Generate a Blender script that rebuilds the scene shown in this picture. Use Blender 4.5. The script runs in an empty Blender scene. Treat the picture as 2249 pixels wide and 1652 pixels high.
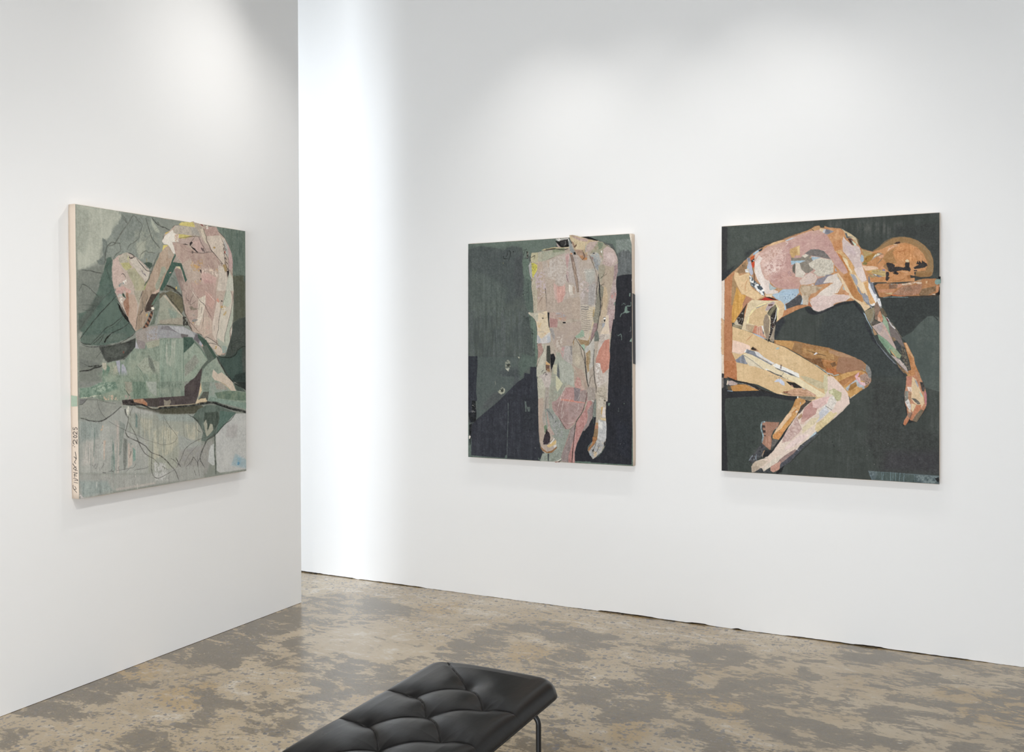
"""White gallery corner: three figure collages on canvas and a black leather daybed on worn concrete."""
import bpy, bmesh, math, random
import numpy as np
from mathutils import Vector, Matrix
# ---------------------------------------------------------------- paint engine
def vnoise(h, w, cell, rng, ax=1.0):
    """smooth value noise 0..1, cell = lattice step in raster cells, ax stretches it vertically"""
    cy, cx = cell * ax, cell
    ny, nx = int(h / cy) + 3, int(w / cx) + 3
    g = rng.random((ny, nx)).astype(np.float32)
    y = np.arange(h, dtype=np.float32) / cy; x = np.arange(w, dtype=np.float32) / cx
    yi = y.astype(int); xi = x.astype(int)
    fy = y - yi; fx = x - xi
    fy = fy * fy * (3 - 2 * fy); fx = fx * fx * (3 - 2 * fx)
    r0 = g[yi] * (1 - fy)[:, None] + g[yi + 1] * fy[:, None]
    return r0[:, xi] * (1 - fx)[None] + r0[:, xi + 1] * fx[None]

def fbm(h, w, cell, rng, octs=4, ax=1.0):
    s = np.zeros((h, w), np.float32); a = 1.0; t = 0
    for _ in range(octs):
        s += a * vnoise(h, w, max(cell, 1.0), rng, ax); t += a; a *= .55; cell *= .5
    return s / t

SAT = .74
def hexc(s):
    c = np.array([int(s[i:i + 2], 16) / 255. for i in (0, 2, 4)], np.float32)
    g = float(c @ np.array([.3, .59, .11]))
    return (g + (c - g) * SAT).astype(np.float32)

def spline(pts, closed, n=6):
    P = np.asarray(pts, float); N = len(P)
    if N < 3: return P
    out = []
    rng_ = range(N) if closed else range(N - 1)
    for i in rng_:
        p0 = P[(i - 1) % N] if closed or i > 0 else P[i]
        p1 = P[i]; p2 = P[(i + 1) % N]
        p3 = P[(i + 2) % N] if closed or i + 2 < N else P[i + 1 if not closed else (i + 1) % N]
        for t in np.arange(n) / n:
            out.append(.5 * ((2 * p1) + (-p0 + p2) * t + (2 * p0 - 5 * p1 + 4 * p2 - p3) * t * t + (-p0 + 3 * p1 - 3 * p2 + p3) * t ** 3))
    if not closed: out.append(P[-1])
    return np.array(out)

def homography(src, dst):
    A = []
    for (x, y), (u, v) in zip(src, dst):
        A.append([x, y, 1, 0, 0, 0, -u * x, -u * y, -u]); A.append([0, 0, 0, x, y, 1, -v * x, -v * y, -v])
    return np.linalg.svd(np.array(A, float))[2][-1].reshape(3, 3)

class Picture:
    """colour + relief raster of one painted canvas; traced shapes arrive in photo pixels"""
    def __init__(s, quad, w, h, nx, ny, margin, frames, seed, base):
        s.w, s.h, s.m = w, h, margin
        s.res = nx / w                                   # cells per metre
        s.mx = int(round(margin * s.res))
        s.NX, s.NY = nx + 2 * s.mx, ny + 2 * s.mx
        s.ry = ny / h
        s.H = homography(quad, [(s.mx, s.mx), (s.mx + nx, s.mx), (s.mx + nx, s.mx + ny), (s.mx, s.mx + ny)])
        s.rng = np.random.default_rng(seed)
        s.frames = frames
        s.C = np.empty((s.NY, s.NX, 3), np.float32); s.C[:] = hexc(base)
        s.Z = np.zeros((s.NY, s.NX), np.float32)
        s.M = np.zeros((s.NY, s.NX), np.uint8)
        s.U = np.zeros((s.NY, s.NX), bool)               # painted cells (also past the canvas edge)
        s.U[s.mx:s.mx + ny, s.mx:s.mx + nx] = True
        s.N = [fbm(s.NY, s.NX, c, s.rng, 4, ax) - .5 for c, ax in ((40, 1), (14, 1), (6, 1), (10, 8), (4, 14), (3, 1))]
        s.J = [fbm(s.NY, s.NX, 14, s.rng, 3) - .5, fbm(s.NY, s.NX, 14, s.rng, 3) - .5, fbm(s.NY, s.NX, 5, s.rng, 2) - .5, fbm(s.NY, s.NX, 5, s.rng, 2) - .5]
    def pt(s, xy):
        q = np.c_[xy, np.ones(len(xy))] @ s.H.T
        return q[:, :2] / q[:, 2:]
    def coords(s, toks, fr):
        out = []; f = s.frames[fr]; i = 0
        while i < len(toks):
            if toks[i] == '@': f = s.frames[toks[i + 1]]; i += 2; continue
            out.append((f[0] + float(toks[i]) / f[2], f[1] + float(toks[i + 1]) / f[2])); i += 2
        return np.array(out)
    def window(s, P, pad):
        x0, y0 = np.floor(P.min(0) - pad).astype(int); x1, y1 = np.ceil(P.max(0) + pad).astype(int) + 1
        x0, y0 = max(x0, 0), max(y0, 0); x1, y1 = min(x1, s.NX), min(y1, s.NY)
        return (x0, y0, x1, y1) if x1 > x0 and y1 > y0 else None
    def poly_mask(s, P, jit, blur):
        W = s.window(P, 3 + jit * 2 + blur * 2)
        if not W: return None, None
        x0, y0, x1, y1 = W
        gx, gy = np.meshgrid(np.arange(x0, x1, dtype=np.float32) + .5, np.arange(y0, y1, dtype=np.float32) + .5)
        if jit:
            gx = gx + (s.J[0][y0:y1, x0:x1] * 3 + s.J[2][y0:y1, x0:x1] * 2) * jit
            gy = gy + (s.J[1][y0:y1, x0:x1] * 3 + s.J[3][y0:y1, x0:x1] * 2) * jit
        ins = np.zeros(gx.shape, bool); d2 = np.full(gx.shape, 1e9, np.float32)
        n = len(P)
        for i in range(n):
            ax, ay = P[i]; bx, by = P[(i + 1) % n]
            dx, dy = bx - ax, by - ay
            c = ((ay > gy) != (by > gy))
            if dy != 0: ins ^= c & (gx < dx * (gy - ay) / dy + ax)
            L = dx * dx + dy * dy
            if L < 1e-9: continue
            t = np.clip(((gx - ax) * dx + (gy - ay) * dy) / L, 0, 1)
            d2 = np.minimum(d2, (gx - ax - t * dx) ** 2 + (gy - ay - t * dy) ** 2)
        d = np.sqrt(d2); sd = np.where(ins, d, -d)
        return W, sd
    def run(s, text):
        for line in text.strip().splitlines():
            line = line.split('#')[0].strip()
            if not line: continue
            head, crd = line.split(':', 1)
            h = head.split(); kind, fr, col = h[0], h[1], hexc(h[2]); o = {}
            for t in h[3:]: o[t[0]] = t[1:]
            P = s.pt(s.coords(crd.split(), fr))
            if 'c' in o: P = spline(P, kind in 'PKS')
            getattr(s, 'k' + kind)(P, col, o)
    # filled patch
    def kP(s, P, col, o):
        blur = float(o.get('b', .5)); jit = float(o.get('j', .5)); al = float(o.get('a', 1))
        W, sd = s.poly_mask(P, jit, blur)
        if W is None: return
        x0, y0, x1, y1 = W; sl = np.s_[y0:y1, x0:x1]
        A = np.clip(sd / (2 * blur) + .5, 0, 1)
        if 'b' in o: A = A * A * (3 - 2 * A)
        if 'w' in o:                                     # broken, dry-brushed cover
            w = float(o['w']); A = A * np.clip((s.N[2][sl] + s.N[5][sl] * .6 + .5 - w) * 6, 0, 1)
        if 'v' in o:
            w = float(o['v']); A = A * np.clip((s.N[3][sl] * .8 + s.N[4][sl] + .5 - w) * 5, 0, 1)
        c = np.empty(A.shape + (3,), np.float32); c[:] = col
        n = float(o.get('n', 3)) / 100
        c += (s.N[2][sl] * 1.2 + s.N[5][sl] * 1.3 + s.N[1][sl] * .8)[..., None] * n * 2
        if 's' in o: c += (s.N[3][sl] + s.N[4][sl])[..., None] * float(o['s']) / 100 * 2
        if 'm' in o:                                     # second colour in soft blotches: m<hex>,<amount>,<noise idx>
            mh, ma, mi = o['m'].split(',')
            t = np.clip((s.N[int(mi)][sl] * 3.2 + .5) * float(ma), 0, 1)[..., None]
            c = c * (1 - t) + hexc(mh) * t
        if 'g' in o:                                     # gradient towards second colour: g<hex>,<dx>,<dy>
            gh, gx_, gy_ = o['g'].split(','); gx_, gy_ = float(gx_), float(gy_)
            yy, xx = np.mgrid[0:A.shape[0], 0:A.shape[1]]
            u = (xx / max(A.shape[1], 1)) * gx_ + (yy / max(A.shape[0], 1)) * gy_
            if gx_ < 0: u = u - gx_
            if gy_ < 0: u = u - gy_
            u = np.clip(u + s.N[1][sl] * .3, 0, 1)[..., None]
            c = c * (1 - u) + hexc(gh) * u
        A = A * al
        s.C[sl] = s.C[sl] * (1 - A[..., None]) + c * A[..., None]
        hgt = float(o.get('h', 0))
        if hgt: s.Z[sl] = s.Z[sl] + np.clip(sd / 1.5 + .5, 0, 1) * hgt
        if 'e' in o:                                     # thin pale or dark torn rim: e<hex>
            R = np.exp(-((sd - .6) / .8) ** 2) * np.clip(s.N[1][sl] * 4 + .5, 0, 1) * .8
            s.C[sl] = s.C[sl] * (1 - R[..., None]) + hexc(o['e']) * R[..., None]
        if 'F' in o:
            v = int(o['F'] or 1); s.M[sl][sd > 0] = v; s.U[sl][sd > 0] = True
    # brush / charcoal line, w = width in photo px
    def kL(s, P, col, o):
        if 'q' not in o: P = spline(P, False)
        wd = float(o.get('w', 1.2)) * (.65 if 'u' in o else .5) * s.res / 430; al = float(o.get('a', .85)); soft = float(o.get('b', .6))
        jit = float(o.get('j', .6))
        W = s.window(P, wd + 4 + jit * 2 + soft * 2)
        if not W: return
        x0, y0, x1, y1 = W; sl = np.s_[y0:y1, x0:x1]
        gx, gy = np.meshgrid(np.arange(x0, x1, dtype=np.float32) + .5, np.arange(y0, y1, dtype=np.float32) + .5)
        gx = gx + (s.J[0][sl] * 3 + s.J[2][sl] * 1.5) * jit; gy = gy + (s.J[1][sl] * 3 + s.J[3][sl] * 1.5) * jit
        A = np.zeros(gx.shape, np.float32); n = len(P) - 1
        for i in range(n):
            ax, ay = P[i]; bx, by = P[i + 1]; dx, dy = bx - ax, by - ay; L = dx * dx + dy * dy
            if L < 1e-9: continue
            r = wd * (1 if 'u' in o else .55 + .45 * math.sin(math.pi * (i + .5) / n))
            pad = r + soft * 3 + 3 + jit * 3
            ix0, ix1 = int(max(min(ax, bx) - pad - x0, 0)), int(min(max(ax, bx) + pad - x0 + 1, x1 - x0))
            iy0, iy1 = int(max(min(ay, by) - pad - y0, 0)), int(min(max(ay, by) + pad - y0 + 1, y1 - y0))
            if ix1 <= ix0 or iy1 <= iy0: continue
            q = np.s_[iy0:iy1, ix0:ix1]; X, Y = gx[q], gy[q]
            t = np.clip(((X - ax) * dx + (Y - ay) * dy) / L, 0, 1)
            d = np.sqrt((X - ax - t * dx) ** 2 + (Y - ay - t * dy) ** 2)
            A[q] = np.maximum(A[q], np.clip((r - d) / (2 * soft) + .5, 0, 1))
        A *= al * np.clip(.8 + s.N[2][sl] * 1.5, .2, 1)
        c = col + (s.N[5][sl])[..., None] * .05
        s.C[sl] = s.C[sl] * (1 - A[..., None]) + c * A[..., None]
        if 'h' in o: s.Z[sl] += A * float(o['h'])
    # specks inside a polygon: k count, r radius px
    def kS(s, P, col, o):
        k = int(o.get('k', 30)); r0 = float(o.get('r', .8)) * s.res / 430 * .7
        W, sd = s.poly_mask(P, 0, .5)
        if W is None: return
        ys, xs = np.nonzero(sd > 0)
        if len(ys) == 0: return
        x0, y0 = W[0], W[1]
        for _ in range(k):
            i = s.rng.integers(len(ys)); cx, cy = xs[i] + x0, ys[i] + y0
            r = r0 * (.25 + s.rng.random() ** 2 * .9); a = s.rng.random() * 3.14; e = 1 + s.rng.random()
            q = int(r * e) + 3
            X0, X1, Y0, Y1 = max(cx - q, 0), min(cx + q + 1, s.NX), max(cy - q, 0), min(cy + q + 1, s.NY)
            gy, gx = np.mgrid[Y0:Y1, X0:X1]; gx = gx - cx; gy = gy - cy
            u = gx * math.cos(a) + gy * math.sin(a); v = -gx * math.sin(a) + gy * math.cos(a)
            A = np.clip(r - np.sqrt((u / e) ** 2 + v ** 2) + .5, 0, 1) * float(o.get('a', .85))
            s.C[Y0:Y1, X0:X1] = s.C[Y0:Y1, X0:X1] * (1 - A[..., None]) + col * A[..., None]
    # fine hair-like fibres / scratches inside a polygon: k count, l length px, t angle deg, d spread deg
    def kH(s, P, col, o):
        k = int(o.get('k', 20)); ln = float(o.get('l', 10)) * s.res / 430; th = math.radians(float(o.get('t', 0))); sp = math.radians(float(o.get('d', 180)))
        W, sd = s.poly_mask(P, 0, .5)
        if W is None: return
        ys, xs = np.nonzero(sd > 0)
        if len(ys) == 0: return
        for _ in range(k):
            i = s.rng.integers(len(ys)); cx, cy = xs[i] + W[0], ys[i] + W[1]
            a = th + (s.rng.random() - .5) * sp; l = ln * (.4 + s.rng.random()); bend = (s.rng.random() - .5) * .8
            n = max(int(l * 2), 4); al = float(o.get('a', .4)) * (.2 + .55 * s.rng.random())
            t = np.linspace(-.5, .5, n); aa = a + bend * t * 2
            px = cx + np.cumsum(np.cos(aa)) * l / n - math.cos(a) * l / 2; py = cy + np.cumsum(np.sin(aa)) * l / n - math.sin(a) * l / 2
            xi = px.astype(int); yi = py.astype(int); ok = (xi >= 0) & (xi < s.NX) & (yi >= 0) & (yi < s.NY); xi, yi, t = xi[ok], yi[ok], t[ok]
            A = (al * (1 - 4 * t * t))[:, None]
            s.C[yi, xi] = s.C[yi, xi] * (1 - A) + col * A
    # parallel ruled lines inside a polygon: p pitch px, w width px, t angle
    def kR(s, P, col, o):
        W, sd = s.poly_mask(P, float(o.get('j', .5)), .5)
        if W is None: return
        x0, y0, x1, y1 = W; sl = np.s_[y0:y1, x0:x1]; k = s.res / 430
        gx, gy = np.meshgrid(np.arange(x0, x1, dtype=np.float32), np.arange(y0, y1, dtype=np.float32))
        th = math.radians(float(o.get('t', 0))); u = -gx * math.sin(th) + gy * math.cos(th) + s.J[0][sl] * float(o.get('f', 1)) * 4
        p = float(o.get('p', 4)) * k; w = float(o.get('w', 1)) * k
        d = np.abs((u / p) % 1 - .5) * p
        A = np.clip(w / 2 - d + .5, 0, 1) * (sd > 0) * float(o.get('a', .7))
        s.C[sl] = s.C[sl] * (1 - A[..., None]) + col * A[..., None]
    # darker / lighter canvas toning: colour pulled towards col by noise
    def kT(s, P, col, o):
        o = dict(o); o.setdefault('a', '.5'); o.setdefault('b', '12'); s.kP(P, col, o)
    def finish(s, k=1.0):
        """overall paper and brush grain so no patch is dead flat"""
        g = (s.N[5] * .9 + (s.rng.random((s.NY, s.NX)).astype(np.float32) - .5) * .35) * .055 * k
        st = (s.N[4] + s.N[3]) * .035 * k
        s.C += (g + st)[..., None] * (.35 + s.C.mean(-1, keepdims=True))
        s.Z += np.maximum(s.N[5], 0) * .3

PAINT = {
 'sleeper': dict(sat=.74, wall='back', quad=[(1585,497.6),(2063.4,467),(2063,1063.6),(1585,1034)], w=1.049, h=1.300, nx=640, ny=793, seed=3, base='454b46',
   frames=dict(z=(0,0,1), a=(1580,490,8.996), b=(1820,490,8.996), c=(1580,650,8.996), d=(1820,650,8.996), e=(1580,810,6.608), g=(1820,810,6.352))),
 'standing': dict(sat=.60, tint=(1.0, .99, .985), wall='back', quad=[(1028.3,536.1),(1387.2,513.3),(1390,1023.9),(1028.3,1003.8)], w=1.044, h=1.290, nx=600, ny=741, seed=5, base='566159',
   frames=dict(z=(0,0,1), a=(1020,500,8.26), b=(1200,500,8.26), c=(1020,680,8.26), d=(1200,680,8.26), e=(1020,850,8.26), g=(1200,850,8.26))),
 'seated': dict(sat=.68, tint=(1.05, 1.01, .95), wall='left', quad=[(165.4,448.5),(538.6,507.8),(540.9,1034),(173.8,1096.4)], w=1.050, h=1.2945, nx=640, ny=789, seed=7, base='8a958c',
   frames=dict(a=(150,440,8.26), b=(350,440,8.26), c=(150,640,8.26), d=(350,640,8.26), e=(150,840,8.26), g=(350,840,8.26), h=(130,760,4.721), z=(0,0,1))),
}

EXPOSURE = 0.25
FL = dict(beige=(.40, .318, .205), tan=(.305, .225, .122), ochre=(.330, .222, .088), pale=(.52, .46, .375), dark=(.088, .065, .034), dark2=(.138, .104, .058), vdark=(.070, .053, .036))
BED = dict(cx=-1.412, y1=2.708, hw=.240, len=1.58, zt=.449, zs=.402, step=.2425, by0=2.5055, leg_x=-1.192, leg_y=2.555)
ZL = 3.95
SPOTS = [
 ((-2.82, 4.03, ZL), (-3.5647, 2.3, 1.9), 30, 88),
 ((-2.45, 4.00, ZL), (-3.5647, 3.4, 1.1), 52, 84),
 ((-2.20, 4.12, ZL), (-2.2, 4.9243, .95), 30, 74),
 ((-1.50, 4.08, ZL), (-1.9, 4.9243, 1.05), 22, 74),
 ((-1.02, 4.10, ZL), (-.9, 4.9243, .95), 32, 74),
 ((-.50, 3.90, ZL), (-.5, 4.9243, 1.05), 22, 74),
 ((.45, 3.90, ZL), (.45, 4.9243, 1.35), 6, 70),
 ((-1.9, 2.3, ZL), (-3.5647, 1.9, 1.2), 27, 80),
 ((-4.9, 2.7, ZL), (-4.3, 4.9243, 1.6), 130, 95, (.86, .93, 1), .35),  # added corridor fill to lighten the passage floor and wall
 ((-1.6, 1.3, ZL), (-1.9, 4.9243, -.2), 80, 60),  # added fill, lifts the lower back wall
 ((.2, 1.3, ZL), (0.0, 4.9243, -.2), 80, 60),  # added fill for the right part of the lower back wall
 ((-.9, 1.4, ZL), (-3.5647, 3.2, -.15), 125, 60),  # added fill, aimed low on the partition towards its free end
 ((-.7, .2, ZL), (-3.5647, 1.9, -.15), 100, 60),  # added fill for the nearer foot of the partition
]
AREAS = [
 ((-7.4, -2.88, 1.7), (math.radians(90), 0, math.radians(0)), 4.8, 2.6, 290, (.86, .93, 1)),
 ((-.6, -2.88, 1.2), (math.radians(90), 0, 0), 3.8, 1.9, 190, (.90, .95, 1)),
]

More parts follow.
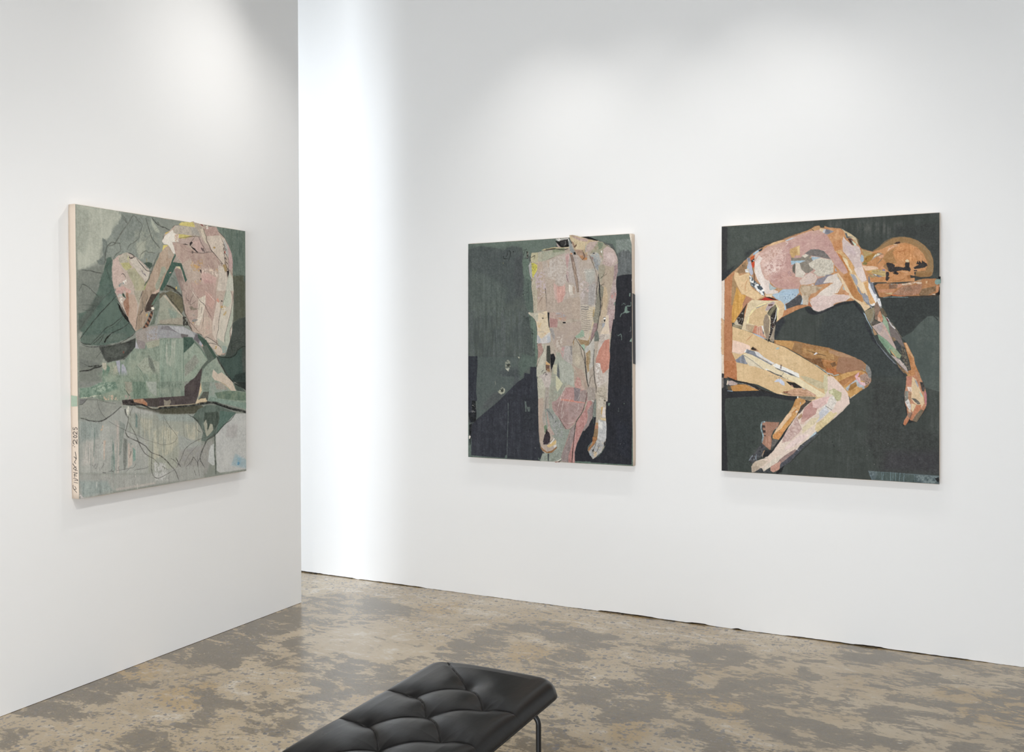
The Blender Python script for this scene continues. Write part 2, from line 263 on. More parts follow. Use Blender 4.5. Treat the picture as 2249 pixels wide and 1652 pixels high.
ART = {}
ART['seated'] = '''
P z 8f988f n3 b.6 m848e87,.7,0 : 140 430 560 430 560 1120 140 1120
# upper ground
P a a9b0a3 n3 s2 b6 j1 mb3baac,.7,0 : 130 80 900 180 960 330 860 460 800 540 780 700 620 740 600 900 560 1080 520 1140 400 1200 250 1280 165 1280
P a 9ba498 b6 n3 a.8 : 130 90 380 180 380 700 300 1000 140 900
P a 86928b n3 b2 j1 : 960 210 1652 330 1652 900 1500 1200 1300 1100 1100 980 900 940 860 1100 760 1050 680 1100 640 900 620 700 700 750 790 600 860 470 960 380
P a 7e8a85 n3 b3 a.8 : 1000 250 1340 330 1340 560 1200 760 1000 720 860 760 790 620 870 470
P a 8f988c b5 n3 a.8 w.35 : 1200 560 1600 520 1652 900 1400 1000 1200 900
P a a4ab9c b4 n3 j1 : 1240 780 1400 740 1400 900 1360 1060 1290 1080 1240 950
P a a9b3a4 b2 n3 : 1500 330 1560 420 1652 560 1652 600 1560 560 1510 440
P a 98a196 w.42 b1 : 820 460 900 370 950 400 860 470
P a 6f7c78 n3 b2 j1 : 615 700 700 760 720 850 690 1000 660 1180 560 1180 520 1110 600 1050 640 1000
P a 7e8780 n3 b4 m747d76,.6,1 : 170 1280 640 1180 660 1300 580 1652 170 1652
P c 7b857e n3 b12 m6f7973,.6,1 : 170 -140 560 -140 520 300 350 360 180 380
P a 4f6a60 n3 s2 b2 j1 m5a736a,.6,1 : 700 1060 780 1030 800 1100 790 1400 830 1652 540 1652 600 1400 640 1300 690 1100
P c 4f6860 n3 s2 b3 j.8 m5c756b,.7,0 : 580 -120 790 -120 850 0 890 180 1000 400 1100 560 1220 740 1120 850 900 940 600 1000 300 980 220 900 260 760 190 700 180 420 300 380 420 300
P c 55605b b6 a.8 n3 : 500 100 640 100 460 400 300 640 180 760 180 560 300 420
P c 63756c b4 n3 a.7 : 250 820 1000 760 1080 820 900 920 500 970 260 950
P c 7f8881 n3 b3 m737c74,.6,1 : 200 1020 640 1010 650 1200 600 1330 620 1500 600 1652 200 1652
P c 6f7773 n3 b4 a.8 : 200 1240 500 1300 560 1350 400 1380 220 1420
P c 3f4442 b3 n4 m4d5450,.7,1 j1 : 560 1020 700 1000 1000 960 1210 870 1230 900 1210 1060 1000 1240 720 1310 650 1230
P c 555d58 b3 n4 a.8 : 640 1040 1000 990 1100 1050 1000 1180 800 1230 680 1200
P e 7e8682 n3 b4 m8b928c,.5,1 : 200 0 600 0 500 70 208 110
# right strip
P b 6f8479 n3 s8 b1 m5d746a,.6,3 : 1030 480 1555 560 1565 1380 1340 1400 1320 1100 1250 800 1100 600
P b 4e655c b3 v.5 s4 : 1180 560 1555 620 1560 1300 1340 1300 1260 800
P b 5f6553 n3 s4 b2 : 1330 1380 1530 1370 1530 1652 1340 1652
P b 53635c n3 : 1530 1380 1560 1380 1562 1652 1530 1652
P d 5c6351 n3 s4 b8 m4f574c,.5,3 : 1340 -160 1562 -160 1562 480 1340 580
P d 4b5651 n3 s3 b2 m414d49,.6,0 : 1330 590 1450 510 1565 480 1565 1652 1300 1652 1200 1500 1040 1200 1200 1180 1310 800
P d 3e5651 n3 b2 m466059,.6,0 : 1050 1200 1320 1190 1420 1090 1500 1020 1500 1300 1540 1652 1340 1652 1200 1450
P d 2f403d b3 n3 : 1380 1520 1560 1480 1565 1652 1320 1640
P g 2b3633 b2 n3 : 1380 0 1570 0 1570 150 1440 60
P g 4d6058 b2 n3 : 1350 40 1420 20 1568 180 1400 170
L b 3f4a46 w1 a.8 : 1340 1370 1430 1360 1525 1390
L d 3c4743 w1 a.7 : 1340 235 1450 190 1560 185
L d 3c4743 w1 a.8 : 1340 590 1440 510 1560 485
L d 3c4743 w1 a.7 : 1340 730 1560 725
L d 2d3633 w1.2 a.8 : 1320 990 1420 930 1500 930 1550 980
L d 2d3633 w1 a.7 : 1310 940 1400 900 1500 890
L d 2d3633 w1 a.7 : 1320 1030 1420 1040
L d 2b3432 w1.6 : 1290 850 1310 950 1310 1060 1335 1120 1320 1190
# figure pink torso
P b c3afa1 F1 h.5 n4 j.4 s2 mbba294,.6,1 e3a3632 : 45 750 100 600 180 560 270 460 360 450 620 380 640 400 740 430 900 470 1035 490 1060 560 1180 680 1250 820 1310 980 1330 1130 1330 1400 1345 1652 @ d 1345 200 1335 500 1310 700 1290 860 1230 1060 1180 1170 1060 1170 1020 1120 900 960 760 800 580 740 480 460 440 250 410 0 @ b 520 1652 400 1500 370 1360 280 1300 240 1130 290 980 240 960 160 800 80 800
P b b99a90 n4 b3 j.6 mc4aa9c,.6,1 : 240 780 440 800 700 960 980 950 1060 1060 1100 1180 1060 1300 700 1280 560 1060 420 1150 300 1000
P b bda49c n3 b2 : 330 700 520 690 740 670 860 800 960 940 700 960 560 800 340 790
P b c7a39d n4 b3 a.8 : 600 740 740 720 820 900 720 950 640 880
P b bd9b92 n4 j.4 : 800 520 920 480 1035 490 1060 560 1080 650 860 655
P b d0c0b1 n4 j.4 b1 s2 : 860 660 1070 640 1180 700 1220 820 1210 1000 1160 1200 1100 1100 960 930 900 800
P b b7b6b4 b1.5 n3 j.5 : 1160 700 1200 760 1250 900 1240 1060 1200 980 1170 820
P b c9a5a4 n3 b1 j.4 : 1220 780 1260 840 1310 980 1330 1130 1320 1220 1280 1300 1250 1150 1260 1000
P b b5ab9f n5 j.5 b.8 mc3b8a6,.6,2 : 280 460 360 460 620 480 700 490 740 640 750 670 600 640 340 620 250 590
P b a7a49f n4 b3 a.8 : 560 500 680 500 740 650 600 620
P b d9c968 n4 j.4 h.2 mc6b658,.5,2 : 400 400 600 400 640 440 640 490 380 460 350 440
P b cfc05f n4 j.4 mdacb70,.5,2 : 340 615 460 630 620 660 460 700 345 695
P b b9ab9c n4 j.6 : 620 380 640 400 700 430 800 520 820 560 850 700 880 810 820 770 740 620 680 520 630 440
P b d1c3ae b1 n3 : 740 520 800 520 850 680 880 810 830 780 780 680
P b 8d3a34 j.6 n4 : 735 432 780 440 795 480 760 460
P b d8cfc5 n3 j.6 w.4 : 800 460 900 460 900 520 840 530
P b e5e0d8 n3 j.5 h.3 mdbd5ca,.4,2 : 45 750 100 650 240 540 260 600 350 630 340 770 230 770 260 850 290 980 245 975 190 860 150 810 80 800
P b c9a48c w.46 j.6 n5 : 280 620 340 620 330 780 280 760
S b a8623c k16 r1.1 a.8 : 270 620 400 700 400 760 280 780
P b dcc85e n4 j.5 : 70 820 155 815 110 890 50 940
P b dcb93f j.5 n4 : 105 600 190 560 140 600 115 620
L b 3a322e w1 : 345 695 520 670 620 655 750 670
L b 5a4a56 w1 a.8 : 460 690 560 670 640 660
L b 2e2726 w1 a.8 : 640 665 590 740 570 770 550 800
P b 2e2529 j.8 n5 : 420 800 470 795 520 810 490 815
P b 2e2529 j.8 n5 : 550 780 580 755 600 775 560 830 640 880 700 950 680 950 600 880 550 820
L b 2e2529 w1.8 : 580 950 600 930 610 960 590 965
L b 2e2529 w1.2 : 590 950 700 960 780 965 870 945 970 945
L b 2e2529 w1.2 a.9 : 710 670 740 740 780 820 820 880 850 940
L b 3e3439 w1.6 : 750 880 790 930 760 870 820 940 790 870 800 930
L b 8c7568 w.8 a.7 : 380 820 440 880 500 930 590 950
L b 6a5a54 w.8 a.7 : 230 770 330 775 420 800
L b 29231f w1.8 : 800 520 820 600 850 660 850 730 900 820 930 900 1000 980 1080 1080 1150 1170
L b 3d3632 w1.2 : 1100 1150 1130 1160 1120 1190
L b 29231f w1.2 a.9 : 1060 560 1120 620 1180 690
L b 29231f w1.5 : 1125 690 1140 740 1180 820 1150 800 1190 850 1160 870 1190 920 1210 900 1160 880 1180 960 1220 1000 1170 960 1190 1040 1220 1090 1180 1050 1200 1120 1240 1160 1190 1130 1210 1200 1250 1270 1230 1250 1220 1300 1255 1340 1240 1400 1260 1440
P b cc3a2c : 1180 925 1195 930 1190 975 1180 970
L b 322c2a w1.2 : 1210 990 1250 1080 1260 1180 1250 1270 1280 1280 1320 1360
L b 29231f w1.2 : 1260 1290 1270 1400 1290 1500 1300 1652
L b 322c2a w1 a.9 : 1260 1290 1240 1450 1220 1540 1200 1652
P b b9924e j.7 n5 : 970 855 1000 850 1020 870 990 885
P b a98b55 j.6 n5 b.8 : 1150 1180 1190 1170 1220 1220 1215 1300 1170 1310 1150 1250
P b 2a2426 j.6 : 1225 1290 1255 1280 1260 1400 1240 1420
P b cba27a w.46 j.7 n5 : 580 1090 700 1130 760 1100 800 1200 740 1300 640 1270 580 1220
P b c79552 w.48 j.5 n5 : 560 1180 720 1180 720 1300 620 1290
P b c79a5e w.5 j.5 n5 : 860 1200 1060 1240 1060 1310 900 1340
P b c79552 w.5 j.5 n5 : 640 1430 740 1440 760 1560 620 1560
P b b98e58 w.45 j.6 : 680 1080 780 1080 790 1160 700 1160
P b d3a9a2 n4 b4 j.6 : 760 1300 900 1330 1040 1420 1000 1652 820 1652 760 1450
P b cc9a98 n4 b5 a.8 : 800 1450 960 1480 980 1600 840 1600
P b e3cfc4 b3 a.8 n4 w.4 : 780 1260 860 1210 1060 1300 1060 1400 880 1330 760 1350
P b 4a3c3c j.7 n5 : 725 1265 755 1270 765 1340 745 1320
P b 4a3c3c j.6 : 745 1420 760 1430 758 1470 745 1450
P b a99a90 n4 j.5 b1 : 245 1010 300 1010 400 1140 240 1130
P b 9a857f n4 s4 j.5 b1 m8d7a74,.5,3 : 270 1270 350 1220 390 1260 410 1360 500 1652 400 1652 340 1500
P b b5a69a n4 j.5 b1.5 : 400 1160 480 1240 520 1400 560 1560 520 1560 460 1360
P b d0c4b7 n4 s3 b3 : 1060 1180 1160 1220 1200 1330 1230 1430 1200 1652 1040 1652 1080 1400
P b c6c9bb n3 s2 b1 : 1230 1450 1270 1300 1330 1440 1345 1652 1200 1652
# lower torso into d frame
P d b69a91 n5 b10 j.5 mbca89c,.6,1 : 405 -160 620 -160 720 200 690 460 680 600 600 640 520 520 470 400 440 200
P d c2a095 n4 b8 j.5 mb8958d,.6,1 : 560 -140 1000 -140 1040 180 1010 350 960 560 900 500 820 300 680 100
P d cf9f94 n3 b3 a.8 : 820 10 940 60 1000 200 960 350 860 240
P d d3c6b6 n4 b1 s3 : 700 150 840 80 830 250 780 480 720 640 640 620 700 460
P d cdb6a6 n4 b2 s3 : 780 480 900 480 960 560 940 760 800 840 720 700
P d cba79a n4 b1 w.4 : 840 560 960 560 940 780 840 780
P d d6c5b8 n3 b1 s3 : 1040 200 1090 200 1120 380 1080 640 1060 900 1020 900 960 780 960 600
P d dc8f78 b1 n4 j.5 : 1025 170 1060 130 1085 190 1065 220
P d d6cfc0 n3 b1 s3 j.4 md9c9bb,.5,3 : 1110 330 1210 0 1290 0 1330 140 1320 400 1240 600 1200 750 1180 950 1100 960 1040 880 1070 600
P d c3ccba n3 b1 s3 j.4 : 1200 0 1290 0 1300 200 1250 300 1200 280 1140 250
P d b5c0af n3 b1 j.4 s3 : 1340 200 1335 500 1310 640 1270 760 1280 900 1230 1060 1200 1130 1160 1000 1180 850 1220 680 1300 400
P d a4b5a6 n4 b2 a.8 : 1050 860 1160 940 1200 1060 1160 1100 1060 1000
P d d8cdc0 n3 : 1280 760 1310 640 1320 700 1300 820
P d c9bcaf n4 j.5 : 820 870 850 840 940 880 1040 960 1000 980 900 950 860 930
P d d4c3b5 n4 j.6 mc7b4a0,.4,2 : 890 960 1000 970 1080 1000 1130 1060 1140 1120 1110 1170 1060 1170 1010 1110
P d b8954f w.44 j.6 n4 : 980 1010 1050 1000 1030 1060 980 1060
P d c39c5e w.44 j.6 n4 : 1020 1120 1060 1150 1130 1140 1100 1175 1040 1170
P d 8aa8a4 w.42 n4 : 1130 1000 1230 1000 1210 1120 1140 1130
L d 2b2624 w1.3 : 820 870 850 840 950 890 1020 940 1060 970
L d 2b2624 w1.2 : 890 950 980 960 1080 1000 1120 1040
L d 2b2624 w1.3 : 1210 0 1190 100 1150 230 1110 360 1080 520 1070 680 1040 820 1035 960
L d 2b2624 w1.2 : 1290 0 1325 120 1310 300 1260 520 1210 720 1180 840 1180 920
L d 2b2624 w1.2 : 680 100 740 190 820 260 870 360 940 480
L d 3a3230 w1 a.8 : 800 420 790 560 750 720
L d 3a3230 w1 a.8 : 620 60 570 160 560 260 660 180
L d 3a3230 w1 a.8 : 730 230 715 340
L d 3a3230 w1 a.8 : 760 400 770 300
L d 3a3230 w1 a.9 : 485 60 490 150 530 180 535 260
L d 3a3230 w1 : 990 640 990 720
L d 2b2624 w1.3 : 1310 640 1280 730 1290 800
L d f0e6de w1.2 a.8 : 830 0 920 90 1000 180
L d f0e6de w1 a.8 : 600 20 660 120
P d 8f8474 j.8 n5 : 535 290 580 280 620 310 710 320 640 350 570 350
P d 8a8c8c j.8 n5 : 590 530 640 510 710 525 650 555 600 580
P d 8a8c8c j.6 n5 : 600 430 625 440 650 450 620 458
P d c79c46 j.6 : 595 575 620 570 615 600
P d c0954a w.45 j.6 n4 : 1080 280 1200 260 1230 300 1100 320
P d c0954a w.4 j.5 : 1120 340 1180 335 1160 355
P d c9a76a w.45 j.5 : 1180 380 1225 370 1200 450 1150 450
P d 2b2826 : 1115 175 1140 180 1145 195 1120 195
H b efe4da k80 l14 t80 d80 a.5 : 500 1100 1100 1100 1200 1640 560 1640
H d efe4da k90 l14 t80 d60 a.5 : 450 0 1280 0 1200 900 720 700
# behind: small triangle between arm & torso
P b 7b8a82 n4 b1 : 160 1520 240 1340 300 1400 380 1652 200 1652
P b 6c6d5f n5 b2 : 60 1652 140 1540 200 1560 330 1652
P d 67634e n5 b2 m7b7454,.5,1 s3 : 100 40 200 0 340 60 420 130 440 350 400 420 250 250
P d 6f6a58 b2 n4 : 0 60 90 20 110 60 0 160
P b d0a94e j.6 : 290 1590 310 1570 320 1630 295 1625
P d 97a08f F n4 j.4 b.8 ma3a796,.6,1 : 10 150 80 70 200 200 330 380 430 470 420 640 -40 610 0 350
P d 7f9a90 b4 n4 a.7 : 160 320 320 400 300 520 200 480
P d b5ac9a n4 j.4 : 70 90 110 80 430 470 420 480 200 240
P d a79c8c n3 b2 a.8 : 0 540 420 480 430 620 0 600
L d c7b9a0 w2 : 100 100 240 260 420 460
L d 2c2a26 w1.3 : 100 40 200 160 320 300 440 470 460 480
L b 1f1e1c w3.4 b1.5 : 130 1560 220 1590 300 1640
L d 1f1e1c w4 b1.5 : 270 0 350 40 410 110
L d 2c2a26 w2 : 400 0 420 150 440 300 460 400 520 520 590 720
L d 2c2a26 w1.6 : 440 470 480 560 540 640 600 740
P d 34322c n5 j.8 w.4 : 420 470 490 480 530 630 430 640
L d 2c2a26 w1.2 : -40 610 100 615 240 612 430 630
L d 7a5a4a w1.2 : 520 540 600 620 720 760
# green wedge
P b 42665a F n4 s3 j.4 m37594e,.5,1 : 20 1652 0 1600 100 1400 200 1140 240 1050 290 985 300 1010 240 1130 400 1150 500 1460 470 1500 400 1270 370 1210 300 1210 200 1400 130 1540 60 1652
H b 7f9f8c k24 l12 t60 d40 a.5 : 20 1640 240 1130 400 1150 480 1460 200 1380 80 1640
P b d3a89b : 170 1325 215 1305 215 1325 180 1335
P b cfc49a n4 j.6 : 320 1210 380 1210 380 1260 330 1240
# ====== left leg (raised knee)
P a c1b0a5 F1 h.4 n4 j.4 mb9a69b,.6,1 e2d3330 : 810 1090 900 1010 1040 950 1160 980 1240 1050 1340 1130 1460 1260 1480 1330 1460 1440 1400 1500 1360 1652 @ c 1330 50 1330 300 1280 500 1220 740 1100 560 980 350 840 20 @ a 860 1652 800 1450 790 1250
P a c7ada4 n4 j.5 b1 : 810 1090 900 1040 930 1180 1000 1300 1040 1440 900 1550 830 1620 800 1450
P a b3ad9c n4 j.5 b1 h.2 : 920 1040 1040 950 1120 1000 1090 1150 960 1160 910 1100
P a b9b476 n4 j.6 : 940 1150 1100 1140 1160 1220 1050 1290 1000 1240
P a bfc45c w.47 j.6 : 1080 1020 1130 1120 1090 1160 1070 1080
P a a8a789 n4 b2 j.6 mb6b08a,.5,1 : 1060 1280 1200 1230 1320 1400 1400 1500 1380 1652 1220 1652 1160 1500
P a c5bcb0 n4 j.5 h.2 md0c6ba,.5,2 : 1110 1100 1200 1050 1270 1080 1360 1180 1470 1330 1460 1440 1400 1490 1340 1400 1260 1320 1180 1200
P a 6a5f6e w.5 b1 n5 : 1290 1220 1380 1320 1420 1400 1340 1330
L a 2a2627 w1.6 : 1240 1070 1300 1150 1370 1230 1430 1290 1500 1300
L a 2a2627 w1.2 : 1100 1050 1150 1060 1200 1040
S a 2a2627 k12 r1.2 : 1100 1040 1220 1030 1220 1070 1100 1070
L a 2a2627 w1.2 : 970 1360 990 1340 1020 1370 1040 1410
P a e2ddd6 w.4 j.6 n3 : 980 1480 1060 1440 1050 1560 1000 1560
P a 7b8c90 w.46 j.6 : 900 1540 1000 1500 1040 1580 930 1600
P a c99f97 n4 j.6 b.8 : 880 1600 1000 1570 1140 1640 1150 1652 860 1652
P c bd9794 n4 j.5 : 850 0 1000 0 1000 60 900 80
P c d6a095 w.4 : 1020 0 1140 0 1130 50 1060 40
P c a9b4b3 w.4 n4 : 900 60 980 60 960 120 900 110
P c d9d3ca n4 w.38 : 920 80 980 130 1000 260 960 220
P c a4745c n5 j.5 b.8 mb5866c,.5,2 : 1040 40 1090 40 1110 300 1090 480 1060 440 1000 260 1000 200 1050 140
P c 3c5a4c j.4 n4 : 985 40 1010 60 1050 145 1000 110 980 80
P c c4a794 n4 j.4 b.8 mb79a88,.5,1 : 1100 60 1200 80 1250 250 1240 500 1220 740 1140 600 1090 480 1110 300
P c aca793 n4 b1 : 1180 0 1330 0 1280 280 1230 140
P c b39c86 n4 j.4 b.8 : 1240 500 1280 400 1420 470 1420 540 1350 650 1230 740
L a 2a2a28 w1.6 b.9 : 1100 960 1160 990 1210 1040
P a 7f9088 b2 a.8 : 840 1040 900 980 1040 930 1060 950 900 1010 820 1090
# forearm
P a 8fae4a b.8 j.6 : 1640 1040 1652 1060 1500 1380 1380 1640 1365 1630 1470 1400
P a b49b85 F1 h.5 n4 s3 j.4 mab9280,.6,1 : 1652 1020 1652 1652 1370 1652 1440 1480 1500 1330
P b b19781 F1 h.5 n4 s3 j.4 mbba48f,.5,1 : 0 980 100 870 160 820 240 960 270 1000 240 1060 200 1180 120 1340 60 1500 0 1640 -120 1652 -60 1400 -20 1200
P b b9a796 n4 b2 : 150 880 240 960 250 1050 160 1060
P b 9aa18e n4 j.5 b1 : 40 1220 100 1210 130 1290 60 1400 20 1500 0 1600 -60 1652 -80 1560 0 1380
P c a58f7a F1 h.4 n4 s4 j.4 mb39c86,.5,3 : 1350 0 1652 0 1560 100 1440 260 1400 400 1440 480 1350 660 1230 740 1240 480 1300 200
P c 8a7d6c n4 v.4 : 1330 60 1420 40 1380 300 1290 420
P c 57493f n5 j.5 b.8 m463a36,.6,1 : 1510 60 1580 60 1652 20 1652 140 1560 240 1500 370 1420 400 1390 380 1400 280 1460 160
P c 4d3430 n4 j.6 : 1590 200 1640 150 1652 200 1600 240
P c 6f7f72 n4 s3 : 1560 240 1652 60 1652 300 1560 600 1460 650 1540 500 1560 400
P c 5a7a6a j.5 n4 : 1500 260 1652 20 1652 80 1540 260
L c 2b2a28 w1.4 : 1350 0 1320 90 1290 160
L c 2b2a28 w1.4 : 1250 470 1240 560 1225 700
L c 34323a w2 : 1290 440 1320 400 1350 350
L c d8cbb8 w1.6 : 1440 160 1400 280 1390 300
L c 2b2a28 w1 : 1440 90 1390 300 1370 360
P c ece6d3 j.5 n3 h.3 : 1500 310 1530 290 1560 310 1560 340 1520 345
L c d9c3b0 w1.8 : 1420 390 1480 370 1560 350
L c 2b2a28 w1.4 : 1470 370 1530 370 1560 352
P c 9c6a50 F1 n4 j.4 : 1500 380 1540 380 1530 440 1440 680 1340 690 1420 570
R c 3a2f2c p8.5 w4 t42 a.9 : 1500 380 1540 380 1530 440 1440 680 1340 690 1420 570
P c d3a24a w.3 : 1410 430 1440 400 1440 460 1410 460
P c c9ab9a : 1590 0 1652 -40 1652 20 1540 60 1520 40
L a 2c332f w3 a.6 b1.6 : 1652 960 1560 1160 1500 1320 1440 1470 1380 1560
# shin line and dark strokes
L a 4a4c48 w1.4 b.9 : 970 280 1010 350 1050 410
L a 4a4c48 w1.4 b.9 : 995 275 1040 360 1070 420
L a 55564f w2 b1 : 1160 295 1080 430 1000 540 900 700 840 800 740 840
L a 4a4c48 w1.4 b.9 : 1160 290 1200 285 1270 370 1340 450 1320 540 1290 620 1280 690 1200 770 1110 820 1070 900
L a 444742 w1.8 b1 : 940 790 860 785 800 765 740 810 700 870 675 960 670 1100 650 1170
L a 4a4c48 w1.2 b.9 : 930 800 945 860 945 930
L a 33332f w1.6 b.9 : 1410 330 1440 440 1480 580 1520 700 1600 800 1652 870
L a 6a6c66 w.8 : 1652 490 1560 550 1440 690 1320 800 1250 880 1220 960
L a 4a4c48 w1.2 b.9 : 1300 1060 1330 980 1390 935 1440 930
L a 4a4c48 w1.2 b.9 : 1440 950 1500 955 1570 970
L a 2b2b28 w2 b1 : 1520 320 1560 380 1620 440 1652 460
L b 2b2b28 w2 b1 : -30 400 30 480 100 500 190 550
L a 3f4440 w1.8 b1 : 260 1275 400 1290 520 1320 620 1335
L a 3f4440 w1.6 b1 : 200 1652 240 1570 270 1535 340 1570 440 1652
L c 3f4440 w1.6 b1 : 430 0 520 80 560 120
L a 45504a w1.6 b1 : 690 1060 690 1180 720 1340 780 1480 830 1620
L a 4a544e w1.4 b1 : 945 940 880 980 840 1030 820 1080
L a 4a544e w1.2 : 800 1090 720 1180 700 1200
P a 3d5249 b1.5 n4 a.9 : 1370 1150 1430 1130 1520 1150 1530 1200 1480 1260
L a a98a3c w1.2 : 1420 1070 1422 1130
L c 3a3f3c w1 a.7 : 190 265 350 260 520 270
L c 3a3f3c w1 a.7 : 260 350 360 360 470 350
L c 262624 w1.8 : 865 105 760 220 600 390 460 560 340 710 220 870
L c 4a524e w1.6 b1.2 a.8 : 780 10 600 180 480 330 300 560 230 680
L c 2e302d w1.6 : 990 460 900 540 800 620 700 670 620 750 520 860 410 970
L c 3c403d w1.2 a.8 : 980 500 880 620 740 690
L c 2e302d w1.8 : 1100 590 980 680 850 740 780 780 690 870 660 940
L c 2e302d w1.4 : 660 790 600 840 500 930 450 970
L c 2e302d w1.4 : 640 800 620 870 560 960
P c 1f1f1e j.8 n4 : 650 930 700 840 790 770 770 800 700 880 670 945
P c 242423 j.6 b1 n4 : 890 220 940 270 1000 400 1080 480 1110 590 1060 540 990 460 930 340
L c 2a2c2a w1.6 : 870 150 940 240 1000 350 1060 470 1110 580
L c 2a2c2a w1.5 : 1110 590 1170 690 1210 750 1160 820 1080 870 960 940 900 950
L c 2a2c2a w1.8 b1 : 230 930 280 965 360 975 420 970
L c 33363a w1.6 b1 : 250 980 340 1015 480 1020 620 1000 760 980
L c 5a6a66 w1.2 a.7 : 260 830 500 810 700 790 960 770 1080 770
L c 2a2a28 w2.6 b1.3 : 1215 870 1220 960 1200 1060 1120 1160 1000 1250
L c 2a2a28 w2 b1.3 : 1215 870 1100 930 980 960 860 970
P c 8d4a3e b1.5 a.8 : 990 1100 1020 1100 1010 1140 990 1140
L c 1f1f1e w3 b1 : 210 1465 320 1450 400 1440 480 1400 560 1385 610 1360
L c 1f1f1e w2.4 b1 : 370 1370 420 1380 500 1365 560 1360
L c 3c3f3e w1 a.7 : 230 1300 300 1340 370 1365
L c 3c3f3e w1 a.7 : 560 1010 600 1100 650 1200
L c 3c3f3e w1 a.7 : 700 1050 600 1110 510 1210
# ====== reclining green figure
P c 7c9284 F2 h.5 n5 s3 j.5 m93a392,.6,1 : 1225 870 1300 900 1652 860 @ d 30 850 300 840 520 830 600 880 620 930 760 1060 880 1260 830 1300 760 1380 650 1560 540 1652 @ g 450 0 455 258 0 290 @ e 1400 300 1140 310 980 330 640 340 520 300 400 270 240 300 210 300 @ h 208 555 208 440 @ e 215 120 400 100 620 0 @ c 620 1652 620 1400 700 1310 880 1270 1000 1270 1140 1120 1220 1010
P c 9d958f n4 j.5 b.8 ma7a1a0,.5,1 : 1215 760 1350 690 1470 650 1652 630 1652 900 1480 920 1400 950 1390 1050 1280 1050 1240 900
P c a0a1ab w.4 b1 n4 : 1400 720 1652 660 1652 880 1440 900
P c 938a8c n3 b2 : 1240 880 1400 940 1390 1050 1280 1050
P c b1b1c0 n3 j.4 : 1225 900 1260 990 1280 1050 1215 1050 1220 960
P d 9fa3ac F2 n4 j.5 h.3 m8f8f96,.5,1 : -30 630 150 630 430 650 590 740 690 780 760 830 810 930 780 1020 720 960 620 880 500 830 430 860 20 860 -40 860
P d 83828a n4 b.8 j.4 : 40 640 160 640 330 760 200 720 30 700
P d b0b4bc n4 b1 : 170 640 430 660 600 740 640 850 500 820 380 780 240 700
P d 75707a n4 b.8 j.4 s3 : 660 780 740 830 720 960 620 880
P d 6f6a6c n4 j.4 : 390 780 520 800 520 830 430 860 400 850
P d abb0c4 n3 j.4 : 750 880 810 930 780 1020 720 960
P d d9a68e : 790 930 812 940 780 1020 768 1005
P d 3f5f53 n4 b1 j.4 : 440 840 600 850 640 940 560 1020 440 1130
P d 6a8577 n4 b2 : 600 860 760 1050 900 1240 820 1200 640 940
P d 3f5d50 n3 b.8 j.4 : 760 830 850 900 940 1040 1040 1200 1000 1240 900 1080 800 1000 700 850 690 780
P d 5d6e64 n3 b1 : 780 1020 850 980 1000 1230 850 1340 700 1560 640 1652 540 1652 650 1560 800 1340 880 1260
P d 8fa595 n5 s3 j.5 h.2 b.8 m9eae9d,.5,1 : 440 1140 560 1040 630 940 740 1060 870 1260 760 1380 660 1560 540 1640 440 1652
P d 8f938a n4 b3 a.8 : 560 1250 640 1160 720 1280 600 1450 460 1560 460 1350
P d 7f9a8b n5 s5 b1 m97a999,.6,3 : 0 900 430 870 440 1640 0 1652 -40 1300
P d a5b0a2 b5 v.45 n4 : 100 900 300 900 250 1400 100 1300
P c 7f9484 n5 s5 b2 m94a391,.6,1 : 1100 1180 1300 1080 1652 1050 1652 1652 900 1652 1050 1400
P c 9fa48f b2 n4 : 1400 950 1652 880 1652 1000 1440 1050
P c 9aa595 n5 b1.5 : 1240 1360 1380 1500 1500 1652 1652 1652 1652 1300 1400 1200
P c 6f7a70 b3 n4 : 1440 1160 1520 1250 1600 1500 1550 1500 1460 1350
P c 8f9c89 n4 b1 : 720 1320 860 1300 900 1500 960 1640 640 1652 620 1500
P c 5b8370 n4 j.6 v.4 : 620 1460 700 1340 760 1400 700 1652 620 1652
P c a9ab98 n4 b1 j.5 : 840 1380 880 1360 920 1600 900 1652 800 1652 810 1500
P c b5b2a0 n4 j.5 : 620 1310 690 1310 700 1400 670 1450 620 1400
P c a6abbf F2 n3 j.3 h.3 : 865 1280 930 1265 945 1330 1000 1340 1040 1400 1085 1560 960 1610 900 1450
P c 6f8a7c n3 : 940 1300 970 1340 955 1480 950 1610 935 1560 945 1400
P c 57505e : 1085 1510 1105 1530 1090 1555
P e 7f9685 n5 s3 b12 m8fa18d,.6,1 : 560 -140 1640 -160 1652 290 1140 310 640 330 600 240 700 100
P e 6b8c7b n5 b1.5 j.6 m82a08d,.6,2 : 215 120 400 100 560 20 850 0 900 120 620 230 400 280 215 300
P e 8fa795 n5 b1 w.4 : 440 120 700 20 820 60 600 200
P e 9a9c8c n4 b2 j.6 : 1020 0 1150 0 1160 160 1100 240 1040 140
P e 6d8a78 n4 s5 b1.5 : 1170 0 1400 0 1440 290 1180 300
P e 9eaaa2 n4 b1.5 : 1410 0 1600 0 1600 260 1480 180
P e b0b9aa w.4 : 230 285 420 260 600 230 620 240 400 300
L e c9cdb6 w1.2 a.9 : 230 295 340 290 440 260 600 240
L e c9cdb6 w1 a.8 : 600 130 660 20
P e c3a991 w.48 j.6 n4 : 640 260 860 230 980 260 980 330 640 330
H c b4c3b2 k90 l14 t70 d60 a.5 : 1240 1060 1640 1060 1640 1640 700 1640
H d b9c7b8 k120 l16 t75 d50 a.45 : 0 880 620 950 860 1260 460 1640 0 1640
H e a9bba9 k130 l14 t85 d60 a.5 : 230 140 1600 10 1640 280 240 280
